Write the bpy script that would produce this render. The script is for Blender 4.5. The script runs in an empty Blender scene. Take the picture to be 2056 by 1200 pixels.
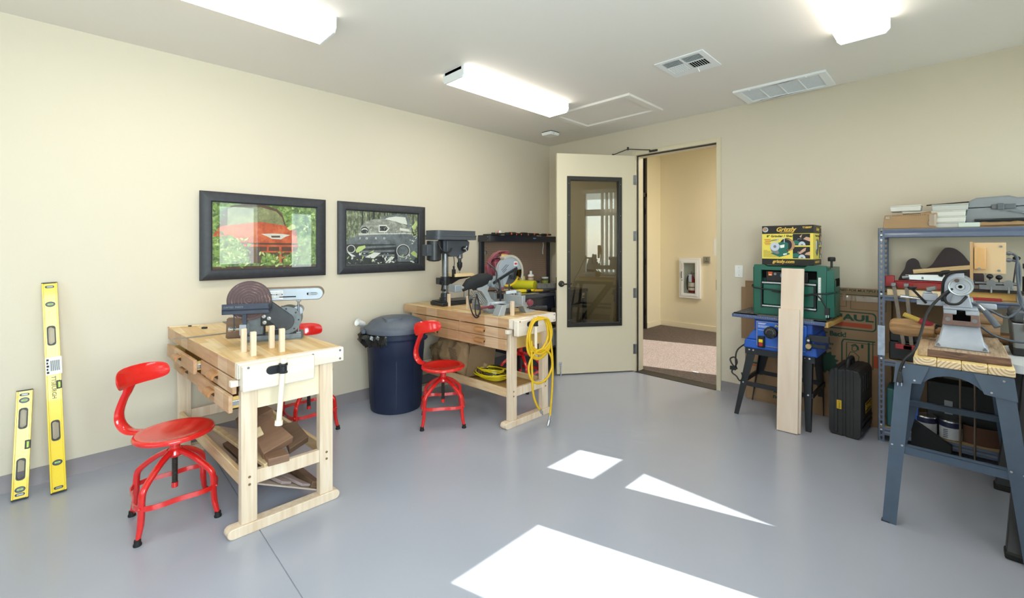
import bpy, math, random
from mathutils import Vector, Matrix
from mathutils.geometry import tessellate_polygon
random.seed(7)
SC = bpy.context.scene
COL = SC.collection
PI = math.pi
H = 2.743                       # ceiling height; wall_left is x=0, wall_back is y=0
XR, YR = 4.60, -6.40            # wall_right, wall_rear

# ------------------------------------------------------------------ camera
cam = bpy.data.cameras.new('camera')
cam.sensor_fit = 'HORIZONTAL'; cam.sensor_width = 36.0
cam.lens = 36.0 * 878.0 / 2056.0
cam.shift_y = -105.2 / 2056.0
cam.clip_start = 0.05
camo = bpy.data.objects.new('camera', cam); COL.objects.link(camo)
camo.location = (3.817, -4.455, 1.407)
camo.rotation_euler = (PI / 2, 0, math.radians(45.456))
SC.camera = camo

# ------------------------------------------------------------------ light
vs = SC.view_settings
SC.display_settings.display_device = 'sRGB'
vs.view_transform = 'Standard'; vs.look = 'None'; vs.gamma = 1.0; vs.use_curve_mapping = False
vs.exposure = -0.22
w = bpy.data.worlds.new('daylight'); SC.world = w; w.use_nodes = True
nt = w.node_tree; bg = nt.nodes['Background']
sky = nt.nodes.new('ShaderNodeTexSky'); sky.sky_type = 'NISHITA'; sky.sun_disc = False
sky.sun_elevation = math.radians(40.6); sky.sun_rotation = math.radians(107)
nt.links.new(sky.outputs[0], bg.inputs[0]); bg.inputs[1].default_value = 0.35

def lamp(name, typ, loc, rot, energy, color=(1, 1, 1), size=None, angle=None, spread=None):
    d = bpy.data.lights.new(name, typ); d.energy = energy; d.color = color
    if typ == 'AREA':
        d.shape = 'RECTANGLE'; d.size, d.size_y = size
        if spread: d.spread = spread
    if angle is not None: d.angle = angle
    o = bpy.data.objects.new(name, d); COL.objects.link(o); o.location = loc
    o.rotation_euler = rot
    return o
SUN_DIR = Vector((-0.955, -0.296, -0.857)).normalized()      # the way the light travels
sun = lamp('sun', 'SUN', (8, 2, 7), (0, 0, 0), 17.0, (1.0, 0.97, 0.92), angle=0.004)
sun.rotation_euler = SUN_DIR.to_track_quat('-Z', 'Y').to_euler()
DAY = (0.82, 0.905, 1.0)
# daylight coming in at each window (window openings: see the walls below)
RY = (0, PI / 2, 0)                                       # shines towards -x
lamp('daylight_a', 'AREA', (XR + .22, -2.375, 1.58), RY, 9, DAY, (1.0, 0.58))
lamp('daylight_b', 'AREA', (XR + .22, -0.94, 1.62), RY, 30, DAY, (1.45, 1.18))
lamp('daylight_c', 'AREA', (XR + .22, -4.55, 1.62), RY, 205, DAY, (1.45, 1.9))
lamp('daylight_d', 'AREA', (2.05, YR - .22, 1.45), (PI / 2, 0, 0), 18, DAY, (2.2, 1.9))

# ------------------------------------------------------------------ helpers
def lin(h):
    h = h.lstrip('#'); o = []
    for i in (0, 2, 4):
        c = int(h[i:i + 2], 16) / 255.0
        o.append(c / 12.92 if c <= 0.04045 else ((c + 0.055) / 1.055) ** 2.4)
    return tuple(o) + (1.0,)

class MB:
    """collects shapes of one part"""
    def __init__(s): s.v = []; s.f = []; s.m = []
    def add(s, vs, fs, mi=0, M=None):
        b = len(s.v)
        s.v += [tuple(M @ Vector(p)) for p in vs] if M is not None else [tuple(p) for p in vs]
        s.f += [tuple(b + i for i in f) for f in fs]; s.m += [mi] * len(fs); return s
    def box(s, x0, x1, y0, y1, z0, z1, mi=0, M=None):
        vs = [(x0, y0, z0), (x1, y0, z0), (x1, y1, z0), (x0, y1, z0), (x0, y0, z1), (x1, y0, z1), (x1, y1, z1), (x0, y1, z1)]
        return s.add(vs, [(0, 3, 2, 1), (4, 5, 6, 7), (0, 1, 5, 4), (1, 2, 6, 5), (2, 3, 7, 6), (3, 0, 4, 7)], mi, M)
    def hexa(s, lo, hi, mi=0, M=None):     # four bottom points, four top points
        return s.add(list(lo) + list(hi), [(0, 3, 2, 1), (4, 5, 6, 7), (0, 1, 5, 4), (1, 2, 6, 5), (2, 3, 7, 6), (3, 0, 4, 7)], mi, M)
    def bar(s, p, q, w, t, up=(0, 0, 1), mi=0):   # rectangular bar from p to q, w across, t along 'up'
        p, q = Vector(p), Vector(q); d = (q - p).normalized(); u = Vector(up)
        sd = d.cross(u)
        if sd.length < 1e-4: sd = d.cross(Vector((1, 0, 0)))
        sd.normalize(); u = sd.cross(d)
        c = [sd * (a * w / 2) + u * (b * t / 2) for a, b in ((-1, -1), (1, -1), (1, 1), (-1, 1))]
        return s.hexa([p + k for k in c], [q + k for k in c], mi)
    def plate(s, outer, holes=(), h0=0, h1=.01, pl='xy', mi=0, M=None):
        """2-D outline (with holes) given thickness; pl names the plane of the outline"""
        def P(a, b, h):
            return (a, b, h) if pl == 'xy' else (a, h, b) if pl == 'xz' else (h, a, b)
        loops = [list(outer)] + [list(h) for h in holes]
        tri = tessellate_polygon([[Vector((a, b, 0)) for a, b in l] for l in loops])
        flat = [p for l in loops for p in l]; n = len(flat)
        vs = [P(a, b, h0) for a, b in flat] + [P(a, b, h1) for a, b in flat]
        fs = []
        for t in tri:
            fs.append(tuple(t)); fs.append(tuple(n + i for i in reversed(t)))
        k = 0
        for l in loops:
            m = len(l)
            for i in range(m):
                j = (i + 1) % m; fs.append((k + i, k + j, n + k + j, n + k + i))
            k += m
        return s.add(vs, fs, mi, M)
    def tube(s, pts, r, n=8, closed=False, mi=0, M=None, flat=None, up=None):
        """round (or flattened: flat=(w,h)) tube along points; r may be a list"""
        pts = [Vector(p) for p in pts]; N = len(pts); rs = r if isinstance(r, (list, tuple)) else [r] * N
        rings = []; side = None
        for i in range(N):
            a = pts[i - 1] if (i or closed) else pts[i]
            b = pts[(i + 1) % N] if (i < N - 1 or closed) else pts[i]
            d = (b - a).normalized()
            if up is not None: side = d.cross(Vector(up))
            elif side is None:
                side = d.cross(Vector((0, 0, 1)))
                if side.length < .1: side = d.cross(Vector((1, 0, 0)))
            else: side = side - d * side.dot(d)
            if side.length < 1e-5: side = d.orthogonal()
            side.normalize(); o = d.cross(side)
            fx, fy = flat if flat else (1, 1)
            rings.append([pts[i] + (side * math.cos(2 * PI * k / n) * fx + o * math.sin(2 * PI * k / n) * fy) * rs[i] for k in range(n)])
        return s.loft(rings, closed, mi, M)
    def loft(s, rings, closed=False, mi=0, M=None, caps=True):
        n = len(rings[0]); N = len(rings); vs = [p for r in rings for p in r]; fs = []
        for i in range(N if closed else N - 1):
            j = (i + 1) % N
            for k in range(n):
                l = (k + 1) % n; fs.append((i * n + k, i * n + l, j * n + l, j * n + k))
        if caps and not closed:
            fs.append(tuple(range(n - 1, -1, -1))); fs.append(tuple((N - 1) * n + k for k in range(n)))
        return s.add(vs, fs, mi, M)
    def cyl(s, p, q, r, r2=None, n=16, mi=0, M=None):
        return s.tube([p, q], [r, r if r2 is None else r2], n, mi=mi, M=M)
    def lathe(s, prof, n=24, c=(0, 0, 0), axis='z', mi=0, M=None, sx=1, sy=1):
        rings = []
        for r, h in prof:
            ring = []
            for k in range(n):
                a = 2 * PI * k / n; x, y = r * math.cos(a) * sx, r * math.sin(a) * sy
                p = (x, y, h) if axis == 'z' else (x, h, -y) if axis == 'y' else (h, x, y)
                ring.append((c[0] + p[0], c[1] + p[1], c[2] + p[2]))
            rings.append(ring)
        return s.loft(rings, mi=mi, M=M)
    def ball(s, c, r, n=12, m=8, mi=0, M=None):
        r = r if isinstance(r, (tuple, list)) else (r, r, r)
        rings = [[(c[0] + r[0] * math.sin(t) * math.cos(2 * PI * k / n), c[1] + r[1] * math.sin(t) * math.sin(2 * PI * k / n), c[2] - r[2] * math.cos(t)) for k in range(n)]
                 for t in [max(.02, min(PI - .02, PI * i / m)) for i in range(m + 1)]]
        return s.loft(rings, mi=mi, M=M)
    def build(s, name, mat, parent=None, bevel=0, label=None, xf=None, smooth=38, seg=2, loc=None, rot=None, kind=None):
        me = bpy.data.meshes.new(name)
        vs = [xf(p) for p in s.v] if xf else s.v
        me.from_pydata(vs, [], s.f)
        ms = mat if isinstance(mat, (list, tuple)) else [mat]
        for m in ms: me.materials.append(m)
        me.polygons.foreach_set('material_index', [min(i, len(ms) - 1) for i in s.m])
        import bmesh
        bm = bmesh.new(); bm.from_mesh(me)
        bmesh.ops.recalc_face_normals(bm, faces=bm.faces); bm.to_mesh(me); bm.free()
        if smooth:
            me.polygons.foreach_set('use_smooth', [True] * len(me.polygons))
            me.set_sharp_from_angle(angle=math.radians(smooth))
        me.update()
        o = bpy.data.objects.new(name, me); COL.objects.link(o)
        if parent is not None: o.parent = parent
        if loc: o.location = loc
        if rot: o.rotation_euler = rot
        if label: o['label'] = label
        if kind: o['kind'] = kind
        if bevel:
            b = o.modifiers.new('bevel', 'BEVEL'); b.width = bevel; b.segments = seg; b.limit_method = 'ANGLE'; b.angle_limit = math.radians(40)
            b.harden_normals = False
        return o

def thing(name, label, cat, loc=(0, 0, 0), rz=0, group=None, rot=None):
    o = bpy.data.objects.new(name, None); COL.objects.link(o); o.empty_display_size = .05
    o.location = loc; o.rotation_euler = rot if rot else (0, 0, rz)
    o['label'] = label; o['category'] = cat
    if group: o['group'] = group
    return o
def tag(o, label, cat, group=None):
    o['label'] = label; o['category'] = cat
    if group: o['group'] = group
    return o
def struct(o):
    o['kind'] = 'structure'; return o
def sroot(name, loc=(0, 0, 0), rz=0, label=None):
    o = bpy.data.objects.new(name, None); COL.objects.link(o); o.location = loc; o.rotation_euler = (0, 0, rz); o['kind'] = 'structure'
    if label: o['label'] = label
    return o
def copy_tree(o, parent=None):
    c = o.copy(); COL.objects.link(c)
    if parent is not None: c.parent = parent
    for ch in list(o.children): copy_tree(ch, c)
    return c
def dup(root, loc, rz, label, group=None):
    kids = list(root.children); c = root.copy(); COL.objects.link(c)
    c.location = loc; c.rotation_euler = (0, 0, rz); c['label'] = label
    if group: c['group'] = group
    for ch in kids: copy_tree(ch, c)
    return c
def text(body, size, loc, rot, mat, parent=None, ax='CENTER', ay='CENTER', name='lettering', bold=0.0, shear=0, sx=1, ext=.0003, spacing=1):
    cu = bpy.data.curves.new(name, 'FONT'); cu.body = body; cu.size = size; cu.align_x = ax; cu.align_y = ay
    cu.extrude = ext; cu.offset = bold; cu.shear = shear; cu.space_character = spacing; cu.resolution_u = 3
    cu.materials.append(mat)
    tmp = bpy.data.objects.new(name + '_outline', cu); me = bpy.data.meshes.new_from_object(tmp); me.name = name
    bpy.data.objects.remove(tmp); bpy.data.curves.remove(cu)
    if not me.materials: me.materials.append(mat)
    o = bpy.data.objects.new(name, me); COL.objects.link(o)
    if parent is not None: o.parent = parent
    o.location = loc; o.rotation_euler = rot; o.scale = (sx, 1, 1)
    return o
FY = (PI / 2, 0, 0)              # text standing upright, read from -y
FX = (PI / 2, 0, PI / 2)         # text standing upright, read from +x
def arc(cx, cy, r, a0, a1, n, ry=None):
    ry = r if ry is None else ry
    return [(cx + r * math.cos(math.radians(a0 + (a1 - a0) * i / n)), cy + ry * math.sin(math.radians(a0 + (a1 - a0) * i / n))) for i in range(n + 1)]
def circ(cx, cy, r, n=16, ry=None): return arc(cx, cy, r, 0, 360 - 360 / n, n - 1, ry)
def rrect(x0, x1, y0, y1, r, n=4):
    return arc(x1 - r, y1 - r, r, 0, 90, n) + arc(x0 + r, y1 - r, r, 90, 180, n) + arc(x0 + r, y0 + r, r, 180, 270, n) + arc(x1 - r, y0 + r, r, 270, 360, n)
def smooth_path(pts, k=6, closed=False):
    """Catmull-Rom through the points"""
    P = [Vector(p) for p in pts]; n = len(P); out = []
    for i in range(n if closed else n - 1):
        p0 = P[i - 1] if (i or closed) else P[0]; p1 = P[i]; p2 = P[(i + 1) % n]
        p3 = P[(i + 2) % n] if (i + 2 < n or closed) else P[-1]
        for j in range(k):
            t = j / k
            out.append(.5 * ((2 * p1) + (p2 - p0) * t + (2 * p0 - 5 * p1 + 4 * p2 - p3) * t * t + (3 * p1 - p0 - 3 * p2 + p3) * t ** 3))
    if not closed: out.append(P[-1])
    return out

# ------------------------------------------------------------------ materials
def newmat(name):
    m = bpy.data.materials.new(name); m.use_nodes = True
    return m, m.node_tree, m.node_tree.nodes['Principled BSDF']
def node(nt, typ, **kw):
    n = nt.nodes.new(typ)
    for k, v in kw.items():
        if k in n.inputs.keys() if hasattr(n.inputs, 'keys') else False: n.inputs[k].default_value = v
        else: setattr(n, k, v)
    return n
def mapped(nt, scale=(1, 1, 1), rot=(0, 0, 0), loc=(0, 0, 0)):
    tc = nt.nodes.new('ShaderNodeTexCoord'); mp = nt.nodes.new('ShaderNodeMapping')
    mp.inputs['Scale'].default_value = scale; mp.inputs['Rotation'].default_value = rot; mp.inputs['Location'].default_value = loc
    nt.links.new(tc.outputs['Object'], mp.inputs['Vector']); return mp.outputs[0]
def ramp(nt, fac, stops):
    r = nt.nodes.new('ShaderNodeValToRGB'); e = r.color_ramp.elements
    while len(e) < len(stops): e.new(.5)
    for i, (p, c) in enumerate(stops): e[i].position = p; e[i].color = c
    nt.links.new(fac, r.inputs[0]); return r.outputs[0]
def paint(name, col, rough=.5, metal=0, var=.0, vs=6, bump=0, bs=180, coat=0, col2=None, spec=.5):
    m, nt, b = newmat(name); c = lin(col)
    b.inputs['Base Color'].default_value = c; b.inputs['Roughness'].default_value = rough; b.inputs['Metallic'].default_value = metal
    b.inputs['Coat Weight'].default_value = coat; b.inputs['Specular IOR Level'].default_value = spec
    v = None
    if var or col2:
        v = mapped(nt); n = node(nt, 'ShaderNodeTexNoise'); n.inputs['Scale'].default_value = vs; n.inputs['Detail'].default_value = 5
        nt.links.new(v, n.inputs['Vector'])
        d = lin(col2) if col2 else tuple(x * (1 - var) for x in c[:3]) + (1,)
        nt.links.new(ramp(nt, n.outputs[0], [(.35, c), (.7, d)]), b.inputs['Base Color'])
    if bump:
        v = v or mapped(nt); n = node(nt, 'ShaderNodeTexNoise'); n.inputs['Scale'].default_value = bs; n.inputs['Detail'].default_value = 3
        nt.links.new(v, n.inputs['Vector']); bp = nt.nodes.new('ShaderNodeBump'); bp.inputs['Strength'].default_value = bump; bp.inputs['Distance'].default_value = .004
        nt.links.new(n.outputs[0], bp.inputs['Height']); nt.links.new(bp.outputs[0], b.inputs['Normal'])
    return m
def wood(name, a, b_, axis='x', rough=.5, grain=22, strips=None, sc=None, spec=.4, blockw=.3, stretch=14):
    """grain runs along 'axis'; strips = row height of glued-up strips"""
    m, nt, b = newmat(name); rot = {'x': (0, 0, 0), 'y': (0, 0, PI / 2), 'z': (0, PI / 2, 0)}[axis]
    v = mapped(nt, (1, 1, 1), rot)
    mp = nt.nodes.new('ShaderNodeMapping'); mp.inputs['Scale'].default_value = (1, stretch, stretch); nt.links.new(v, mp.inputs[0])
    n = node(nt, 'ShaderNodeTexNoise'); n.inputs['Scale'].default_value = grain / 6; n.inputs['Detail'].default_value = 6; n.inputs['Distortion'].default_value = .6
    nt.links.new(mp.outputs[0], n.inputs['Vector'])
    col = ramp(nt, n.outputs[0], [(.3, lin(a)), (.72, lin(b_))])
    if strips:
        br = node(nt, 'ShaderNodeTexBrick'); br.offset = .37
        br.inputs['Scale'].default_value = 1; br.inputs['Mortar Size'].default_value = 0.0004; br.inputs['Brick Width'].default_value = blockw
        br.inputs['Row Height'].default_value = strips; br.inputs['Bias'].default_value = .1
        br.inputs['Color1'].default_value = (1, 1, 1, 1); br.inputs['Color2'].default_value = lin(sc or '#dcc6a6'); br.inputs['Mortar'].default_value = (.75, .68, .6, 1)
        nt.links.new(v, br.inputs['Vector'])
        mx = node(nt, 'ShaderNodeMix', data_type='RGBA', blend_type='MULTIPLY'); mx.inputs[0].default_value = 1
        nt.links.new(col, mx.inputs[6]); nt.links.new(br.outputs[0], mx.inputs[7]); col = mx.outputs[2]
    nt.links.new(col, b.inputs['Base Color']); b.inputs['Roughness'].default_value = rough; b.inputs['Specular IOR Level'].default_value = spec
    return m
def glass(name, tint='#ffffff', rough=0.0, refl=1.0):
    m, nt, b = newmat(name); nt.nodes.remove(b); out = nt.nodes['Material Output']
    t = nt.nodes.new('ShaderNodeBsdfTransparent'); t.inputs[0].default_value = lin(tint)
    g = nt.nodes.new('ShaderNodeBsdfGlossy'); g.inputs['Roughness'].default_value = rough
    fr = nt.nodes.new('ShaderNodeFresnel')          # same reflectance from both sides of the thin sheet
    ge = nt.nodes.new('ShaderNodeNewGeometry'); io = nt.nodes.new('ShaderNodeMath'); io.operation = 'MULTIPLY_ADD'
    io.inputs[1].default_value = 1 / 1.5 - 1.5; io.inputs[2].default_value = 1.5
    nt.links.new(ge.outputs['Backfacing'], io.inputs[0]); nt.links.new(io.outputs[0], fr.inputs[0])
    mu = nt.nodes.new('ShaderNodeMath'); mu.operation = 'MULTIPLY'; mu.inputs[1].default_value = refl; mu.use_clamp = True
    nt.links.new(fr.outputs[0], mu.inputs[0])
    mx = nt.nodes.new('ShaderNodeMixShader'); nt.links.new(mu.outputs[0], mx.inputs[0]); nt.links.new(t.outputs[0], mx.inputs[1]); nt.links.new(g.outputs[0], mx.inputs[2])
    nt.links.new(mx.outputs[0], out.inputs[0]); return m
def emit(name, col, s):
    m, nt, b = newmat(name); b.inputs['Base Color'].default_value = lin(col); b.inputs['Emission Color'].default_value = lin(col); b.inputs['Emission Strength'].default_value = s
    return m

WALL = paint('beige wall paint', '#d5cab6', .6, bump=.12, bs=260)
CEIL = paint('ceiling paint', '#eae4dc', .75, bump=.15, bs=220)
HALLW = paint('hall cream paint', '#ebe0c2', .7, bump=.1, bs=260)
TRIMP = paint('cream enamel', '#d6caae', .35)
DOORP = paint('door enamel', '#dcd0b6', .38)
BASEV = paint('grey vinyl base', '#8f878a', .55, var=.1)
WHITE = paint('white enamel', '#eef0f2', .4)
WHITEP = paint('white plastic', '#f1f1ee', .35)
BLACKM = paint('black bronze metal', '#2a2725', .4, spec=.4)
BLACKP = paint('black plastic', '#17181a', .45)
RUBBER = paint('black rubber', '#141414', .7)
DARKHOLE = paint('dark recess', '#0d0c0b', .9, spec=.1)  # near-black stands in for shade in holes and slots; also dark joints
STEEL = paint('bright steel', '#c9ccd0', .25, 1.0)
STEELD = paint('dull steel', '#8d8f92', .42, .9, var=.2, vs=20)
RED = paint('red gloss enamel', '#dc2320', .16, coat=.6)
YEL = paint('yellow enamel', '#f3d21c', .3, coat=.3)
NAVY = paint('navy plastic', '#1a2743', .5, var=.15, vs=5)
CHARC = paint('charcoal frame wood', '#33343a', .5, var=.25, vs=30)
INK = paint('black ink', '#151515', .6)
# ================================================================== SETTING
m, nt, b = newmat('grey epoxy floor')
v = mapped(nt); n1 = node(nt, 'ShaderNodeTexNoise'); n1.inputs['Scale'].default_value = 1.3; n1.inputs['Detail'].default_value = 8; nt.links.new(v, n1.inputs['Vector'])
nt.links.new(ramp(nt, n1.outputs[0], [(.3, lin('#a2a5b1')), (.7, lin('#a8abb7'))]), b.inputs['Base Color'])
n2 = node(nt, 'ShaderNodeTexNoise'); n2.inputs['Scale'].default_value = 5; n2.inputs['Detail'].default_value = 6; nt.links.new(v, n2.inputs['Vector'])
rr = node(nt, 'ShaderNodeMapRange'); rr.inputs[3].default_value = .26; rr.inputs[4].default_value = .33; nt.links.new(n2.outputs[0], rr.inputs[0]); nt.links.new(rr.outputs[0], b.inputs['Roughness'])
bp = node(nt, 'ShaderNodeBump'); bp.inputs['Strength'].default_value = .03; bp.inputs['Distance'].default_value = .01; nt.links.new(n2.outputs[0], bp.inputs['Height']); nt.links.new(bp.outputs[0], b.inputs['Normal'])
b.inputs['Coat Weight'].default_value = .35; b.inputs['Coat Roughness'].default_value = .12
FLOOR = m
m, nt, b = newmat('brown hall carpet')
v = mapped(nt, (1, 1, 1), (0, 0, .5)); wv = node(nt, 'ShaderNodeTexWave'); wv.inputs['Scale'].default_value = 22; wv.inputs['Distortion'].default_value = 1.5; wv.inputs['Detail'].default_value = 3; nt.links.new(v, wv.inputs['Vector'])
nz = node(nt, 'ShaderNodeTexNoise'); nz.inputs['Scale'].default_value = 90; nz.inputs['Detail'].default_value = 4; nt.links.new(v, nz.inputs['Vector'])
ad = node(nt, 'ShaderNodeMath'); ad.operation = 'MULTIPLY_ADD'; ad.inputs[1].default_value = .3; nt.links.new(wv.outputs['Fac'], ad.inputs[0]); nt.links.new(nz.outputs[0], ad.inputs[2])
nt.links.new(ramp(nt, ad.outputs[0], [(.35, lin('#463d37')), (.95, lin('#867a72'))]), b.inputs['Base Color']); b.inputs['Roughness'].default_value = .95; b.inputs['Specular IOR Level'].default_value = .1
CARPET = m

JY = -3.825   # saw-cut joint in the slab
fl = MB(); g = .0025
fl.box(0, XR, YR, JY - g, -.06, 0); fl.box(0, XR, JY + g, 0, -.06, 0); fl.box(0, XR, JY - g, JY + g, -.06, -.005)
struct(fl.build('floor', FLOOR))
struct(MB().box(0, XR, YR, 0, H, H + .08).build('ceiling', CEIL))
struct(MB().box(-.12, 0, YR - .12, .12, 0, H + .08).build('wall_left', WALL))
# back wall with the door opening
DX0, DX1, DZ = 1.283, 2.163, 2.432
wb = MB(); wb.box(0, DX0 - .04, 0, .12, 0, H + .08); wb.box(DX1 + .04, XR, 0, .12, 0, H + .08); wb.box(DX0 - .04, DX1 + .04, 0, .12, DZ + .045, H + .08)
struct(wb.build('wall_back', WALL))
# right wall with window openings a, b, c
def wall_with(openings, lo, hi, mk):
    """openings (u0,u1,z0,z1) cut from a wall running lo..hi"""
    ws = sorted(openings); u = lo
    for u0, u1, z0, z1 in ws:
        mk(u, u0, 0, H + .08); mk(u0, u1, 0, z0); mk(u0, u1, z1, H + .08); u = u1
    mk(u, hi, 0, H + .08)
wr = MB()
OPR = [(-5.5, -3.6, .9, 2.35), (-2.65, -2.06, 1.10, 2.16), (-1.53, -.32, .9, 2.47)]
wall_with(OPR, YR - .12, .12, lambda a, c, z0, z1: wr.box(XR, XR + .14, a, c, z0, z1))
struct(wr.build('wall_right', WALL))
wq = MB(); OPQ = [(.95, 3.15, .5, 2.4)]
wall_with(OPQ, 0, XR, lambda a, c, z0, z1: wq.box(a, c, YR - .12, YR, z0, z1))
struct(wq.build('wall_rear', WALL))
PANE = glass('window glass', '#f2f7f5')
def win_frame(o, mk, u0, u1, z0, z1, bars=(), vbars=()):
    f = MB(); t = .045
    mk(f, u0, u0 + t, z0, z1); mk(f, u1 - t, u1, z0, z1); mk(f, u0, u1, z0, z0 + t); mk(f, u0, u1, z1 - t, z1)
    for a, c in bars: mk(f, u0, u1, a, c)
    for a, c in vbars: mk(f, a, c, z0, z1)
    f.build('window_frame', WHITE, o)
    p = MB(); mk(p, u0 + t, u1 - t, z0 + t, z1 - t, True); p.build('pane', PANE, o)
def mkx(f, a, c, z0, z1, thin=False): f.box(XR + (.07 if thin else .05), XR + (.074 if thin else .10), a, c, z0, z1)
def mky(f, a, c, z0, z1, thin=False): f.box(a, c, YR - (.074 if thin else .10), YR - (.07 if thin else .05), z0, z1)
for i, (o_, bars, vb) in enumerate([(OPR[1], (), ()), (OPR[2], ((2.01, 2.135),), ()), (OPR[0], (), ((-4.57, -4.53),))]):
    r = sroot('window_%d' % (i + 1), label=['small open casement window in the right wall', 'window with transom bar and vertical blinds in the right wall', 'wide window in the right wall behind the camera'][i])
    t = .0 if i < 2 else .0
    # the casement jambs reach the opening's edge, so openings stay their full size
    f = MB(); e = .03
    o2 = (o_[0] - e, o_[1] + e, o_[2] - e, o_[3] + e)
    win_frame(r, mkx, *o2, bars, vb)
    MB().box(XR - .03, XR + .06, o_[0] - .02, o_[1] + .02, o_[2] - .03, o_[2]).build('window_sill', WHITE, r)
r = sroot('window_4', label='wide window in the rear wall'); win_frame(r, mky, *OPQ[0], (), ((2.03, 2.07),))
# vertical blinds drawn over most of window 2
VANE, nt, b = newmat('white blind vane'); b.inputs['Base Color'].default_value = lin('#efede8'); b.inputs['Roughness'].default_value = .7
tl_ = nt.nodes.new('ShaderNodeBsdfTranslucent'); tl_.inputs[0].default_value = lin('#efede8'); mxs = nt.nodes.new('ShaderNodeMixShader'); mxs.inputs[0].default_value = .45
nt.links.new(b.outputs[0], mxs.inputs[1]); nt.links.new(tl_.outputs[0], mxs.inputs[2]); nt.links.new(mxs.outputs[0], nt.nodes['Material Output'].inputs[0])
bl = thing('vertical_blind', 'white vertical blind drawn across the window in the right wall', 'blind', (XR, 0, 0))
MB().box(-.07, -.01, -1.56, -.30, 2.44, 2.51).build('headrail', WHITEP, bl, .004)
for i in range(10):
    y = -1.16 + i * .085
    MB().box(-.002, .002, -.042, .042, .86, 2.44).build('vane', VANE, bl, loc=(-.05, y, 0), rot=(0, 0, math.radians(38)))
# outdoors, seen only in reflections
GRASS = paint('lawn', '#6f8550', .9, var=.4, vs=3)
LEAF = paint('tree leaves', '#5f7a45', .8, var=.5, vs=8)
o = MB().box(XR + .2, 40, -30, 30, -.3, -.2).build('exterior_ground', GRASS); struct(o)
o = MB().box(-20, XR + .2, -40, YR - .14, -.3, -.2).build('exterior_ground', GRASS); struct(o)
struct(MB().box(5.74, 8.6, -.90, 2.5, 2.99, 3.1).build('exterior_sun_blocker', TRIMP))  # out-of-view slab added to cut the sun patch on the floor
for (x, y, s) in [(14, 3, 1.6), (17, 9, 2.0), (13, -9, 1.5)]:
    t = thing('tree', ['leafy tree outside beyond the lawn, %s' % k for k in ('nearest the added sun-blocking slab', 'behind the others', 'nearest the rear')][[14, 17, 13].index(x)], 'tree', (x, y, -.2))
    MB().cyl((0, 0, 0), (0, 0, 2.2 * s), .15 * s, .08 * s).build('trunk', BLACKM, t)
    cr = MB()
    for k in range(14):
        cr.ball((random.uniform(-1, 1) * s, random.uniform(-1, 1) * s, (2.2 + random.uniform(-.5, 1.2)) * s), random.uniform(.4, .8) * s, 8, 6)
    cr.build('crown', LEAF, t)
# bases
def base(nm, pts, d, z=.1, mat=BASEV):
    mb = MB()
    for (x0, y0, x1, y1) in pts:
        if x0 == x1:
            mb.plate([(x0, 0), (x0 + d[0] * .012, 0), (x0 + d[0] * .004, .012), (x0 + d[0] * .003, z), (x0, z)], (), y0, y1, 'xz')
        else:
            mb.plate([(y0, 0), (y0 + d[1] * .012, 0), (y0 + d[1] * .004, .012), (y0 + d[1] * .003, z), (y0, z)], (), x0, x1, 'yz')
    return struct(mb.build(nm, mat))
base('baseboard_left', [(0, YR, 0, 0)], (1, 0))
base('baseboard_back', [(0, 0, DX0 - .045, 0), (DX1 + .045, 0, XR, 0)], (0, -1))
base('baseboard_right', [(XR, YR, XR, 0)], (-1, 0)); base('baseboard_rear', [(0, YR, XR, YR)], (0, 1))
# hollow-metal door frame
fr = MB(); FW = .043
for a, c in ((DX0 - FW, DX0), (DX1, DX1 + FW)): fr.box(a, c, -.012, .132, 0, DZ + FW)
fr.box(DX0, DX1, -.012, .132, DZ, DZ + FW)
fr.box(DX0, DX0 + .016, .035, .132, 0, DZ); fr.box(DX1 - .016, DX1, .035, .132, 0, DZ); fr.box(DX0, DX1, .035, .132, DZ - .016, DZ)
struct(fr.build('trim_1', TRIMP, bevel=.002))
gs = MB(); gs.box(DX0 + .001, DX1 - .001, .022, .035, DZ - .013, DZ - .001); gs.box(DX0 + .001, DX0 + .012, .022, .035, 0, DZ); gs.box(DX1 - .006, DX1 - .001, .022, .035, 0, DZ)
gs.build('gasket', BLACKM, bpy.data.objects['trim_1'])
MB().box(DX1 - .004, DX1 + .001, -.008, .022, .98, 1.08).build('strike_plate', BLACKM, bpy.data.objects['trim_1'])
struct(MB().box(DX0, DX1, -.03, .13, 0, .004).build('trim_2', BLACKM))       # dark threshold strip
# hall beyond
HX0, HX1, HY, HZ = .09, 3.0, 2.95, 3.1
struct(MB().box(HX0 - .1, HX1 + .1, .12, HY + .1, -.06, .006).build('floor_hall', CARPET))
struct(MB().box(HX0 - .1, HX1 + .1, HY, HY + .1, 0, HZ).build('wall_hall_back', HALLW))
hl = MB(); hl.box(HX0 - .1, HX0, 2.45, HY, 0, HZ); hl.box(HX0 - .1, HX0, .12, 1.4, 0, HZ); struct(hl.build('wall_hall_left', HALLW))
hr = MB()
for a, c, z0, z1 in ((.12, .8, 0, HZ), (2.4, HY, 0, HZ), (.8, 2.4, 0, .5), (.8, 2.4, 2.4, HZ)): hr.box(HX1, HX1 + .1, a, c, z0, z1)
struct(hr.build('wall_hall_right', HALLW))       # with an opening added for the side fill lamp
lamp('hall_side_fill', 'AREA', (HX1 + .2, 1.6, 1.45), RY, 4, (1, .97, .93), (1.8, 1.5))  # added fill lamp that brightens the hall's left wall
struct(MB().box(HX0 - .1, HX1 + .1, .12, HY + .1, HZ, HZ + .1).build('ceiling_hall', CEIL))
struct(MB().box(0, XR, .1205, .135, H + .08, HZ).build('wall_hall_front', HALLW))
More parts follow.
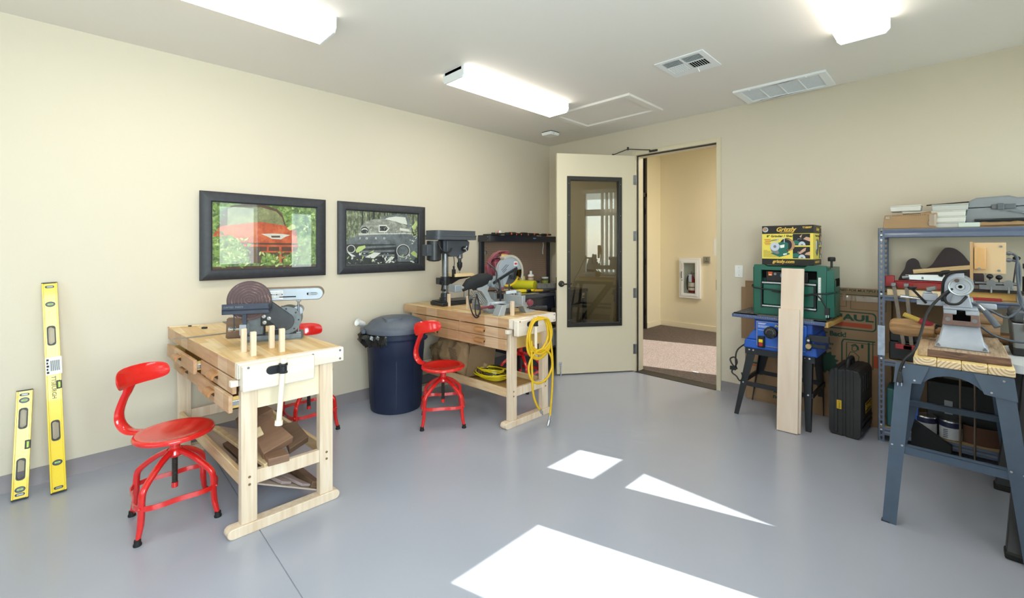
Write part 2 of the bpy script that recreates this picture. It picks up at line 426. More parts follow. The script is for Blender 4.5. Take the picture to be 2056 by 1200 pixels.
hb = MB(); hb.box(HX0, HX1, HY - .014, HY, .006, .096); hb.box(HX0, HX0 + .014, 2.45, HY, .006, .096); hb.box(HX0, HX0 + .02, 2.45, 2.47, .006, .096)
struct(hb.build('baseboard_hall', HALLW, bevel=.003))
# dark storefront door with transom in the hall's left wall
d2 = sroot('door_2', (HX0, 0, 0), label='dark framed glass entrance door at the left of the hall')
f = MB()
for a, c in ((1.4, 1.46), (2.39, 2.45)): f.box(-.08, .012, a, c, 0, HZ)
f.box(-.08, .012, 1.4, 2.45, 2.25, 2.32); f.box(-.08, .012, 1.4, 2.45, HZ - .06, HZ)
f.build('door_frame', BLACKM, d2, .003)
f = MB()
for a, c in ((1.46, 1.56), (2.29, 2.388)): f.box(-.06, -.01, a, c, .01, 2.25)
f.box(-.06, -.01, 1.56, 2.29, .01, .25); f.box(-.06, -.01, 1.56, 2.29, 2.12, 2.25)
f.build('door_leaf', BLACKM, d2, .003)
DG = glass('dark tinted glass', '#4a4a46')
MB().box(-.04, -.034, 1.56, 2.29, .25, 2.12).build('pane', DG, d2); MB().box(-.04, -.034, 1.46, 2.39, 2.32, HZ - .06).build('pane', DG, d2)
h = MB()
for z in (.25, 1.1, 1.95): h.cyl((.02, 2.388, z), (.02, 2.388, z + .11), .012, n=10)
h.build('hinge', BLACKM, d2)
# unseen ceiling lamp added to brighten the hall (above the frame)
hlm = thing('ceiling_light', 'unseen white square ceiling light added to brighten the hall beyond the door', 'light', (2.5, 1.8, HZ))
MB().box(-.3, .3, -.3, .3, -.05, 0).build('housing', WHITE, hlm, .006)
MB().box(-.27, .27, -.27, .27, -.062, -.05).build('diffuser', emit('hall fill diffuser', '#fff6e6', 9.0), hlm, .004)
lamp('hall_fill_lamp', 'AREA', (2.5, 1.8, HZ - .08), (0, 0, 0), 45, (1, .96, .89), (.55, .55))

# ------------------------------------------------------------------ door_1 (open leaf)
d1 = sroot('door_1', (1.283, -.004, 0), math.atan2(-.81995, -.57244), 'cream door standing open into the workshop with a tall dark framed window')
LW, LT, LZ = .917, .045, 2.428
MB().plate([(.004, .012), (LW, .012), (LW, LZ), (.004, LZ)], [[(.183, .545), (.787, .545), (.787, 2.158), (.183, 2.158)]], -LT, 0, 'xz').build('leaf', DOORP, d1, .0015)
for nm, (a, c, z0, z1), y in (('window_frame', (.167, .803, .523, 2.18), .012),):
    MB().plate([(a, z0), (c, z0), (c, z1), (a, z1)], [[(a + .038, z0 + .042), (c - .038, z0 + .042), (c - .038, z1 - .045), (a + .038, z1 - .045)]], -LT - .012, y, 'xz').build(nm, BLACKM, d1, .004)
s = MB()
for z in (.6, .95, 1.35, 1.75, 2.1):
    s.cyl((.185, .012, z), (.185, .0145, z), .004, n=8); s.cyl((.785, .012, z), (.785, .0145, z), .004, n=8)
s.build('screw', STEELD, d1)
MB().box(.2, .77, -.026, -.02, .56, 2.14).build('pane', glass('door glass', '#ddd8ca', refl=2.6), d1)
rose = MB().lathe([(.001, 0), (.034, 0), (.034, .006), (.026, .012), (.016, .014), (.014, .045), (.017, .05), (.001, .052)], 24, (.867, 0, 1.0), 'y').build('lever_handle', BLACKM, d1, label='black lever handle on a round rose')
MB().tube(smooth_path([(.867, .045, 1.0), (.84, .05, 1.0), (.80, .052, 1.001), (.765, .05, 1.003)], 4), [.010] * 4 + [.009] * 4 + [.008] * 5, 10).build('lever', BLACKM, rose)
MB().cyl((.867, .05, 1.0), (.867, .056, 1.0), .006, n=10).build('keyhole', paint('brass', '#b9973f', .3, 1), rose)
back = MB().lathe([(.001, 0), (.034, 0), (.034, -.006), (.014, -.014), (.014, -.045), (.001, -.046)], 20, (.867, -LT, 1.0), 'y').build('lever_handle', BLACKM, d1)
MB().box(LW, LW + .002, -.034, -.011, .93, 1.07).build('latch_plate', BLACKM, d1)
for z in (.2, .83, 1.47, 2.1):
    MB().cyl((0, .006, z), (0, .006, z + .11), .0075, n=10).box(.0, .03, .0, .003, z, z + .11).build('hinge', STEELD, d1)
k = MB(); k.box(.865, .893, 0, .012, .10, .145); k.cyl((.879, .018, .12), (.879, .022, .0), .006, .006, 10); k.cyl((.879, .022, .0), (.879, .022, .02), .011, .009, 10); k.cyl((.862, .012, .108), (.896, .012, .108), .005, n=8)
k.build('door_holder', STEEL, d1, label='steel kick-down holder near the leaf\'s free bottom corner')
c = MB(); c.box(.18, .42, -LT - .055, -LT, 2.35, 2.415)
c.build('closer_body', BLACKM, d1, .006)
import mathutils
Mi = (Matrix.Translation((1.283, -.004, 0)) @ Matrix.Rotation(math.atan2(-.81995, -.57244), 4, 'Z')).inverted()
def W(p): return tuple(Mi @ Vector(p))
pa = (.24, -LT - .03, 2.445); pb = W((1.22, .02 - .085, 2.505)); pc = W((1.47, -.03, 2.462))
c = MB(); c.cyl((.24, -LT - .03, 2.41), (.24, -LT - .03, 2.455), .012, n=10); c.bar(pa, pb, .016, .008); c.bar(pb, pc, .016, .008)
c.cyl((pb[0], pb[1], pb[2] - .012), (pb[0], pb[1], pb[2] + .022), .011, n=10)
c.build('closer_arm', BLACKM, d1)
q0, q1 = W((1.455, -.014, 2.45)), W((1.55, -.014, 2.45))
c = MB(); c.bar(q0, q1, .018, .022); c.build('closer_bracket', BLACKM, d1)
# ================================================================== CEILING FIXTURES
DIFF = emit('fluorescent diffuser', '#fffaf0', 7.0)
def ceiling_light(x, y0, y1, label, wdt=.25):
    t = thing('ceiling_light', label, 'light', (x, (y0 + y1) / 2, H), 0, 'wraparound fluorescent ceiling lights')
    L = (y1 - y0) / 2; w = wdt / 2
    MB().box(-w + .02, w - .02, -L, L, -.028, 0).build('housing', WHITE, t, .003)
    prof = [(-w, -.022), (-w, -.06), (-w + .02, -.083), (w - .02, -.083), (w, -.06), (w, -.022)]
    MB().plate(prof, (), -L + .014, L - .014, 'xz').build('diffuser', DIFF, t, .003)
    for a, c in ((-L, -L + .012), (L - .012, L)):
        MB().plate([(-w - .003, 0), (-w - .003, -.062), (-w + .018, -.086), (w - .018, -.086), (w + .003, -.062), (w + .003, 0)], (), a, c, 'xz').build('end_cap', WHITE, t, .002)
    return t
ceiling_light(1.155, -2.46, -1.215, 'long lit fluorescent light on the ceiling in front of the attic hatch')
ceiling_light(1.155, -4.64, -3.395, 'lit fluorescent light above the framed pictures, cut by the top of the photo')
ceiling_light(3.42, -2.31, -1.085, 'lit fluorescent light on the ceiling at the upper right, nearest the steel shelves')
for x, y in ((1.155, -1.84), (1.155, -4.02), (3.42, -1.7)):
    lamp('tube_light', 'AREA', (x, y, H - .1), (0, 0, 0), 6, (1.0, .97, .93), (.22, 1.2))

t = thing('supply_vent', 'white square air supply grille with two louvred halves on the ceiling', 'vent', (2.437, -1.29, H))
MB().plate([(-.175, -.175), (.175, -.175), (.175, .175), (-.175, .175)], [[(-.135, -.14), (-.008, -.14), (-.008, -.035), (-.135, -.035)], [(.008, -.14), (.135, -.14), (.135, -.035), (.008, -.035)], [(-.135, -.025), (-.008, -.025), (-.008, .09), (-.135, .09)], [(.008, -.025), (.135, -.025), (.135, .09), (.008, .09)]], -.008, -.001, 'xy').build('face_frame', WHITE, t, .002)
MB().box(-.14, .14, -.145, .095, -.002, -.0005).build('dark_duct', DARKHOLE, t)
for i in range(8):
    x = -.127 + i * .0165
    MB().bar((x - .006, -.022, -.006), (x - .006, .088, -.006), .011, .0015, (-.5, 0, 1)).build('louver', WHITE, t)
    x = .016 + i * .0165
    MB().bar((x, -.022, -.006), (x, .088, -.006), .011, .0015, (.8, 0, 1)).build('louver', WHITE, t)
for i in range(5):
    y = -.13 + i * .02
    MB().bar((-.134, y, -.006), (-.009, y, -.006), .012, .0015, (0, -1, 1)).build('louver', WHITE, t)
    MB().bar((.009, y, -.006), (.134, y, -.006), .012, .0015, (0, -1, 1)).build('louver', WHITE, t)
MB().cyl((.03, .105, -.008), (.035, .125, -.03), .004, n=8).build('damper_lever', WHITE, t)

t = thing('return_vent', 'long white four-panel return air grille on the ceiling by the back wall', 'vent', (2.797, -.265, H))
o = [(-.332, -.2), (.332, -.2), (.332, .2), (-.332, .2)]; hs = []
for i in range(4):
    a = -.275 + i * .1395; hs.append([(a, -.165), (a + .1315, -.165), (a + .1315, .155), (a, .155)])
MB().plate(o, hs, -.02, 0, 'xy').build('face_frame', WHITE, t, .004)
FILT = paint('pale filter mesh', '#dfe6ee', .8, var=.08, vs=60, bump=.3, bs=500)
for h in hs: MB().box(h[0][0], h[1][0], -.165, .155, -.012, -.006).build('mesh_panel', FILT, t)
for x in (-.2, .2): MB().cyl((x, -.19, -.02), (x, -.19, -.026), .008, n=10).build('latch', WHITE, t)

t = sroot('trim_3', (1.37, -.757, H), label='framed attic access hatch in the ceiling')
MB().plate([(-.455, -.31), (.455, -.31), (.455, .32), (-.455, .32)], [[(-.385, -.245), (.385, -.245), (.385, .255), (-.385, .255)]], -.022, 0, 'xy').build('hatch_frame', CEIL, t, .004)
MB().box(-.384, .384, -.244, .254, -.006, .0).build('hatch_panel', CEIL, t, .002)
t = thing('smoke_detector', 'small white square detector on the ceiling in the corner above the open door', 'detector', (.485, -.545, H))
MB().box(-.072, .072, -.072, .072, -.008, 0).build('base_plate', BLACKP, t)
MB().hexa([(-.068, -.068, -.042), (.068, -.068, -.042), (.068, .068, -.042), (-.068, .068, -.042)], [(-.078, -.078, -.008), (.078, -.078, -.008), (.078, .078, -.008), (-.078, .078, -.008)]).build('cover', WHITEP, t, .005)
MB().cyl((.075, -.03, -.028), (.079, -.03, -.028), .004, n=8).build('indicator', BLACKP, t)

# ================================================================== WALL PIECES
t = thing('light_switch', 'white light switch plate on the wall right of the doorway', 'switch', (2.368, 0, 1.172))
MB().box(-.036, .036, -.006, 0, -.058, .058).build('plate', WHITEP, t, .003)
MB().box(-.006, .006, -.016, -.006, -.006, .012).build('toggle', WHITEP, t, .002)
k = MB()
for z in (-.036, .036): k.cyl((0, -.0075, z), (0, -.006, z), .003, n=8)
k.build('screw', STEELD, t)

PICF = CHARC
def picture_frame(y0, label, rz=0):
    t = thing('picture_frame', label, 'picture', (abs(math.sin(math.radians(rz))) * .46, y0, 1.485), math.radians(rz))
    W2, H2, f = .4465, .322, .076
    prof = [(0, .0), (0, .022), (.012, .03), (f - .01, .026), (f, .016), (f, .0)]     # (inwards, out from wall)
    corners = [(-W2, -H2, 1, 1), (W2, -H2, -1, 1), (W2, H2, -1, -1), (-W2, H2, 1, -1)]
    for i in range(4):
        p, q = corners[i], corners[(i + 1) % 4]
        ra = [(o + .002, p[0] + p[2] * d, p[1] + p[3] * d) for d, o in prof]; rb = [(o + .002, q[0] + q[2] * d, q[1] + q[3] * d) for d, o in prof]
        MB().loft([ra, rb]).build('frame_side', PICF, t)
    return t
def flat_shapes(t, name, shapes, mats, W, Hh, x0=.0085, step=.00006):
    """polygons given in picture fractions (u from left, v from top), laid over one another"""
    mb = MB()
    for i, (mi, pts) in enumerate(shapes):
        mb.plate([(-W / 2 + u * W, Hh / 2 - v * Hh) for u, v in pts], (), x0 - .00003 + i * step, x0 + i * step + .00004, 'yz', mi)
    return mb.build(name, mats, t, smooth=0)
def printmat(name, stops, scale=9, detail=10, sy=1, dist=.15, rough=.6):
    m, nt, b = newmat(name); v = mapped(nt, (1, sy, 1)); n = node(nt, 'ShaderNodeTexNoise'); n.inputs['Scale'].default_value = scale; n.inputs['Detail'].default_value = detail; n.inputs['Distortion'].default_value = dist; n.inputs['Roughness'].default_value = .82
    nt.links.new(v, n.inputs['Vector']); nt.links.new(ramp(nt, n.outputs[0], [(p, lin(c)) for p, c in stops]), b.inputs['Base Color']); b.inputs['Roughness'].default_value = rough; return m
def sc(pts, f): return [f(*p) for p in pts]
PGL = glass('picture glass', '#ffffff', refl=1.6); PGL2 = glass('matt picture glass', '#ffffff', refl=.35)

pic = picture_frame(-3.41, 'dark charcoal frame with a colour print of a rusty orange truck in greenery', 1.3)
fa = lambda x, y: ((x - 190) / 860, (y - 190 - (x - 190) * .055) / (550 - (x - 190) * .07))
GREEN = printmat('leafy print', [(.3, '#1e2a14'), (.45, '#4a6a2c'), (.55, '#86a94f'), (.68, '#d3e3a4')], 26)
RUST = printmat('rust print', [(.3, '#7a2a10'), (.5, '#c8501f'), (.7, '#e58a55')], 14, sy=1)
DRUST = printmat('dark rust print', [(.3, '#2a1710'), (.6, '#5a3320')], 20)
GLS = printmat('mossy glass print', [(.3, '#4c5136'), (.5, '#868a5c'), (.7, '#c3c596')], 12)
CHR = printmat('chrome print', [(.3, '#b8bcae'), (.7, '#eceadd')], 10)
W1, H1 = .742, .50
shp = [(0, [(0, 0), (1, 0), (1, 1), (0, 1)]),
 (2, sc([(235, 400), (262, 275), (330, 222), (430, 208), (600, 218), (700, 250), (745, 300), (775, 385)], fa)),
 (3, sc([(300, 380), (305, 250), (350, 232), (560, 232), (690, 268), (740, 320), (762, 390)], fa)),
 (1, sc([(195, 470), (215, 420), (265, 385), (560, 352), (765, 385), (865, 430), (878, 560), (190, 560)], fa)),
 (2, sc([(380, 520), (880, 530), (880, 690), (400, 690)], fa)),
 (1, sc([(380, 535), (876, 545), (876, 560), (380, 552)], fa)), (1, sc([(560, 590), (850, 595), (850, 606), (560, 602)], fa)), (1, sc([(560, 635), (850, 640), (850, 652), (560, 648)], fa)),
 (1, sc([(610, 545), (625, 545), (625, 680), (610, 680)], fa)), (1, sc([(715, 545), (735, 545), (735, 690), (715, 690)], fa)), (1, sc([(820, 545), (835, 545), (835, 690), (820, 690)], fa)),
 (4, sc([(565, 452), (650, 448), (740, 452), (812, 462), (770, 475), (730, 497), (650, 492), (610, 470)], fa)), (2, sc([(645, 466), (722, 466), (722, 482), (650, 482)], fa)),
 (0, sc([(190, 470), (240, 470), (330, 460), (380, 500), (440, 560), (470, 640), (450, 745), (190, 745)], fa)),
 (0, sc([(560, 640), (620, 600), (680, 640), (700, 700), (690, 740), (560, 740)], fa)), (0, sc([(750, 660), (830, 610), (890, 570), (960, 620), (1000, 740), (740, 740)], fa)),
 (2, sc([(190, 715), (1050, 705), (1050, 740), (190, 742)], fa))]
shp += [(5, sc([(780 + 12 * i, 405 - 4 * i), (830 + 6 * i, 370 + 8 * i), (860, 385 + 10 * i), (810, 425)], fa)) for i in range(3)]
random.seed(31)
LG1, LG2 = paint('mid green leaf print', '#7f9f4a', .6), paint('deep green leaf print', '#3f5a26', .6)
def leaves(n, box, ms_, s0=.018, s1=.04, keep=lambda u, v: True):
    out = []
    for i in range(n):
        u, v = random.uniform(box[0], box[1]), random.uniform(box[2], box[3])
        if not keep(u, v): continue
        a_ = random.uniform(0, 6.28); l = random.uniform(s0, s1); w_ = l * random.uniform(.3, .5); c_, s_ = math.cos(a_), math.sin(a_)
        P_ = [(l, 0), (l * .3, w_), (-l * .6, w_ * .6), (-l, 0), (-l * .6, -w_ * .6), (l * .3, -w_)]
        q = [(u + (x * c_ - y * s_) * .67, v + x * s_ + y * c_) for x, y in P_]
        if all(.003 < x < .997 and .003 < y < .997 for x, y in q): out.append((random.choice(ms_), q))
    return out
shp += leaves(150, (0, .34, .52, 1), (6, 6, 7, 5)) + leaves(110, (.42, 1, .74, 1), (6, 7, 5, 6)) + leaves(70, (.72, 1, 0, .42), (6, 7, 7, 5), keep=lambda u, v: u > .72 + v * .35) + leaves(30, (0, .1, 0, .5), (6, 7)) + leaves(26, (.2, .72, .04, .3), (6, 7), .008, .016)
flat_shapes(pic, 'print', shp, [GREEN, RUST, DRUST, GLS, CHR, paint('pale leaf print', '#c9d98f', .6), LG1, LG2], W1, H1, step=.000006)
MB().box(.0115, .0122, -W1 / 2, W1 / 2, -H1 / 2, H1 / 2).build('glass_pane', PGL, pic)

pic = picture_frame(-2.409, 'dark frame with a near black-and-white print of an old truck, right of the colour one', 0)
fb = lambda x, y: ((x - 1310) / 585, (y - 258 - (x - 1310) * .063) / (457 - (x - 1310) * .08))
BWT = printmat('grey woods print', [(.35, '#23281c'), (.5, '#5f6850'), (.62, '#b9c09c')], 22, sy=3)
BWH = printmat('weathered hood print', [(.3, '#50534c'), (.5, '#8c8f85'), (.7, '#c9cbc2')], 30, sy=.5)
BWD = printmat('dark grille print', [(.3, '#15171a'), (.6, '#3b3f40')], 20)
BWF = printmat('grey fender print', [(.3, '#3c4246'), (.6, '#7a8184')], 12)
BWL = paint('pale green leaf print', '#b4c67c', .6); BWW = paint('pale highlight print', '#d6d9cf', .6)
ell = lambda cx, cy, r, ry: sc(circ(cx, cy, r, 18, ry), fb)
shp = [(0, [(0, 0), (1, 0), (1, 1), (0, 1)]),
 (3, sc([(1560, 340), (1600, 305), (1700, 292), (1800, 296), (1838, 370), (1842, 440), (1815, 440), (1790, 318), (1700, 308), (1610, 325), (1580, 345)], fb)),
 (5, sc([(1600, 335), (1640, 318), (1700, 310), (1785, 318), (1800, 380), (1700, 360)], fb)),
 (1, sc([(1400, 470), (1415, 400), (1450, 355), (1520, 332), (1600, 330), (1700, 352), (1790, 385), (1838, 425), (1840, 470)], fb)),
 (3, sc([(1312, 520), (1340, 490), (1400, 470), (1600, 458), (1800, 458), (1895, 475), (1895, 560), (1312, 545)], fb)),
 (2, sc([(1312, 540), (1895, 545), (1895, 705), (1312, 712)], fb)),
 (3, sc([(1700, 530), (1895, 520), (1895, 640), (1850, 690), (1720, 690)], fb)),
 (2, ell(1447, 425, 30, 30)), (5, ell(1447, 425, 24, 18)), (2, ell(1447, 430, 22, 13)), (5, sc([(1558, 380), (1620, 380), (1648, 410), (1620, 442), (1558, 440)], fb)), (2, sc([(1566, 390), (1615, 390), (1636, 410), (1615, 432), (1566, 430)], fb)),
 (5, sc([(1735, 405), (1820, 420), (1822, 440), (1735, 428)], fb)), (5, sc([(1400, 452), (1840, 452), (1840, 458), (1400, 460)], fb)),
 (3, sc([(1420, 560), (1700, 550), (1700, 566), (1420, 578)], fb)), (3, sc([(1420, 595), (1690, 590), (1690, 608), (1420, 612)], fb)), (3, sc([(1430, 630), (1690, 628), (1690, 642), (1430, 646)], fb)),
 (5, ell(1765, 600, 60, 56)), (2, ell(1765, 600, 54, 50)), (3, ell(1765, 600, 46, 42)), (5, ell(1345, 580, 32, 34)), (2, ell(1345, 580, 27, 29)),
 (4, sc([(1378, 590), (1400, 560), (1450, 550), (1455, 570), (1410, 605), (1385, 612)], fb)), (4, sc([(1830, 620), (1860, 600), (1890, 625), (1890, 660), (1850, 640)], fb)),
 (5, sc([(1450, 650), (1520, 610), (1575, 615), (1520, 660)], fb)), (5, sc([(1610, 700), (1660, 645), (1690, 650), (1650, 700)], fb)), (4, sc([(1470, 620), (1520, 590), (1515, 610)], fb)), (5, sc([(1312, 600), (1380, 640), (1350, 645)], fb)),
 (4, sc([(1840, 400), (1880, 350), (1893, 380), (1860, 430)], fb))]
trunks = []
for i in range(15):
    u = random.uniform(.0, .98); w_ = random.uniform(.005, .018); trunks.append((2, [(u, 0), (u + w_, 0), (u + w_ * 1.2, .42), (u - w_ * .2, .42)]))
shp = shp[:1] + trunks + shp[1:] + leaves(60, (.02, .98, .78, .99), (4, 5, 5, 3), .015, .04) + leaves(26, (.88, 1, .2, .6), (4, 5), .012, .03)
streak = []
for i in range(46):
    u = random.uniform(.18, .86); v = random.uniform(.24, .40); streak.append((random.choice((2, 5, 3)), [(u, v), (u + .004, v), (u + .006, v + random.uniform(.02, .07)), (u + .001, v + .02)]))
shp += streak
flat_shapes(pic, 'print', shp, [BWT, BWH, BWD, BWF, BWL, BWW], .735, .49, step=.000006)
for ch, x in zip('FORD', (1412, 1463, 1536, 1604)):
    u, v = fb(x, 493)
    text(ch, .026, (.0105, -.735 / 2 + u * .735, .49 / 2 - v * .49), FX, BWW, pic, bold=.0006)
MB().box(.013, .0137, -.735 / 2, .735 / 2, -.245, .245).build('glass_pane', PGL2, pic)

# ================================================================== LEVELS (lean on the left wall)
VIAL = paint('green vial', '#b7d64a', .15, coat=.5)
VB = paint('vial window grey', '#5f6c7c', .3)
def level(label, L, base, top, vials, grips, wdt=.064, slots=(.03, -.03)):
    """L long; local x across the face (towards the room's back), z along; front looks to +y local"""
    B, T = Vector(base), Vector(top)
    z = (T - B).normalized(); x = Vector((0, 1, 0)); x = (x - z * x.dot(z)).normalized(); y = z.cross(x)
    M = Matrix((x, y, z)).transposed().to_4x4(); M.translation = B
    t = thing('spirit_level', label, 'level', rot=M.to_euler()); t.location = B
    w2 = wdt / 2
    holes = []
    for zc in grips: holes.append([(a, zc + b_) for a, b_ in rrect(-.016, .014, -.055, .055, .012)])
    vh = []
    for zc in vials: vh.append(circ(0, zc, .019, 20, .0145))
    # positive local y looks away from the room; the face to the room is at negative y
    MB().plate([(-w2 + .005, .004), (w2 - .005, .004), (w2 - .005, L - .004), (-w2 + .005, L - .004)], holes + vh, -.004, .004, 'xz').build('web', YEL, t)
    for s in (-1, 1): MB().box(s * w2 - (.007 if s > 0 else 0), s * w2 + (0 if s > 0 else .007), -.012, .012, .003, L - .003).build('rail', YEL, t, .0015)
    for a, c in ((0, .006), (L - .006, L)): MB().box(-w2 - .001, w2 + .001, -.013, .013, a, c).build('end_cap', BLACKP, t, .002)
    for zc in grips:
        o = rrect(-.019, .017, zc - .058, zc + .058, .014); i_ = [(a, zc + b_) for a, b_ in rrect(-.014, .009, -.050, .050, .011)]
        i_ = [(a + (.003 * math.cos((b_ - zc) * 330) if a > 0 else 0), b_) for a, b_ in i_]
        MB().plate(o, [i_], -.008, .008, 'xz').build('hand_grip', BLACKP, t, .002)
    for zc in vials:
        MB().plate(circ(0, zc, .0205, 20, .0155), [circ(0, zc, .0165, 20, .0115)], -.007, .007, 'xz').plate(circ(0, zc, .017, 20, .012), (), -.001, .001, 'xz', 1).build('vial_ring', [BLACKP, VB], t)
        v_ = MB().cyl((-.011, -.003, zc), (.011, -.003, zc), .0042, n=10).build('vial', VIAL, t)
        MB().cyl((-.003, -.0035, zc), (-.0024, -.0035, zc), .0045, n=10).cyl((.0024, -.0035, zc), (.003, -.0035, zc), .0045, n=10).build('vial_line', BLACKP, v_)
    for zc in (.026, L - .026):
        MB().plate(rrect(-.019, .019, zc - .007, zc + .007, .0065), (), -.006, .006, 'xz').plate(rrect(-.012, .014, zc - .0035, zc + .0035, .003), (), -.0065, .0065, 'xz', 1).build('hang_slot', [BLACKP, STEELD], t)
    zc = L / 2 - (.01 if L < 1 else .0)
    e = MB().box(w2 - .022, w2 + .0005, -.0125, .0125, zc - .024, zc + .024)
    e.build('center_vial_housing', BLACKP, t, .002)
    MB().cyl((w2 - .010, -.0125, zc - .016), (w2 - .010, -.0125, zc + .016), .0055, n=10).build('center_vial', VIAL, t)
    return t
sl = level('short yellow spirit level leaning on the left wall, the smaller of two', .59, (.170, -4.70, .004), (.020, -4.69, .572), (.532, .052), (.432, .158))
ll = level('long yellow spirit level with a barcode sticker leaning on the left wall', 1.205, (.215, -4.548, .004), (.020, -4.592, 1.190), (1.075, .165), (.89, .345))
# sticker and lettering on the long level
WH = paint('sticker white', '#eceded', .5)
MB().box(-.030, .036, -.0138, -.0128, .665, .765).build('barcode_sticker', WH, ll)
k = MB()
for i in range(16): k.box(-.012 + (i * .0026), -.012 + i * .0026 + (.0016 if i % 3 else .0008), -.0141, -.0138, .685, .745)
k.build('barcode', INK, ll)
text('TTSBURGH', .026, (-.001, -.0046, .655), (PI / 2, PI / 2, 0), paint('faded print', '#5c5a3a', .6), ll, ax='LEFT', bold=.0003)
k = MB()
for i in range(5): k.box(-.026, -.016 - .003 * (i % 2), -.0142, -.0138, .672 + i * .018, .684 + i * .018)
k.build('printed_lines', INK, ll)
# ================================================================== STOOLS
SCREWM = paint('dark threaded steel', '#4d4744', .4, .8)
def make_stool(label, back_dir, leg_rz):
    t = thing('swivel_stool', label, 'stool')
    seatz = .455
    s = MB().lathe([(.001, seatz - .012), (.09, seatz - .010), (.135, seatz - .004), (.158, seatz), (.170, seatz - .003), (.175, seatz - .012), (.172, seatz - .021), (.162, seatz - .022), (.155, seatz - .014), (.09, seatz - .018), (.001, seatz - .020)], 40)
    s.build('seat', RED, t, smooth=60)
    a = back_dir; dx, dy = math.cos(a), math.sin(a); px, py = -dy, dx
    def P(r, l, z): return (dx * r + px * l, dy * r + py * l, z)
    # back support: a folded blade that runs from under the seat out and up
    pts = [P(.10, 0, .437), P(.18, 0, .437), P(.25, 0, .440), P(.295, 0, .475), P(.305, 0, .53), P(.282, 0, .60), P(.255, 0, .65), P(.236, 0, .71)]
    wd = [.033, .033, .032, .030, .027, .025, .028, .042]
    sm = smooth_path(pts, 4); rings = []
    for i, p in enumerate(sm):
        f = i / (len(sm) - 1) * (len(wd) - 1); j = min(int(f), len(wd) - 2); w_ = wd[j] + (wd[j + 1] - wd[j]) * (f - j)
        q = sm[min(i + 1, len(sm) - 1)] - sm[max(i - 1, 0)]; q.normalize(); sd = Vector((px, py, 0)); nn = q.cross(sd)
        prof = [(-1, -.35), (-.8, .1), (-.35, .42), (.35, .42), (.8, .1), (1, -.35), (.75, -.1), (-.75, -.1)]
        rings.append([p + sd * (u * w_) + nn * (v_ * .022) for u, v_ in prof])
    MB().loft(rings).build('back_support', RED, t, smooth=60)
    # curved, rounded back plate
    rings = []; N = 32; Wd = .150
    for i in range(N + 1):
        th = PI * (.012 + .976 * i / N); cu_, su_ = -math.cos(th), math.sin(th)
        u = math.copysign(abs(cu_) ** .55, cu_); l = u * Wd; hh = .050 * su_ ** .55
        r = .230 - .062 * u * u
        drop = -.002 * u * u
        ring = []
        for k in range(14):
            b_ = 2 * PI * k / 14; v_ = math.sin(b_); e = math.cos(b_)
            ring.append(P(r + e * .006 + v_ * .012 * hh / .05, l * (1 - .0 * v_), .732 + drop + v_ * hh))
        rings.append(ring)
    MB().loft(rings).build('back_plate', RED, t, smooth=60)
    MB().cyl((0, 0, .33), (0, 0, .437), .024, n=20).lathe([(.001, .318), (.03, .318), (.036, .33), (.03, .352), (.024, .36)], 20).build('hub', RED, t)
    MB().cyl((0, 0, .155), (0, 0, .33), .0115, n=12).build('screw', SCREWM, t)
    k = MB()
    for i in range(17): k.lathe([(.0115, .18 + i * .008), (.0138, .183 + i * .008), (.0115, .186 + i * .008)], 12)
    k.build('screw_thread', SCREWM, t)
    MB().cyl((0, 0, .155), (0, 0, .18), .0145, n=12).build('screw_end', RED, t)
    R0 = .226
    for i in range(4):
        b_ = leg_rz + PI / 4 + i * PI / 2; c, s_ = math.cos(b_), math.sin(b_); tx, ty = -s_, c
        path = smooth_path([(c * .028, s_ * .028, .345), (c * .09, s_ * .09, .318), (c * .155, s_ * .155, .272), (c * .193, s_ * .193, .235), (c * .202, s_ * .202, .19), (c * .203, s_ * .203, .14), (c * .208, s_ * .208, .085), (c * .220, s_ * .220, .035), (c * R0, s_ * R0, .012)], 4)
        wd = [.030, .028, .026, .026, .027, .027, .026, .017, .011]
        rings = []
        for i2, p in enumerate(path):
            f = i2 / (len(path) - 1) * 8; j = min(int(f), 7); w_ = wd[j] + (wd[j + 1] - wd[j]) * (f - j)
            q = path[min(i2 + 1, len(path) - 1)] - path[max(i2 - 1, 0)]; q.normalize(); sd = Vector((tx, ty, 0)); nn = q.cross(sd)
            d_ = .014 if f > 3 else .016
            prof = [(-1, -.5), (-.9, .45), (-.5, .9), (.5, .9), (.9, .45), (1, -.5), (.6, -.75), (-.6, -.75)]
            rings.append([p + sd * (u * w_ / 2 * 1.05) + nn * (-v_ * d_) for u, v_ in prof])
        lg = MB().loft(rings).build('leg', RED, t, smooth=60)
        MB().lathe([(.001, 0), (.0165, 0), (.0175, .006), (.014, .014), (.0135, .028), (.001, .029)], 14, (c * R0, s_ * R0, 0)).build('rubber_foot', RUBBER, lg)
        MB().ball((c * .218, s_ * .218, .163), .006, 8, 6).build('rivet', RED, lg)
    # flat band bowed round the legs
    n = 48; rings = []
    for i in range(n):
        a_ = 2 * PI * i / n + leg_rz + PI / 4; k_ = abs(math.cos(2 * (a_ - leg_rz - PI / 4)))
        r = .166 + .042 * k_ ** 2.2
        c, s_ = math.cos(a_), math.sin(a_)
        rings.append([(c * (r - .003), s_ * (r - .003), .148), (c * (r + .003), s_ * (r + .003), .148), (c * (r + .003), s_ * (r + .003), .172), (c * (r - .003), s_ * (r - .003), .172)])
    MB().loft(rings, closed=True).build('ring_band', RED, t)
    return t
G = 'red metal swivel stools with low backs'
st = make_stool('red stool in the left foreground, between the yellow levels and the bench with the sander', math.atan2(-.66, -.75), 0)
st.location = (.955, -4.108, 0); st['group'] = G
s2 = make_stool('red stool in front of the blue rubbish bin and the drawers of the farther bench', math.atan2(-.19, -.98) - math.radians(11), math.radians(-46))
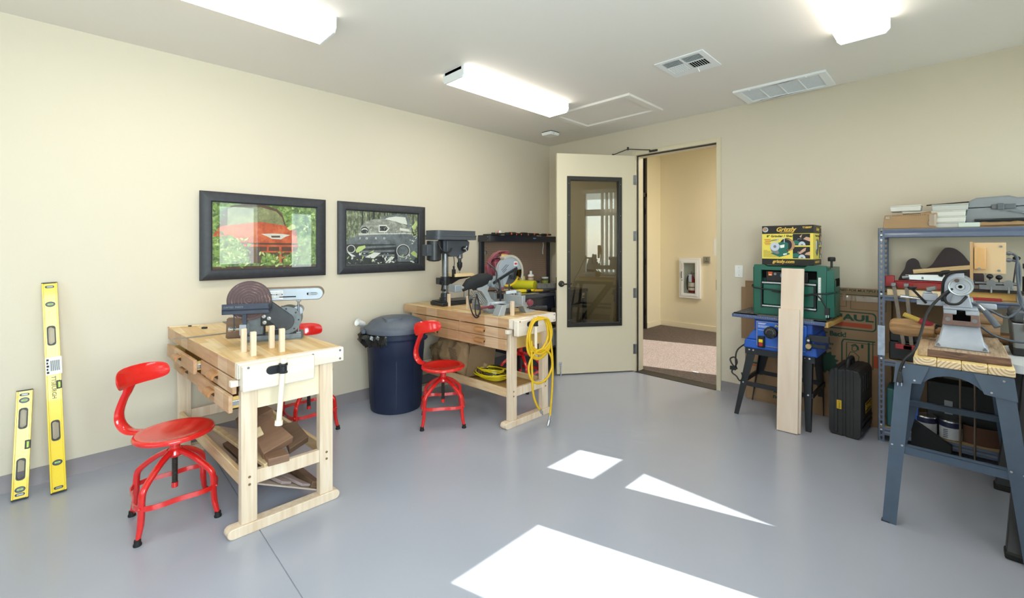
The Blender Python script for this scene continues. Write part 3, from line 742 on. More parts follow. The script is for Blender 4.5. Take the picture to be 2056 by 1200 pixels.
s2.location = (.912, -2.377, 0); s2.rotation_euler = (0, 0, math.radians(11)); s2['group'] = G
s3 = make_stool('red stool behind the nearer bench, against the left wall, only its feet and back showing', math.radians(176), 0)
s3.location = (.31, -3.205, 0); s3['group'] = G
s4 = make_stool('red stool in the shade behind the farther bench, seen between its legs', math.radians(200), .3)
s4.location = (.745, -1.315, 0); s4['group'] = G

# ================================================================== WORKBENCHES
BTOP = wood('butcher block top', '#efd8ae', '#dcbd8c', 'x', .38, 14, .045, '#e6d3b2', blockw=.33)
BEDGE = wood('laminated bench edge', '#e0c5a5', '#c9a686', 'x', .42, 16, .2, '#e0cab2', blockw=.15)
BLEG = wood('rubberwood leg', '#ecd9c2', '#d8bd9e', 'z', .45, 16)
BEND = wood('pale end board', '#f1e6d8', '#e5d3bd', 'y', .45, 12)
BPULL = wood('wood pull', '#bd8a5a', '#9c6c42', 'x', .35, 14)
BRAIL = wood('bench rail wood', '#ead0a6', '#cfa97a', 'x', .45, 14)
HARDB = paint('brown hardboard', '#b08a52', .6, var=.15, vs=30)
PLYP = paint('birch ply panel', '#f2e2c2', .5, var=.06, vs=8)
PLYT = paint('tan ply with shade', '#d3ae66', .5, var=.1, vs=8)  # tan includes the shade on the farther bench's end panel
DOWEL = paint('dark dowel end', '#7a5c3c', .6)
SH = .0735
def xfb(p): return (p[0], p[1] + SH * p[0], p[2])
def workbench(label, loc, pulled, panel, fallen, handle_tilt):
    t = thing('workbench', label, 'workbench', loc)
    B = lambda mb, *a, **k: mb.build(*a, xf=xfb, **k)
    Lb = -1.40
    B(MB().box(Lb, -.041, 0, .51, .776, .85), 'top', [BTOP], t, bevel=.003)
    B(MB().box(Lb, -.041, -.0015, 0, .777, .849), 'front_edge', BEDGE, t)
    B(MB().box(-.04, 0, 0, .51, .776, .85), 'end_cap', BEND, t, bevel=.002)
    jaw = B(MB().box(.001, .046, .008, .335, .722, .843), 'vise_jaw', BEND, t, bevel=.006)
    for y, z in ((.03, .835), (.18, .835), (.345, .835), (.49, .835), (.49, .79)):
        B(MB().cyl((.0, y, z), (.0475 if y < .3 else .0015, y, z), .006, n=10), 'bolt_head', STEELD, t)
    B(MB().box(.0, .002, .003, .004, .72, .845), 'joint_line', DARKHOLE, t)
    B(MB().box(-.060, -.030, -.020, .03, .735, .765), 'vise_guide', BEND, t, bevel=.003)
    for x in (-.095, -1.32):
        for y in (.03, .405):
            lg = B(MB().box(x, x + .045, y, y + .07, .05, .776), 'leg', BLEG, t, bevel=.003)
            if x > -1:
                for z in (.238, .275): B(MB().cyl((x + .046, y + .035, z), (x + .0405, y + .035, z), .0065, n=10), 'dowel', DOWEL, lg)
        B(MB().plate(arc(-.005, .025, .025, 90, 270, 6) + arc(.485, .025, .025, -90, 90, 6), (), x - .008, x + .053, 'yz'), 'sled_foot', BLEG, t, bevel=.003)
        B(MB().box(x + .01, x + .038, .1, .405, .228, .295), 'end_rail', BLEG, t, bevel=.003)
        B(MB().box(x + .012, x + .026, .1, .405, .60, .776), 'end_panel', panel, t)
    for y in (.034, .446): B(MB().box(-1.28, -.093, y, y + .022, .228, .295), 'long_rail', BRAIL, t, bevel=.003)
    if fallen:
        # the shelf panel has dropped at its near end
        B(MB().hexa([(-1.25, .06, .230), (-1.25, .43, .055), (-.10, .43, .045), (-.10, .06, .228)], [(-1.25, .06, .238), (-1.25, .43, .063), (-.10, .43, .053), (-.10, .06, .236)]), 'shelf_panel', paint('grey brown shelf panel', '#b8a79a', .6, var=.1), t)
    else:
        B(MB().box(-1.28, -.093, .056, .446, .243, .25), 'shelf_panel', HARDB, t)
    B(MB().box(-1.285, -.10, .055, .40, .60, .775), 'drawer_case', HARDB, t)
    B(MB().box(-.62, -.60, .012, .055, .60, .776), 'divider', BLEG, t)
    specs = [(-1.245, -.612, .690, .768), (-1.245, -.612, .602, .686), (-.608, -.07, .690, .768), (-.608, -.07, .602, .686)]
    for (a, c, z0, z1), out in zip(specs, pulled):
        d = B(MB().box(a, c, -.002 - out, .016 - out, z0, z1), 'drawer', BEDGE, t, bevel=.002)
        if out > .01:
            B(MB().box(a + .02, a + .03, .016 - out, .2, z0 + .01, z1 - .012).box(c - .03, c - .02, .016 - out, .2, z0 + .01, z1 - .012).box(a + .02, c - .02, .016 - out, .2, z0 + .01, z0 + .015), 'drawer_box', PLYT, d)
            B(MB().box(c - .02, c - .012, .016 - out, .1, (z0 + z1) / 2 - .012, (z0 + z1) / 2 + .012), 'slide_rail', STEEL, d, bevel=.002)
        m_ = (a + c) / 2; zc = (z0 + z1) / 2 + .004
        pl_ = MB()
        # half-round cup pull, open below
        prof = [(0, .020), (-.012, .0195), (-.024, .015), (-.032, .006), (-.034, -.006), (-.030, -.014), (-.024, -.012), (-.024, -.004), (-.018, .004), (-.008, .008), (0, .008)]
        N = 10; rings = []
        for i in range(N + 1):
            u = -1 + 2 * i / N; x = m_ + u * .05; r = 1 if abs(u) < .95 else .93
            rings.append([(x, -.002 - out + a_ * r, zc + c_ * (.55 + .45 * r)) for a_, c_ in prof])
        pl_.loft(rings); hd = B(pl_, 'pull', BPULL, d, smooth=50)
        B(MB().plate(rrect(m_ - .044, m_ + .044, zc - .014, zc + .004, .007), (), -.0035 - out, -.0015 - out, 'xz'), 'pull_shade', paint('pull hollow shade', '#5f4128', .7), hd)  # dark plate paints the shade inside the cup pull
    # vise screw collar and tommy bar
    cy, cz = .17, .806
    v_ = B(MB().lathe([(.001, cz - .046), (.019, cz - .046), (.02, cz - .04), (.0165, cz - .036), (.0165, cz - .012), (.02, cz - .008), (.02, cz), (.001, cz)], 18, (.078, cy, .03)), 'vise_screw', paint('black cast collar', '#1b1d22', .35), t)
    B(MB().cyl((.046, cy - .01, cz - .0), (.078, cy, cz), .013, n=12).plate(arc(cy - .045, cz, .02, 90, 270, 6) + [(cy, cz - .02), (cy, cz + .02)], (), .046, .054, 'yz'), 'vise_bracket', paint('black cast bracket', '#1d1f24', .35), v_)
    tx, ty = handle_tilt
    p, q = Vector((.078 - tx * .04, cy - ty * .04, cz + .052)), Vector((.078 + tx * .27, cy + ty * .27, cz - .255))
    hb_ = MB().cyl(p, q, .0105, .0125, 12)
    d_ = (q - p).normalized()
    hb_.cyl(p - d_ * .004, p + d_ * .018, .015, n=14).cyl(q - d_ * .012, q + d_ * .01, .0175, n=14)
    B(hb_, 'vise_handle', wood('pale tommy bar', '#f4ead9', '#e6d5ba', 'z', .4, 10), t)
    return t
workbench('nearer wooden workbench with the belt and disc sander on it, one drawer pulled out', (1.43, -3.928, 0), (.034, 0, .0, .016), PLYP, True, (.0, -.075))
workbench('farther wooden workbench with the drill press, a mitre saw and a hose over its end', (1.445, -2.113, 0), (0, .0, 0, 0), PLYT, False, (.0, .0))
def dog(loc, label, grp, h=.115, rz=.0):
    t = MB().box(-.0125, .0125, -.0125, .0125, -.03, h); o = t.build('bench_dog', BLEG, None, bevel=.002, loc=loc, rot=(0, 0, rz)); tag(o, label, 'bench dog', grp)
dog((1.165, -3.842, .85), 'pale square wooden peg left of the sander bench\'s pegs, in front of the disc', 'wooden bench dogs on the nearer bench', .122)
dog((1.297, -3.830, .85), 'pale square wooden peg on the sander bench, frontmost of its four', 'wooden bench dogs on the nearer bench', .122)
dog((1.168, -3.708, .85), 'pale square wooden peg on the sander bench, farthest back of its four', 'wooden bench dogs on the nearer bench', .122)
dog((1.305, -3.697, .85), 'pale square wooden peg on the sander bench, rightmost of its four', 'wooden bench dogs on the nearer bench', .122)
for (x, y), lb in zip([(.485, -2.005), (.757, -1.995), (1.298, -1.972)], ['wooden peg on the saw bench in front of the drill press base', 'wooden peg on the saw bench, middle one, by the black cord', 'wooden peg on the saw bench in front of the mitre saw\'s right foot']):
    dog((x, y, .85), lb, 'wooden bench dogs on the farther bench', .115)
for (px, py, pz), lb in zip([(.33, -2.07, .85), (.24, -1.98, .85), (.30, -1.72, .85)], ['black plug on the saw bench, nearest the bench\'s front edge', 'black plug on the saw bench, nearest its wall end', 'black plug on the saw bench behind the drill press']):
    o = MB().box(-.02, .02, -.012, .012, 0, .013).build('bench_plug', BLACKP, None, .003, loc=(px, py, pz), rot=(0, 0, .8)); tag(o, lb, 'plug', 'black plugs on the farther bench')
o = MB().box(-.016, .016, -.009, .009, 0, .012).build('bench_plug', BLACKP, None, .003, loc=(.235, -3.86, .85), rot=(0, 0, .9)); tag(o, 'small black plug on the sander bench near the pencil', 'plug')
# pencil
t = thing('pencil', 'natural wood pencil lying at the wall end of the sander bench', 'pencil', (.06, -3.945, .8545), math.radians(72))
MB().cyl((-.085, 0, 0), (.085, 0, 0), .0042, n=6).build('barrel', wood('pencil wood', '#ecd6b0', '#dfc496', 'x'), t)
MB().cyl((-.085, 0, 0), (-.10, 0, 0), .0042, .0008, 6).build('tip', paint('orange pencil tip', '#b5673a', .5), t)
MB().cyl((.02, 0, 0), (.04, 0, 0), .0046, n=6).build('band', BLACKP, t)
# steel framing square
o = MB().plate([(0, -.05), (.52, -.05), (.52, -.39), (.497, -.39), (.497, -.05 + .0), (.497, 0), (0, 0)][:0] or [(0, -.05), (.495, -.05), (.495, -.40), (.52, -.40), (.52, 0), (0, 0)], (), 0, .003, 'xy').build('framing_square', paint('worn steel', '#85837f', .35, .8, var=.2, vs=20), None, loc=(.025, -3.665, .8512))
tag(o, 'steel framing square lying across the sander bench, one arm over its edge', 'square')
def marks(parent, name, rects, mat, rot=None):
    """print too small to read: thin raised bars (x0, x1, y, z0, z1)"""
    k = MB()
    for x0, x1, y, z0, z1 in rects: k.box(min(x0, x1), max(x0, x1), y - .0004, y + .0004, z0, z1)
    return k.build(name, mat, parent)
# ================================================================== WOOD UNDER THE NEARER BENCH
WALN = wood('walnut', '#9b7860', '#735543', 'x', .5, 10, stretch=8)
WALN2 = wood('dark walnut', '#7a5f4d', '#54402f', 'x', .5, 10, stretch=8)
WALN3 = wood('grey walnut', '#ab9a97', '#85726e', 'x', .5, 10, stretch=8)
PALEW = wood('pale offcut', '#e8d3ae', '#d0b080', 'x', .5, 10)
def board4(name, pts, th, mat, label, grp=None, bevel=.003, cat='board'):
    """a loose board from its four top corners; local origin at its first corner"""
    P = [Vector(p) for p in pts]
    x = (P[1] - P[0]).normalized(); n = (P[1] - P[0]).cross(P[3] - P[0]).normalized()
    if n.z < 0: n = -n
    y = n.cross(x); M = Matrix((x, y, n)).transposed().to_4x4(); M.translation = P[0]; Mi_ = M.inverted()
    L = [Mi_ @ p for p in P]
    o = MB().hexa([(l.x, l.y, -th) for l in L], [(l.x, l.y, 0) for l in L]).build(name, mat, None, bevel)
    o.location = P[0]; o.rotation_euler = M.to_euler(); tag(o, label, cat, grp); return o
OG = 'wood offcuts under the nearer bench'
def shift(pts, d): return [tuple(a + b_ for a, b_ in zip(p, d)) for p in pts]
board4('walnut_slab', [(1.325, -3.79, .345), (1.282, -3.632, .372), (1.13, -3.70, .50), (1.06, -3.81, .47)], .045, WALN, 'large walnut slab lying tilted on the bench\'s lower shelf, a small pale block on it', OG)
board4('walnut_slab', [(1.29, -3.655, .315), (1.235, -3.535, .33), (1.06, -3.545, .37), (1.05, -3.63, .37)], .035, WALN2, 'dark walnut slab sticking out behind the large tilted slab toward the bench\'s right leg', OG)
board4('walnut_block', [(1.385, -3.785, .335), (1.40, -3.69, .337), (1.31, -3.69, .335), (1.28, -3.785, .335)], .038, WALN, 'thick walnut block on the bench\'s lower end rail, below the tilted slab', OG)
board4('pale_block', [(1.262, -3.812, .412), (1.252, -3.768, .418), (1.212, -3.776, .450), (1.222, -3.818, .446)], .012, PALEW, 'small pale wood block on the large walnut slab', OG)
board4('pale_strip', [(1.375, -3.80, .312), (1.36, -3.765, .312), (.60, -3.85, .296), (.57, -3.885, .296)], .02, PALEW, 'long pale wood strip running back along the bench\'s lower shelf', OG)
board4('walnut_piece', [(1.19, -3.85, .275), (1.17, -3.81, .285), (.84, -3.825, .285), (.84, -3.875, .27)], .028, WALN2, 'dark walnut stick between the lower rail and the pale strip', OG)
board4('walnut_piece', [(.99, -3.83, .36), (.97, -3.76, .39), (.72, -3.72, .39), (.74, -3.79, .36)], .05, WALN2, 'dark walnut chunk lying behind the bench\'s near left leg', OG)
board4('tan_piece', [(1.02, -3.76, .43), (.98, -3.65, .45), (.84, -3.66, .45), (.87, -3.75, .43)], .045, WALN, 'brown walnut end behind the large slab, nearest the drawers', OG)
board4('walnut_strip', [(1.325, -3.600, 0.119), (1.315, -3.550, 0.095), (1.000, -3.740, 0.186), (1.020, -3.790, 0.210)], .014, WALN3, 'greyish walnut strip on the dropped shelf panel, longest of the low pieces', OG)
board4('walnut_strip', [(1.325, -3.700, 0.169), (1.315, -3.650, 0.145), (1.030, -3.800, 0.217), (1.050, -3.850, 0.241)], .016, WALN3, 'greyish walnut strip on the dropped shelf panel, next to the white-ended piece', OG)
board4('walnut_piece', [(1.325, -3.545, 0.112), (1.325, -3.495, 0.088), (1.020, -3.530, 0.105), (1.020, -3.590, 0.134)], .034, WALN2, 'dark walnut piece with a pale sawn end behind the bench\'s right leg', OG)
board4('pale_chip', [(1.270, -3.740, 0.202), (1.260, -3.705, 0.185), (1.220, -3.710, 0.188), (1.230, -3.750, 0.207)], .012, PALEW, 'small pale chip of wood on the low walnut strips', OG)

# ================================================================== BELT AND DISC SANDER
HAM = paint('hammered grey enamel', '#73797d', .4, .3, var=.2, vs=40, bump=.25, bs=140)
GREYL = paint('light grey enamel', '#a9b0ba', .35, .3, var=.1, vs=20)
DKBLUE = paint('dark blue enamel', '#343b4d', .45, var=.3, vs=25)
m, nt, b = newmat('worn sanding disc')
v = mapped(nt, (1, 1, 1)); wv = node(nt, 'ShaderNodeTexWave', wave_type='RINGS', rings_direction='Y'); wv.inputs['Scale'].default_value = 20; wv.inputs['Distortion'].default_value = 7; wv.inputs['Detail'].default_value = 5; wv.inputs['Detail Scale'].default_value = 1.2; wv.inputs['Detail Roughness'].default_value = .7
nt.links.new(v, wv.inputs['Vector']); nz = node(nt, 'ShaderNodeTexNoise'); nz.inputs['Scale'].default_value = 14; nz.inputs['Detail'].default_value = 5; nt.links.new(v, nz.inputs['Vector'])
mu = node(nt, 'ShaderNodeMath'); mu.operation = 'MULTIPLY'; nt.links.new(wv.outputs['Fac'], mu.inputs[0]); nt.links.new(nz.outputs[0], mu.inputs[1])
nt.links.new(ramp(nt, mu.outputs[0], [(.2, lin('#5a4647')), (.5, lin('#6b5454')), (.62, lin('#a98c76'))]), b.inputs['Base Color']); b.inputs['Roughness'].default_value = .8
DISC = m
t = thing('belt_disc_sander', 'old grey belt and disc sander on the nearer bench', 'sander', (.913, -3.797, .8505), math.radians(65.7))
MB().box(0, .316, 0, .13, .006, .034).box(-.004, .32, -.004, .134, 0, .007).build('base', HAM, t, .003)
MB().box(.028, .112, .02, .09, .034, .15).box(.04, .10, .03, .085, .15, .24).build('pedestal', HAM, t, .006)
MB().cyl((0, 0, 0), (0, .022, 0), .112, n=48).cyl((0, .022, 0), (0, .05, 0), .10, .03, 32).build('sanding_disc', [DISC], t, loc=(.05, -.05, .247))
tb = MB().box(-.066, .165, -.13, -.055, .199, .212).box(-.066, .165, -.13, -.122, .182, .239).box(-.066, -.058, -.13, -.055, .182, .212).box(.157, .165, -.13, -.055, .19, .235)
tb.build('work_table', DKBLUE, t, .002)
text('CAPTED  PARIOI', .0125, (-.01, -.1306, .222), FY, STEELD, t)
k = MB(); k.box(.026, .046, -.10, -.085, .08, .2); k.cyl((-.016, -.09, .085), (-.016, -.09, .19), .003, n=8); k.build('table_bracket', DKBLUE, t)
MB().box(.012, .046, -.105, -.02, .06, .12).build('pivot_block', GREYL, t, .003)
k = MB().cyl((-.035, -.07, .092), (.015, -.07, .092), .010, n=12).cyl((-.046, -.07, .092), (-.035, -.07, .092), .014, n=12).cyl((-.02, -.07, .092), (-.014, -.07, .092), .014, n=12); k.build('clamp_knob', STEEL, t)
k = MB()
for x, z in ((.118, .148), (.122, .112), (.145, .135)): k.cyl((x, -.002, z), (x, -.014, z), .011, n=14).cyl((x, -.014, z), (x, -.018, z), .006, n=8)
k.build('idler_bolt', STEEL, t); MB().box(.10, .165, -.002, .03, .09, .17).build('idler_plate', BLACKP, t, .004)
o = [(.10, .235)] + arc(.40, .2695, .0345, -90, 90, 12) + [(.10, .304)]
MB().plate(o, (), .015, .09, 'xz').build('belt_arm', GREYL, t, .003)
o2 = arc(.40, .2695, .0375, -90, 90, 14); bp_ = [(.09, .232)] + o2 + [(.09, .307)]; bi = [(.09, .235)] + arc(.40, .2695, .0347, -90, 90, 14) + [(.09, .304)]
MB().plate(bp_ + bi[::-1], (), .012, .112, 'xz').build('sanding_belt', paint('tan sanding belt', '#8c7a68', .85, var=.2, vs=40), t)
k = MB().box(.345, .40, .008, .0155, .262, .276); k.build('tension_slot', DARKHOLE, t, .004); MB().box(.36, .405, .004, .012, .265, .274).cyl((.362, .002, .269), (.362, .010, .269), .009, n=10).build('tension_bolt', STEELD, t)
MB().box(.195, .285, .0125, .0155, .252, .258).build('slot_lever', DARKHOLE, t)
lb = MB().box(.135, .215, .0135, .0152, .243, .293).build('maker_label', WH, t)
MB().box(.137, .213, .0128, .0134, .265, .275).build('label_band', INK, lb)
text('NE STATE INDUSTRIES', .0075, (.175, .0128, .284), FY, INK, lb)
marks(lb, 'printed_lines', [(.142, .1325, .0125, .268, .272), (.155, .18, .0125, .268, .272), (.184, .208, .0125, .268, .272)], WH); marks(lb, 'printed_lines', [(.14, .17, .013, .256, .258), (.174, .209, .013, .256, .258), (.14, .195, .013, .249, .251)], INK)
k = MB().cyl((.297, .03, .03), (.297, .03, .23), .006, n=10).box(.285, .31, .02, .045, .222, .238).box(.285, .312, .015, .045, .03, .042); k.build('support_rod', STEELD, t, .002)
g = []
for a_ in range(-20, 201, 20): pass
g = arc(.225, .11, .052, -150, 60, 12) + arc(.105, .225, .04, 60, 210, 8)
MB().plate(g, (), -.012, .012, 'xz').build('belt_guard', paint('dark guard enamel', '#3a3d42', .45, var=.25, vs=20), t, .004)
MB().cyl((.232, .012, .115), (.232, .15, .115), .078, n=32).lathe([(.078, .0), (.082, .0), (.082, .014), (.078, .014)], 32, (.232, .014, .115), 'y').build('motor', HAM, t)
k = MB()
for a_ in (40, 130, 220, 310, 0, 90): k.cyl((.232 + .068 * math.cos(math.radians(a_)), .008, .115 + .068 * math.sin(math.radians(a_))), (.232 + .068 * math.cos(math.radians(a_)), .014, .115 + .068 * math.sin(math.radians(a_))), .005, n=8)
k.build('motor_screw', BLACKM, t)
MB().cyl((.292, .04, .165), (.292, .13, .165), .028, n=18).build('capacitor', GREYL, t)
MB().box(.16, .20, -.006, .012, .035, .06).tube(smooth_path([(.16, .0, .045), (.145, -.005, .06), (.15, .0, .09)], 4), .005, 8).build('switch_cord', BLACKP, t)
o = MB().box(-.055, .055, -.03, .03, 0, .115).build('walnut_offcut', WALN2, None, .003, loc=(.72, -3.775, .853), rot=(0, .05, 1.2)); tag(o, 'dark walnut block standing behind the sanding disc', 'block')
o = MB().box(-.05, .05, -.02, .02, 0, .17).build('walnut_offcut', WALN, None, .003, loc=(.80, -3.56, .853), rot=(0, .35, 1.15)); tag(o, 'brown wood block standing behind the sander below its belt arm', 'block')

# ================================================================== RUBBISH BIN
bn = thing('rubbish_bin', 'navy blue round plastic rubbish bin between the two benches', 'bin', (.345, -2.475, 0), math.radians(-30))
N = 48
def ringz(r, z, ribs=0):
    out = []
    for k in range(N):
        a = 2 * PI * k / N; f = 1 + (ribs if (k % 12) in (0, 6) else 0)
        out.append((r * f * math.cos(a), r * f * math.sin(a), z))
    return out
MB().loft([ringz(.195, .018), ringz(.205, .0), ringz(.214, .002), ringz(.218, .03), ringz(.236, .46, .006), ringz(.239, .463), ringz(.241, .50), ringz(.243, .503), ringz(.246, .60), ringz(.249, .62), ringz(.256, .625), ringz(.258, .69), ringz(.25, .692), ringz(.236, .5), ringz(.2, .05)]).build('body', NAVY, bn, smooth=50)
for a in range(4):
    for da in (-.33, .33):
        M = Matrix.Rotation(a * PI / 2 + .35 + da, 4, 'Z')
        MB().hexa([(.212, -.004, .04), (.2205, -.004, .04), (.2205, .004, .04), (.212, .004, .04)], [(.226, -.004, .45), (.2375, -.004, .45), (.2375, .004, .45), (.226, .004, .45)], M=M).build('body_rib', NAVY, bn)
for a in (0, PI):
    M = Matrix.Rotation(a + .9, 4, 'Z')
    MB().plate([(.24, .64), (.295, .64), (.295, .62), (.275, .60), (.24, .585)], (), -.06, .06, 'xz', M=M).build('grip', NAVY, bn, .006)
LID = paint('dusty navy lid', '#36445a', .55, col2='#6b7079', vs=3)
ld = MB().loft([ringz(.264, .668), ringz(.270, .672), ringz(.270, .705), ringz(.262, .716), ringz(.245, .72), ringz(.235, .738), ringz(.205, .765), ringz(.15, .787), ringz(.08, .797), ringz(.01, .80)]).build('lid', LID, bn, smooth=50)
for a in (.9,):
    M = Matrix.Rotation(-.35, 4, 'Z')
    MB().plate(rrect(-.085, .085, -.07, .07, .02), [rrect(-.068, .068, -.055, .055, .014)], .772, .80, 'xy', M=Matrix.Rotation(.25, 4, 'Z') @ Matrix.Translation((.075, -.055, -.004))).build('lid_handle', LID, ld, .006)
MB().box(-.09, .09, -.295, -.262, .672, .70, M=Matrix.Rotation(.15, 4, 'Z')).build('lid_tab', LID, ld, .006)
k = MB(); random.seed(3)
rings = []
NL = 40
for i in range(NL):
    a = math.radians(160 + i * 136 / (NL - 1)); r = .262; e = max(0.0, math.sin(PI * i / (NL - 1))) ** .75
    u = random.uniform; z_ = .012 * math.sin(i * 1.9)
    q = lambda rr, zz: (math.cos(a) * rr, math.sin(a) * rr, zz)
    rings.append([q(r - .012, .668), q(r + (.02 + u(0, .03)) * e, .666 + z_ * .5), q(r + (.035 + u(0, .045)) * e, .64 + z_ + u(-.012, .012)), q(r + (.025 + u(0, .04)) * e, .612 + z_ * 1.5 + u(-.02, .015)), q(r + (.004 + u(0, .02)) * e, .60 - .035 * e + z_ + u(-.018, .018)), q(r - .004, .60 - .03 * e)])
k.loft(rings).build('bin_liner', paint('black bin liner', '#1b1b1a', .22, bump=.6, bs=45), bn, smooth=30)
bpy.data.objects['bin_liner'].rotation_euler = (0, 0, .85)
o = MB().lathe([(.001, 0), (.022, 0), (.024, .004), (.03, .075), (.033, .08), (.030, .08), (.001, .01)], 16).build('paper_cup', WHITEP, None, loc=(.10, -2.655, .71), rot=(1.1, .5, 0)); tag(o, 'white paper cup sticking out under the bin lid', 'cup')

# ================================================================== DRILL PRESS
GREYD = paint('dark grey machine enamel', '#454a52', .4, var=.1, vs=10)
BLK = paint('black machine enamel', '#202226', .35)
dp = thing('drill_press', 'grey and black bench drill press on the farther bench', 'drill press', (.385, -1.975, .8505), math.radians(88))
# local x: towards the chuck; y: away to the left
MB().box(-.10, .27, -.105, .105, 0, .035).box(-.09, .26, -.095, .095, .035, .045).build('base', BLK, dp, .006)
MB().lathe([(.055, .04), (.055, .07), (.045, .075), (.042, .11), (.032, .115)], 24).build('column_collar', BLK, dp)
MB().cyl((0, 0, .05), (0, 0, .64), .031, n=28).build('column', STEELD, dp)
hp = rrect(-.17, .31, -.115, .115, .05, 6)
MB().plate(hp, (), .62, .655, 'xy').plate(rrect(-.165, .305, -.11, .11, .05, 6), (), .66, .708, 'xy').plate(rrect(-.173, .313, -.118, .118, .05, 6), (), .652, .664, 'xy').build('belt_cover', GREYD, dp, .005)
MB().box(-.05, .10, -.05, .05, .49, .62).plate([(-.02, .5), (.02, .46), (.10, .46), (.235, .52), (.25, .60), (.22, .62), (-.02, .62)], (), -.06, .06, 'xz').build('head_casting', GREYD, dp, .008)
MB().cyl((-.125, .0, .43), (-.125, 0, .61), .068, n=28).lathe([(.001, .415), (.05, .42), (.066, .435), (.068, .445)], 28, (-.125, 0, 0)).build('motor', BLK, dp)
MB().box(-.225, -.175, -.045, .045, .47, .575).build('capacitor_box', GREYD, dp, .006)
MB().tube(smooth_path([(-.12, -.07, .58), (-.10, -.085, .53), (-.05, -.08, .50), (0, -.075, .51), (.03, -.07, .54)], 5), .007, 8).build('motor_cord', BLACKP, dp)
MB().lathe([(.03, .46), (.03, .50), (.001, .50)], 20, (.17, 0, 0)).lathe([(.001, .43), (.02, .43), (.024, .44), (.03, .445), (.03, .47)], 20, (.17, 0, 0)).build('quill', STEELD, dp)
MB().lathe([(.001, .32), (.01, .32), (.014, .335), (.026, .36), (.027, .40), (.018, .405), (.016, .43)], 20, (.17, 0, 0)).build('chuck', BLK, dp)
MB().cyl((.17, 0, .265), (.17, 0, .325), .003, n=8).build('drill_bit', STEEL, dp)
h_ = MB().cyl((.17, -.06, .535), (.17, -.10, .535), .025, n=18); h_.build('feed_hub', BLK, dp)
k = MB()
for a in (60, 180, 300): k.cyl((.17, -.095, .535), (.17 + .07 * math.cos(math.radians(a)) * .4, -.10, .535 + .03 * math.sin(math.radians(a))), .006, n=8)
k.build('feed_handle', STEEL, dp)
MB().lathe([(.031, .19), (.045, .19), (.045, .27), (.031, .27)], 20).plate([(.03, .20), (.06, .195), (.15, .235), (.26, .248), (.26, .258), (.03, .262)], (), -.022, .022, 'xz').box(.06, .27, -.085, .085, .258, .266).box(-.085, -.04, -.03, .03, .20, .262).build('table_arm', BLK, dp, .003)
MB().cyl((-.06, -.03, .225), (-.06, -.06, .225), .012, n=12).bar((-.06, -.055, .23), (-.075, -.058, .15), .016, .01, (0, 1, 0)).cyl((-.075, -.055, .15), (-.075, -.11, .15), .011, n=10).build('table_crank', BLK, dp)
o = MB().box(.05, .275, -.10, .09, .267, .296).build('wood_table_top', wood('pine top', '#f0dcb0', '#dfc08a', 'x', .5), dp, .002)
MB().tube(smooth_path([(.05, -.07, .46), (.055, -.075, .40), (.05, -.07, .36)], 4), .004, 8).box(.036, .066, -.082, -.058, .26, .34).box(.044, .058, -.078, -.062, .34, .37).build('hanging_plug', BLACKP, dp, .002)

# small vise on the bench behind the column
vs_ = thing('drill_vise', 'small dull metal vise standing behind the drill press column', 'vise', (.40, -1.62, .8505), math.radians(70))
MB().box(-.06, .08, -.03, .03, 0, .02).box(-.06, -.03, -.03, .03, .02, .07).box(.04, .08, -.03, .03, .02, .07).build('body', STEELD, vs_, .003)
MB().cyl((-.03, 0, .045), (.04, 0, .045), .009, n=10).cyl((-.06, 0, .045), (-.12, 0, .045), .009, n=10).cyl((-.115, 0, .02), (-.115, 0, .16), .005, n=8).ball((-.115, 0, .165), .012, 8, 6).build('screw', STEELD, vs_)

# ================================================================== MITRE SAW
MAR = paint('maroon plastic', '#7c3a44', .45, var=.12, vs=12)
CAST = paint('cast aluminium grey', '#aeb2b4', .42, .35, var=.08, vs=15)
CASTD = paint('grey cast base', '#90969a', .45, .3, var=.1, vs=15)
ms = thing('mitre_saw', 'grey and maroon sliding mitre saw on the farther bench', 'mitre saw', (1.055, -1.925, .8505), math.radians(86))
# local x: towards the operator at the bench's far side; y: towards the wall; z: up
MB().lathe([(.001, .0), (.112, .0), (.114, .006), (.114, .034), (.106, .042), (.10, .045)], 40).build('base_ring', CASTD, ms)
MB().lathe([(.10, .045), (.103, .05), (.103, .09), (.098, .098), (.001, .10)], 40).box(.08, .20, -.05, .05, .055, .096).build('turntable', CAST, ms)
MB().box(-.10, .17, -.205, -.09, .055, .085).hexa([(-.15, -.215, 0), (-.085, -.215, 0), (-.085, -.13, 0), (-.15, -.13, 0)], [(-.10, -.205, .085), (-.05, -.205, .085), (-.05, -.13, .085), (-.10, -.13, .085)]).hexa([(.15, -.215, 0), (.20, -.215, 0), (.20, -.13, 0), (.15, -.13, 0)], [(.11, -.205, .085), (.165, -.205, .085), (.165, -.13, .085), (.11, -.13, .085)]).box(.19, .26, -.205, -.15, 0, .014).build('base_foot', CAST, ms, .004)
MB().box(-.08, .15, .09, .25, .05, .08).box(-.08, -.03, .2, .25, 0, .05).box(.1, .15, .2, .25, 0, .05).build('base_foot', CASTD, ms, .004)
MB().box(.03, .055, -.30, -.06, .085, .155).box(.025, .06, -.305, -.298, .075, .16).build('fence', CAST, ms, .003)
MB().box(.03, .055, .06, .26, .085, .155).build('fence', CASTD, ms, .003)
MB().lathe([(.001, -.315), (.012, -.315), (.012, -.327), (.024, -.332), (.029, -.348), (.024, -.364), (.001, -.37)], 18, (.07, 0, .105), 'y').build('fence_knob', MAR, ms)
MB().cyl((.09, -.13, .085), (.09, -.13, .17), .008, n=10).bar((.03, -.09, .168), (.10, -.15, .178), .03, .028).box(.09, .12, -.19, -.15, .085, .17).build('hold_down_clamp', CAST, ms, .003)
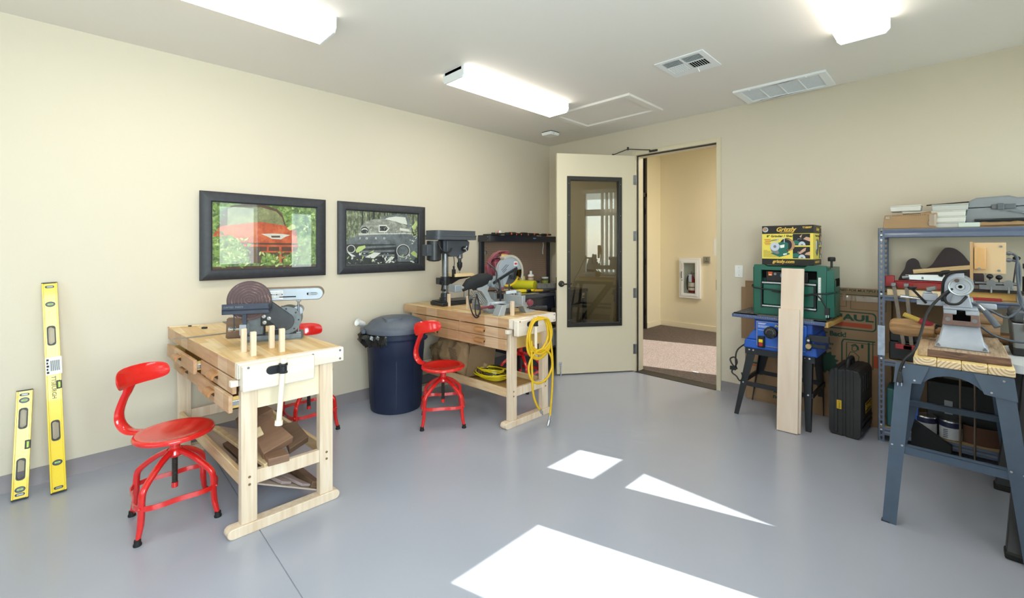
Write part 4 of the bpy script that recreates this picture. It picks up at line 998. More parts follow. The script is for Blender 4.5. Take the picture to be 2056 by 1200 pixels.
MB().lathe([(.001, .188), (.018, .188), (.018, .212), (.001, .212)], 14, (.01, -.06, 0)).build('clamp_knob', MAR, ms); MB().cyl((.06, -.10, .18), (.06, -.10, .235), .007, n=10).build('clamp_screw', BLK, ms)
MB().cyl((.10, -.275, .055), (.20, -.34, .055), .006, n=8).cyl((.17, -.31, .055), (.25, -.36, .055), .012, n=8).build('side_handle', BLK, ms)
# rear pivot arm with slide rails
arm = [(-.02, .03), (-.07, .0), (-.125, .02), (-.13, .06), (-.11, .09), (-.15, .15), (-.185, .19), (-.225, .20), (-.225, .25), (-.11, .255), (-.10, .225), (-.115, .185), (-.08, .12), (-.03, .09)]
MB().plate(arm, (), -.035, .035, 'xz').cyl((-.075, -.045, .055), (-.075, .045, .055), .047, n=28).build('tilt_arm', CAST, ms, .006)
for i in range(4): MB().bar((-.255 + i * .02, -.0, .19 - i * .004), (-.17 + i * .018, -.0, .085 + i * .003), .02, .006, (0, 0, 1)).build('arm_rib', CAST, ms)
MB().cyl((-.24, 0, .226), (-.20, 0, .226), .03, n=20).build('rail_bushing', BLK, ms)
for y in (-.022, .022): MB().cyl((-.40, y, .226), (.06, y, .226), .0125, n=16).build('slide_rail', STEEL, ms)
MB().box(-.45, -.385, -.05, .05, .198, .255).build('rail_end', CASTD, ms, .006)
MB().lathe([(.001, .272), (.006, .272), (.006, .25)], 10, (-.17, 0, 0)).box(-.195, -.145, -.008, .008, .270, .284).box(-.178, -.162, -.024, .024, .270, .284).build('rail_lock_knob', MAR, ms, .003)
MB().cyl((-.075, -.05, .055), (-.22, -.075, .06), .010, n=10).cyl((-.07, -.05, .055), (-.13, -.06, .055), .018, .013, 12).build('bevel_lever', MAR, ms)
# saw head: blade plane runs along x
cx, cz = .118, .335
M = Matrix.Translation((cx, -.02, cz))
blade = MB(); tp = []
for i in range(96):
    a = 2 * PI * i / 96
    r = .122 if i % 2 else .130
    tp.append((r * math.cos(a), r * math.sin(a)))
blade.plate(tp, [circ(0, 0, .108, 36)], -.002, .001, 'xz', 0, M).plate(circ(0, 0, .1085, 36), (), -.0022, .0012, 'xz', 1, M)
blade.build('saw_blade', [paint('yellow blade rim', '#e9bd1c', .4), paint('grey blade steel', '#777b80', .35, .8)], ms)
gd = arc(0, 0, .128, 10, 205, 30) + [(-.125, -.085), (-.10, -.125), (-.055, -.11), (-.02, -.045), (.02, -.01), (.075, .02)]
MB().plate(gd, (), -.022, -.004, 'xz', 0, M).plate(gd, (), .004, .022, 'xz', 0, M).build('blade_guard', paint('pale grey guard', '#a4acb6', .4, .25), ms, .004)
go = arc(0, 0, .150, -25, 120, 24) + arc(0, 0, .128, 120, -25, 24)
MB().plate(go, (), -.030, .030, 'xz', 0, M).build('outer_guard', paint('clear smoky guard', '#b3aa9b', .25), ms, .002)
MB().plate(arc(0, 0, .1285, -25, 10, 6) + arc(0, 0, .06, 10, -25, 6), (), -.03, -.026, 'xz', 0, M).build('guard_window', glass('smoky guard window', '#b9b09c'), ms)
MB().cyl((cx + .03, -.022, cz - .018), (cx + .03, -.04, cz - .018), .034, n=24).cyl((cx + .03, -.04, cz - .018), (cx + .03, -.047, cz - .018), .016, n=6).build('arbor_cap', STEELD, ms)
MB().bar((-.08, -.055, .25), (cx + .075, -.05, cz + .035), .012, .024, (0, 0, 1)).bar((cx + .06, -.05, cz + .03), (cx + .03, -.05, cz - .065), .012, .034, (1, 0, 0)).cyl((cx - .01, -.052, cz - .03), (cx - .01, -.062, cz - .03), .012, n=12).build('guard_link', BLK, ms, .003)
wl = MB().box(cx + .045, cx + .085, -.0430, -.0423, cz + .055, cz + .09).build('warning_label', WH, ms); MB().box(cx + .05, cx + .08, -.0437, -.0429, cz + .062, cz + .082).build('warning_mark', paint('label red', '#b6473b', .5), wl)
k = MB()
for a_, l_, o_ in ((0, .075, .0), (0, .09, .016), (0, .05, .03)):
    p_ = Vector((cx - .095 + o_ * .64, -.0425, cz + .02 - o_ * .77)); d_ = Vector((.77, 0, .64))
    for q_ in range(6): k.bar(p_ + d_ * (l_ * q_ / 6), p_ + d_ * (l_ * (q_ + .75) / 6), .0008, .005, (-.64, 0, .77))
k.build('printed_lines', INK, ms)
MB().cyl((cx - .03, .02, cz - .03), (cx - .03, .16, cz - .03), .055, n=26).cyl((cx - .08, .03, cz + .02), (cx - .08, .15, cz + .02), .05, n=24).box(cx - .12, cx, .01, .10, cz - .04, cz + .09).build('motor', MAR, ms, .008)
hl_ = [(cx - .17, cz - .03), (cx - .185, cz + .05), (cx - .15, cz + .11), (cx - .09, cz + .165), (cx - .03, cz + .185), (cx + .06, cz + .185), (cx + .075, cz + .165), (cx + .05, cz + .15), (cx - .0, cz + .145), (cx - .03, cz + .12), (cx - .06, cz + .06), (cx - .085, cz - .03)]
MB().plate(hl_, [[(cx - .155, cz + .045), (cx - .135, cz + .035), (cx - .095, cz + .095), (cx - .11, cz + .11)], [(cx - .085, cz + .13), (cx - .07, cz + .12), (cx - .02, cz + .155), (cx - .03, cz + .168)]], .04, .085, 'xz').build('handle', MAR, ms, .006)
MB().box(cx - .03, cx + .03, .02, .05, cz + .125, cz + .152).build('trigger', YEL, ms, .004)
MB().hexa([(-.085, -.06, .215), (.04, -.06, .195), (.04, .02, .195), (-.085, .02, .215)], [(-.12, -.05, .30), (.03, -.05, .31), (.03, .02, .31), (-.12, .02, .30)]).cyl((-.12, -.02, .262), (-.03, -.02, .255), .037, n=20).build('head_neck', CASTD, ms, .006)
k = MB()
for i in range(9): k.ball((-.05 + .012 * math.sin(i * 2.1), -.065, .245 - i * .008), .006, 8, 6)
k.build('lock_chain', STEELD, ms, kind='stuff')
rings = []
for i, (x, z, r) in enumerate([(-.06, .285, .03), (-.11, .302, .045), (-.18, .292, .055), (-.25, .278, .055), (-.31, .26, .045), (-.345, .235, .03), (-.36, .215, .01)]):
    rings.append([(x, -.02 + r * .9 * math.cos(a), z + r * 1.0 * math.sin(a) * (1.2 if math.sin(a) < 0 else .7) + .006 * math.sin(5 * a + i)) for a in [2 * PI * k / 16 for k in range(16)]])
MB().loft(rings).build('dust_bag', paint('black cloth bag', '#1c1d20', .85, bump=.2, bs=80), ms, smooth=60)
MB().tube(smooth_path([(-.06, -.065, .25), (-.05, -.07, .32), (-.06, -.05, .37), (-.08, .02, .42)], 5), .006, 8).tube(smooth_path([(-.02, -.06, .28), (-.028, -.085, .22), (-.02, -.085, .15), (-.015, -.07, .09)], 5), .009, 8).build('head_cable', BLK, ms)
MB().tube(smooth_path([(-.21, .03, .30), (-.275, .0, .25), (-.30, -.02, .15), (-.285, -.03, .05), (-.255, -.035, -.01), (-.225, -.04, -.02), (-.20, -.04, .02), (-.215, -.04, .10), (-.24, -.045, .15), (-.26, -.05, .08), (-.25, -.05, .005), (-.225, -.05, .0), (-.21, -.05, .06), (-.23, -.03, .17)], 5), .0055, 8).build('power_cord', BLACKP, ms)

# ================================================================== HOSE, CORD, CARTON
YH = paint('yellow rubber hose', '#e2b619', .42, var=.12, vs=30)
hs = thing('air_hose', 'coiled yellow air hose hanging over the vise handle of the farther bench', 'hose', (1.545, -1.944, .8))
random.seed(11)
cyc = [(-.0, .0), (.09, -.03), (.145, -.16), (.12, -.28), (0, -.335), (-.12, -.28), (-.145, -.16), (-.09, -.03)]
SXZ = [(1.0, 1.0), (.93, .90), (.86, .99), (.78, .84), (.95, .77), (.70, .72)]
pts = []
for tn, (sx, sz) in enumerate(SXZ):
    for j, (y, z) in enumerate(cyc):
        f = j / 8; nx = SXZ[min(tn + 1, 5)]; ex, ez = sx + (nx[0] - sx) * f, sz + (nx[1] - sz) * f
        pts.append((.008 + [.0, .019, .0, .019, .034, .010][tn] * (1 - f) + [.019, .0, .019, .034, .010, .012][tn] * f, y * ex, .062 + z * ez - (.0 if abs(y) > .01 else .003 * tn)))
MB().tube(smooth_path(pts, 5), .0085, 8).build('hose_coil', YH, hs, smooth=70)
lp = [(.035, -.135 * math.cos(2 * PI * i / 14) * 1.0 + .0, -.31 + .128 * math.sin(2 * PI * i / 14)) for i in range(14)]
MB().tube(smooth_path(lp, 4, True), .0085, 8, closed=True).build('hose_loop', YH, hs, smooth=70)
MB().tube(smooth_path([(.03, -.10, -.10), (.035, -.098, -.33), (.03, -.08, -.50), (.03, -.04, -.60), (.03, -.005, -.64)], 6), .0085, 8).build('hose_end', YH, hs, smooth=70)
MB().tube(smooth_path([(.02, .13, -.1), (.03, .146, -.30), (.03, .142, -.50), (.03, .125, -.65), (.03, .115, -.72)], 6), .0085, 8).build('hose_end', YH, hs, smooth=70)
MB().cyl((.03, -.005, -.64), (.03, .004, -.652), .008, n=12).cyl((.03, .004, -.652), (.03, .018, -.675), .011, n=6).cyl((.03, .018, -.675), (.03, .028, -.692), .006, n=10).build('hose_fitting', STEEL, hs)
MB().cyl((.03, .115, -.72), (.03, .105, -.755), .011, n=12).cyl((.03, .105, -.755), (.03, .09, -.792), .0145, n=14).build('hose_coupler', STEEL, hs)

YC = paint('yellow cord', '#e8d21c', .4); BC = paint('black striped cord', '#2c2a18', .5)
cd = thing('extension_cord', 'yellow and black coiled extension cord on the farther bench\'s lower shelf', 'cord', (.97, -1.88, .262))
pts = []
for tn in range(9):
    r = random.uniform(.10, .17); cxy = (random.uniform(-.02, .03), random.uniform(-.03, .03))
    for j in range(8):
        a = 2 * PI * j / 8 + tn * .3
        pts.append((cxy[0] + r * 1.15 * math.cos(a), cxy[1] + r * .9 * math.sin(a), .008 + .008 * tn + .006 * math.sin(a + tn) + (.02 if tn > 6 and j in (2, 3, 4) else .004)))
MB().tube(smooth_path(pts[:-1], 4), .0058, 7).build('cord_coil', YC, cd, smooth=70)
pts2 = [(x * .92, y * .94, z + .006) for x, y, z in pts[::1][:52]]
MB().tube(smooth_path(pts2, 4), .0045, 7).build('cord_coil', BC, cd, smooth=70)
MB().box(.02, .075, -.11, -.075, .03, .055).cyl((.02, -.09, .042), (-.03, -.085, .05), .01, n=8).build('socket_end', STEELD, cd, .006)
MB().box(.03, .09, -.06, -.035, .05, .07).build('plug_end', WHITEP, cd, .004)

# crumpled carton on the lower shelf
CARD = paint('brown cardboard', '#a98a66', .8, var=.12, vs=7, bump=.25, bs=30)
CARDD = paint('dull brown cardboard', '#8f7557', .85, var=.15, vs=5, bump=.3, bs=25)
ct = thing('crumpled_carton', 'large crumpled cardboard carton stuffed on the farther bench\'s lower shelf', 'carton', (.50, -1.905, .252), math.radians(-3))
random.seed(5); rings = []; n = 30
for i in range(9):
    z = [.004, .0, .03, .09, .16, .22, .27, .295, .28][i]
    s_ = [.5, .94, .99, 1, 1, .98, .93, .82, .4][i]
    ring = []
    for k in range(n):
        a = 2 * PI * k / n; x, y = math.cos(a), math.sin(a)
        e = 3.5; rr_ = (abs(x) ** e + abs(y) ** e) ** (-1 / e)
        j = 1 + random.uniform(-.06, .06) * (1 if i > 1 else .3)
        tiltz = (.06 * x if i > 4 else 0) + .02 * math.sin(3 * a + i)
        ring.append((x * rr_ * .36 * s_ * j, y * rr_ * .165 * s_ * j, max(.001, z + (tiltz if i > 3 else 0) + random.uniform(-.02, .02) * (i > 3))))
    rings.append(ring)
cb = MB().loft(rings).build('carton_body', CARD, ct, smooth=25)
sb_ = cb.modifiers.new('fine', 'SUBSURF'); sb_.subdivision_type = 'SIMPLE'; sb_.levels = sb_.render_levels = 3
tx_ = bpy.data.textures.new('crumple', 'VORONOI'); tx_.noise_scale = .16; tx_.distance_metric = 'DISTANCE'
dm_ = cb.modifiers.new('crumple', 'DISPLACE'); dm_.texture = tx_; dm_.strength = .045; dm_.mid_level = .75
k = MB(); random.seed(8)
k.hexa([(.33, -.15, .02), (.345, -.16, .02), (.345, .15, .02), (.33, .15, .02)], [(.40, -.15, .30), (.41, -.16, .29), (.42, .12, .31), (.41, .13, .31)])
k.build('torn_flap', CARDD, ct)
random.seed(21); k = MB()
for i in range(11):
    x = .09 + .004 * i
    while x < .20 + .004 * i:
        w_ = random.uniform(.006, .02); k.box(x, x + w_, -.1735, -.1725, .235 - i * .0115, .239 - i * .0115); x += w_ + .004
for i in range(5): k.box(.15 + i * .01, .158 + i * .01, -.1735, -.1725, .055, .072)
k.build('printed_rows', paint('brown print', '#4c3b2b', .8), ct)
ln = MB()
for (x0, x1, z0, z1) in [(-.16, -.02, .06, .062), (-.16, -.02, .2, .202), (-.16, -.158, .06, .2), (-.022, -.02, .06, .2), (.05, .13, .02, .022), (.05, .13, .065, .067), (.05, .052, .02, .066), (.128, .13, .02, .066)]: ln.box(x0, x1, -.1735, -.1725, z0, z1)
ln.build('printed_lines', paint('brown print line', '#54422f', .8), ct)
# ================================================================== BLACK BENCH WITH PEGBOARD (corner)
BBLK = paint('blue-black steel enamel', '#1a1e2b', .3, coat=.3)
pb_ = thing('pegboard_bench', 'blue-black steel workbench with a pegboard back and a top shelf in the corner', 'workbench', (0, 0, 0))
PY0, PY1 = -1.25, -.06
MB().box(.03, .67, PY0, PY1, .868, .90).build('worktop', BBLK, pb_, .004)
MB().box(.655, .672, PY0, PY1, .862, .892).build('worktop_edge', paint('worn black edge', '#3a3a40', .4), pb_, .003)
for x in (.06, .62):
    for y in (PY0 + .01, PY1 - .05): MB().box(x, x + .04, y, y + .04, 0, .868).build('leg', BBLK, pb_, .003)
MB().box(.06, .64, PY0 + .05, PY1 - .05, .25, .275).build('lower_shelf', BBLK, pb_, .002)
for a, c in ((-1.19, -.68), (-.66, -.14)):
    d = MB().box(.10, .645, a, c, .72, .862).build('drawer', BBLK, pb_, .005)
    MB().box(.645, .66, a + .12, c - .12, .83, .842).build('drawer_lip', BLACKM, d, .002)
sx_ = MB().box(.652, .656, -.155, -.09, .79, .85).build('paper_tag', WHITEP, pb_)
MB().box(.6565, .657, -.15, -.10, .80, .815).build('tag_mark', INK, sx_)
for y in (PY0, PY1 - .05): MB().box(.025, .065, y, y + .05, .90, 1.47).build('post', BBLK, pb_, .002)
pegm, nt, b = newmat('brown pegboard'); b.inputs['Base Color'].default_value = lin('#8d7565'); b.inputs['Roughness'].default_value = .6
v = mapped(nt, (0, 40, 40)); vo = node(nt, 'ShaderNodeTexVoronoi'); vo.inputs['Scale'].default_value = 1; vo.inputs['Randomness'].default_value = 0; nt.links.new(v, vo.inputs['Vector'])
nt.links.new(ramp(nt, vo.outputs['Distance'], [(.11, lin('#2c221c')), (.15, lin('#8d7565'))]), b.inputs['Base Color'])
pg = MB().plate([(PY0 + .05, .905), (PY1 - .05, .905), (PY1 - .05, 1.47), (PY0 + .05, 1.47)], [[(a, c) for a, c in circ(PY0 + .085, 1.34, .022, 14)]], .04, .047, 'yz')
pg.build('pegboard', pegm, pb_)
MB().cyl((.047, PY0 + .09, 1.39), (.052, PY0 + .09, 1.39), .009, n=10).build('board_screw', STEEL, pb_)
MB().box(.025, .215, PY0 - .012, PY1, 1.525, 1.535).box(.205, .215, PY0 - .012, PY1, 1.462, 1.53).box(.025, .205, PY0 - .012, PY0 - .002, 1.462, 1.53).build('top_shelf', BBLK, pb_, .002)
k = MB()
for z in (1.475, 1.515): k.cyl((.19, PY0 - .0135, z), (.19, PY0 - .011, z), .004, n=8)
k.build('shelf_rivet', STEEL, pb_)
MB().box(.2155, .216, -.55, -.50, 1.50, 1.512).build('blue_tag', paint('blue label', '#5f88c8', .5), pb_)
MB().tube(smooth_path([(.08, -.215, 1.46), (.085, -.215, 1.42), (.08, -.222, 1.36), (.085, -.225, 1.31)], 4), .004, 6).build('hanging_cord', WHITEP, pb_)
# clamps lying on the top shelf
def bar_clamp(loc, rz, L, label, n_or=1):
    t = thing('bar_clamp', label, 'clamp', loc, rz, 'bar clamps on the pegboard bench')
    MB().box(0, L, -.004, .004, .008, .026).build('bar', BLACKM, t)
    MB().box(-.02, .02, -.014, .014, 0, .028).build('fixed_jaw', BLACKP, t, .004)
    MB().box(L * .55, L * .55 + .07, -.018, .018, 0, .034).build('trigger_body', BLACKP, t, .006)
    MB().cyl((L * .55 + .07, 0, .02), (L * .55 + .15, 0, .022), .012, n=10).build('handle', BLACKP, t)
    OR = paint('orange pad', '#d9643f', .5) if 'orange pad' not in bpy.data.materials else bpy.data.materials['orange pad']
    MB().cyl((L * .55 + .068, -.018, .02), (L * .55 + .078, -.02, .02), .013, n=10).cyl((.02, -.016, .015), (.026, -.016, .015), .01, n=8).build('pad', OR, t)
    return t
bar_clamp((.17, -1.16, 1.536), math.radians(82), .30, 'black bar clamp at the left end of the pegboard bench\'s top shelf')
bar_clamp((.14, -.93, 1.536), math.radians(94), .22, 'black bar clamp second from the left on the top shelf')
bar_clamp((.17, -.75, 1.536), math.radians(80), .26, 'black bar clamp in the middle of the top shelf, beside the orange pads')
bar_clamp((.15, -.45, 1.536), math.radians(84), .22, 'black bar clamp at the right of the top shelf, nearest the door')
o = MB().box(-.06, .12, -.07, .05, 0, .012).build('tool_pad', BLACKP, None, .004, loc=(.12, -1.15, 1.536)); tag(o, 'flat black pad lying at the left end of the top shelf', 'pad')
t = thing('tape_roll', 'small white roll with an orange rim on the top shelf', 'roll', (.13, -1.03, 1.573), 0)
MB().lathe([(.008, -.012), (.02, -.012), (.02, .012), (.008, .012)], 16, axis='x').build('roll', WHITEP, t); MB().lathe([(.02, -.006), (.0225, -.006), (.0225, .006), (.02, .006)], 16, axis='x').build('rim', bpy.data.materials['orange pad'], t)
for i, y in enumerate((-.86, -.66)):
    t = thing('battery_block', ['black tool battery block with orange tabs, left of two on the top shelf', 'black tool battery block with orange tabs, right of two on the top shelf'][i], 'tool', (.165, y, 1.536), 0, 'black blocks on the top shelf')
    MB().box(-.04, .04, -.045, .045, 0, .033).box(-.03, .03, -.035, .035, .033, .04).build('body', BLACKP, t, .006)
    MB().box(.0385, .044, .028, .042, .006, .022).build('tab', bpy.data.materials['orange pad'], t, .002)
# bottles and things on the worktop
gb = thing('glue_bottle', 'clear yellowish glue bottle with a yellow label by the pegboard', 'bottle', (.10, -.62, .901), 0, 'bottles on the pegboard bench')
MB().lathe([(.001, 0), (.034, 0), (.036, .006), (.036, .13), (.03, .145), (.014, .155), (.014, .168), (.018, .17), (.016, .185), (.006, .19), (.004, .215), (.001, .216)], 22).build('body', paint('yellowish plastic', '#cfc486', .3), gb, smooth=50)
MB().lathe([(.0368, .02), (.0368, .10)], 22).build('label', paint('bright yellow label', '#e6e01e', .4), gb)
MB().lathe([(.001, .20), (.005, .20), (.004, .228), (.001, .23)], 10).build('nozzle_cap', paint('dark red cap', '#4b2a20', .4), gb)
kk = MB()
for i in range(6): kk.box(.0365, .0378, -.02 + i * .006, -.016 + i * .006, .06, .08 if i % 2 else .074)
kk.build('label_print', INK, gb)
wbt = thing('white_bottle', 'white squeeze bottle with a red-brown label by the pegboard', 'bottle', (.13, -.50, .901), 0, 'bottles on the pegboard bench')
MB().lathe([(.001, 0), (.037, 0), (.039, .006), (.039, .15), (.034, .162), (.016, .168), (.001, .168)], 22).build('body', WHITEP, wbt, smooth=50)
MB().lathe([(.0395, .015), (.0395, .135)], 22).build('label', paint('cream label', '#cdb9a0', .5), wbt); MB().lathe([(.0398, .125), (.0398, .137)], 22).build('label_band', paint('red brown band', '#a3502f', .5), wbt)
kk = MB(); kk.box(.039, .0405, .012, .02, .02, .12).box(.039, .0406, -.016, .008, .06, .085).box(.039, .0406, -.016, .008, .04, .045); kk.build('label_print', paint('label brown', '#6d4a38', .5), wbt)
MB().lathe([(.015, .165), (.015, .2), (.012, .205), (.001, .205)], 16).build('cap', WHITEP, wbt)
for (x, y, h, r, lb, mt) in [(.10, -.20, .115, .042, 'glass jar with a white lid and green label at the bench\'s right end', 'jar'), (.09, -.34, .07, .03, 'small dark jar between the white bottle and the lidded jar', 'jar')]:
    t = thing('jar', lb, 'jar', (x, y, .901))
    MB().lathe([(.001, 0), (r, 0), (r, h * .8), (r * .9, h * .85), (.001, h * .85)], 20).build('body', paint('dark glass jar', '#5b5f52', .2), t)
    MB().lathe([(.001, h * .85), (r * 1.02, h * .85), (r * 1.02, h), (.001, h)], 20).build('lid', WHITEP if h > .1 else BLACKP, t)
    if h > .1:
        MB().lathe([(r * 1.005, h * .1), (r * 1.005, h * .62)], 20).build('label', paint('green jar label', '#9aa23c', .5), t)
pr = thing('paper_roll', 'yellow plastic tube lying on the worktop', 'roll', (.10, -.76, .9555), math.radians(-74))
MB().lathe([(.050, 0), (.055, 0), (.055, .28), (.050, .28)], 28, axis='y').build('tube', paint('yellow film', '#d9d02c', .35), pr)
MB().lathe([(.040, .004), (.0505, .004), (.0505, .276), (.040, .276)], 28, axis='y').build('core', paint('yellow tube inside', '#b9ae3a', .6), pr)
br_ = thing('bench_brush', 'grey bristled bench brush with a dark handle at the worktop\'s front', 'brush', (.56, -.66, .901), math.radians(60))
bm_ = MB(); random.seed(2)
for i in range(26):
    for j in range(5):
        x = -.13 + i * .0105; y = -.022 + j * .011
        bm_.tube([(x, y, .035), (x + random.uniform(-.004, .004), y + random.uniform(-.006, .006), .088 + random.uniform(-.006, .004))], [.0045, .003], 4)
bm_.build('bristles', paint('grey bristles', '#7d7a74', .9), br_, kind='stuff')
MB().box(-.135, .14, -.025, .025, .012, .037).cyl((.14, 0, .024), (.27, 0, .03), .014, .011, 12).build('block', paint('dark brush block', '#2f3440', .5), br_, .006)
sw = thing('hand_saw', 'yellow-handled saw lying among the tools on the worktop', 'saw', (.42, -1.02, .903), math.radians(72))
MB().plate([(0, -.035), (.09, -.035), (.10, 0), (.09, .035), (0, .035), (-.02, 0)], [[(.015, -.02), (.07, -.02), (.078, 0), (.07, .02), (.015, .02)]], 0, .028, 'xy').build('handle', YEL, sw, .006)
MB().box(.09, .17, -.012, .012, .004, .024).build('grip', BLACKP, sw, .004); MB().box(.16, .20, -.014, .014, .003, .026).build('ferrule', YEL, sw, .004)
MB().box(.19, .36, -.015, .015, .012, .015).build('blade', STEEL, sw)
tools = [('chisel', 'yellow marked wooden stick lying in front of the brush', .52, -.86, 74, .26, '#d6a52a', '#5a4630'), ('wood_stick', 'brown wood stick in the heap in front of the yellow tube', .43, -.74, 75, .30, '#9c7a55', '#8a6a48'),
         ('wood_stick', 'thin brown stick across the heap on the worktop', .40, -.93, 66, .34, '#a98861', '#846040'), ('screwdriver', 'red-handled screwdriver lying behind the saw', .36, -1.12, 60, .22, '#b8312c', '#9aa0a6'), ('screwdriver', 'red-handled screwdriver at the left of the worktop heap', .44, -1.16, 85, .20, '#b8312c', '#9aa0a6'),
         ('wood_stick', 'pale thin stick lying in front of the yellow tube', .22, -1.10, 70, .30, '#bfa27a', '#9f8058')]
for nm, lb, x, y, a, L, c1, c2 in tools:
    t = thing(nm, lb, 'tool', (x, y, .902), math.radians(a))
    MB().cyl((0, 0, .014), (L * .42, 0, .014), .013, .010, 10).build('handle', paint('tool ' + c1, c1, .45) if ('tool ' + c1) not in bpy.data.materials else bpy.data.materials['tool ' + c1], t)
    MB().cyl((L * .42, 0, .014), (L, 0, .012), .007, .006, 8).build('shaft', paint('tool ' + c2, c2, .5) if ('tool ' + c2) not in bpy.data.materials else bpy.data.materials['tool ' + c2], t)
o = MB().box(-.11, .11, -.07, .07, 0, .006).box(-.10, .10, -.06, .06, .006, .01).build('dark_folder', paint('glossy dark cover', '#23242e', .2), None, .002, loc=(.54, -.80, .901), rot=(0, 0, 1.3)); tag(o, 'glossy dark flat packet at the worktop\'s front edge', 'packet')
o = MB().box(-.12, .12, -.03, .03, 0, .004).build('steel_rule', STEEL, None, loc=(.60, -1.04, .901), rot=(0, 0, 1.45)); tag(o, 'bright steel rule at the worktop\'s front edge, behind the saw\'s clamp', 'ruler')
# under the bench
for (x, y, z, sx, sy, sz, lb, mt) in [(.40, -.55, .276, .40, .34, .20, 'pale plastic tub on the pegboard bench\'s lower shelf', paint('pale grey tub', '#a6a6a2', .5)), (.42, -.40, .50, .36, .30, .05, 'brown flat box lying on the pale tub', CARDD), (.40, -.95, .276, .34, .30, .26, 'dark storage box on the lower shelf behind the saw bench', BLACKP)]:
    t = thing('storage_box', lb, 'box', (x, y, z))
    MB().box(-sx / 2, sx / 2, -sy / 2, sy / 2, 0, sz * .85).build('body', mt, t, .006); MB().box(-sx / 2 - .006, sx / 2 + .006, -sy / 2 - .006, sy / 2 + .006, sz * .85, sz).build('lid', mt, t, .004)
# ================================================================== TABLE SAW, PLANER, BOX
SAWB = paint('blue moulded plastic', '#1f57b8', .4, var=.06, vs=6)
SAWT = paint('grey cast saw table', '#77736f', .45, .4, var=.2, vs=30)
STB = paint('black stamped steel', '#1d1e22', .4)
RAILB = paint('blue-grey rail', '#56648c', .4, .3, var=.15, vs=40)
ts = thing('table_saw', 'blue bench table saw on a black steel stand by the door', 'table saw', (2.80, -.27, 0))
TZ = .848
tt = MB().box(-.13, .255, -.225, .235, TZ - .035, TZ).build('table', SAWT, ts, .003)
# slotted extension wings
for x0, x1 in ((-.315, -.135), (.26, .335)):
    hs_ = []
    n_ = 7
    if x0 < 0:
        for i in range(n_):
            y = -.185 + i * .058
            for j in range(4):
                x = x0 + .012 + j * .041; hs_.append([(x, y), (x + .034, y), (x + .034, y + .036), (x, y + .036)])
    MB().plate([(x0, -.225), (x1, -.225), (x1, .235), (x0, .235)], hs_, TZ - .012, TZ, 'xy').box(x0, x1, -.225, -.215, TZ - .03, TZ).build('extension_wing', SAWT, ts)
MB().box(-.32, .335, -.25, -.226, TZ - .034, TZ - .006).build('fence_rail', RAILB, ts, .003)
k = MB()
for i in range(46): k.box(-.30 + i * .0125, -.299 + i * .0125, -.2508, -.250, TZ - .02, TZ - (.010 if i % 4 == 0 else .014))
k.build('rail_scale', WHITEP, ts)
bd = MB().hexa([(-.235, -.235, .566), (.285, -.235, .566), (.285, .20, .566), (-.235, .20, .566)], [(-.225, -.23, .64), (.275, -.23, .64), (.275, .2, .64), (-.225, .2, .64)])
bd.hexa([(-.215, -.228, .64), (.27, -.228, .64), (.27, .2, .64), (-.215, .2, .64)], [(-.165, -.215, .72), (.255, -.215, .72), (.255, .2, .72), (-.165, .2, .72)])
bd.box(-.158, .25, -.215, .2, .72, TZ - .035)
bd.build('body', SAWB, ts, .01)
pn = MB().box(-.135, .215, -.243, -.21, .60, .80).build('control_panel', paint('blue panel', '#2a63c4', .35), ts, .004)
tr_ = MB()
for a in ((-.13, .21, .797, .7985), (-.13, .21, .602, .6035), (-.13, -.1285, .602, .797)): tr_.box(a[0], a[1], -.2437, -.2428, a[2], a[3])
tr_.build('panel_border', YEL, pn)
text('ProjectPro', .026, (.0, -.2436, .772), FY, YEL, pn, shear=.2, bold=.0006, ax='LEFT'); text('10"', .024, (.085, -.2436, .632), FY, WHITEP, pn, ax='LEFT', bold=.0005)
marks(pn, 'printed_lines', [(-.12, -.06, -.2433, .783, .786), (-.12, -.07, -.2433, .776, .779), (-.12, -.03, -.2433, .764, .766), (-.12, -.045, -.2433, .757, .759), (-.12, -.05, -.2433, .750, .752), (.07, .12, -.2433, .735, .738), (-.12, -.075, -.2433, .728, .73), (.05, .09, -.2433, .66, .663)], WHITEP)
MB().lathe([(.001, -.30), (.03, -.30), (.046, -.294), (.048, -.26), (.036, -.255), (.034, -.243)], 28, (-.02, 0, .722), 'y').build('height_dial', BLACKP, pn, .002)
kk = MB()
for a_ in range(-2, 9): kk.bar((-.02 + .024 * math.cos(a_ * .4), -.3008, .722 + .024 * math.sin(a_ * .4)), (-.02 + .031 * math.cos(a_ * .4), -.3008, .722 + .031 * math.sin(a_ * .4)), .001, .001, (0, 1, 0))
kk.build('dial_marks', WHITEP, pn)
MB().cyl((.005, -.30, .70), (.005, -.325, .70), .011, n=12).build('dial_crank', BLACKP, pn)
MB().box(.03, .12, -.262, -.243, .715, .735).build('tilt_lock', BLACKP, pn, .006)
s_ = MB().box(-.118, -.068, -.262, -.24, .588, .68).box(-.112, -.074, -.27, -.26, .59, .672).build('switch_box', BLACKP, ts, .005)
MB().box(-.108, -.078, -.276, -.268, .632, .658).build('switch_paddle', YEL, s_, .003); MB().box(-.108, -.078, -.276, -.268, .602, .63).build('stop_paddle', paint('dark red paddle', '#a8262b', .4), s_, .003)
MB().box(.215, .245, -.27, -.235, .62, .72).box(.23, .36, -.262, -.24, .69, .74).box(.23, .34, -.258, -.24, .645, .672).build('mitre_gauge', STB, ts, .003)
MB().cyl((.235, -.29, .655), (.235, -.262, .655), .018, n=16).build('lock_knob', paint('tan knob', '#b29a72', .5), ts)
MB().cyl((.235, -.285, .70), (.235, -.262, .70), .009, n=10).build('bolt', STEEL, ts)
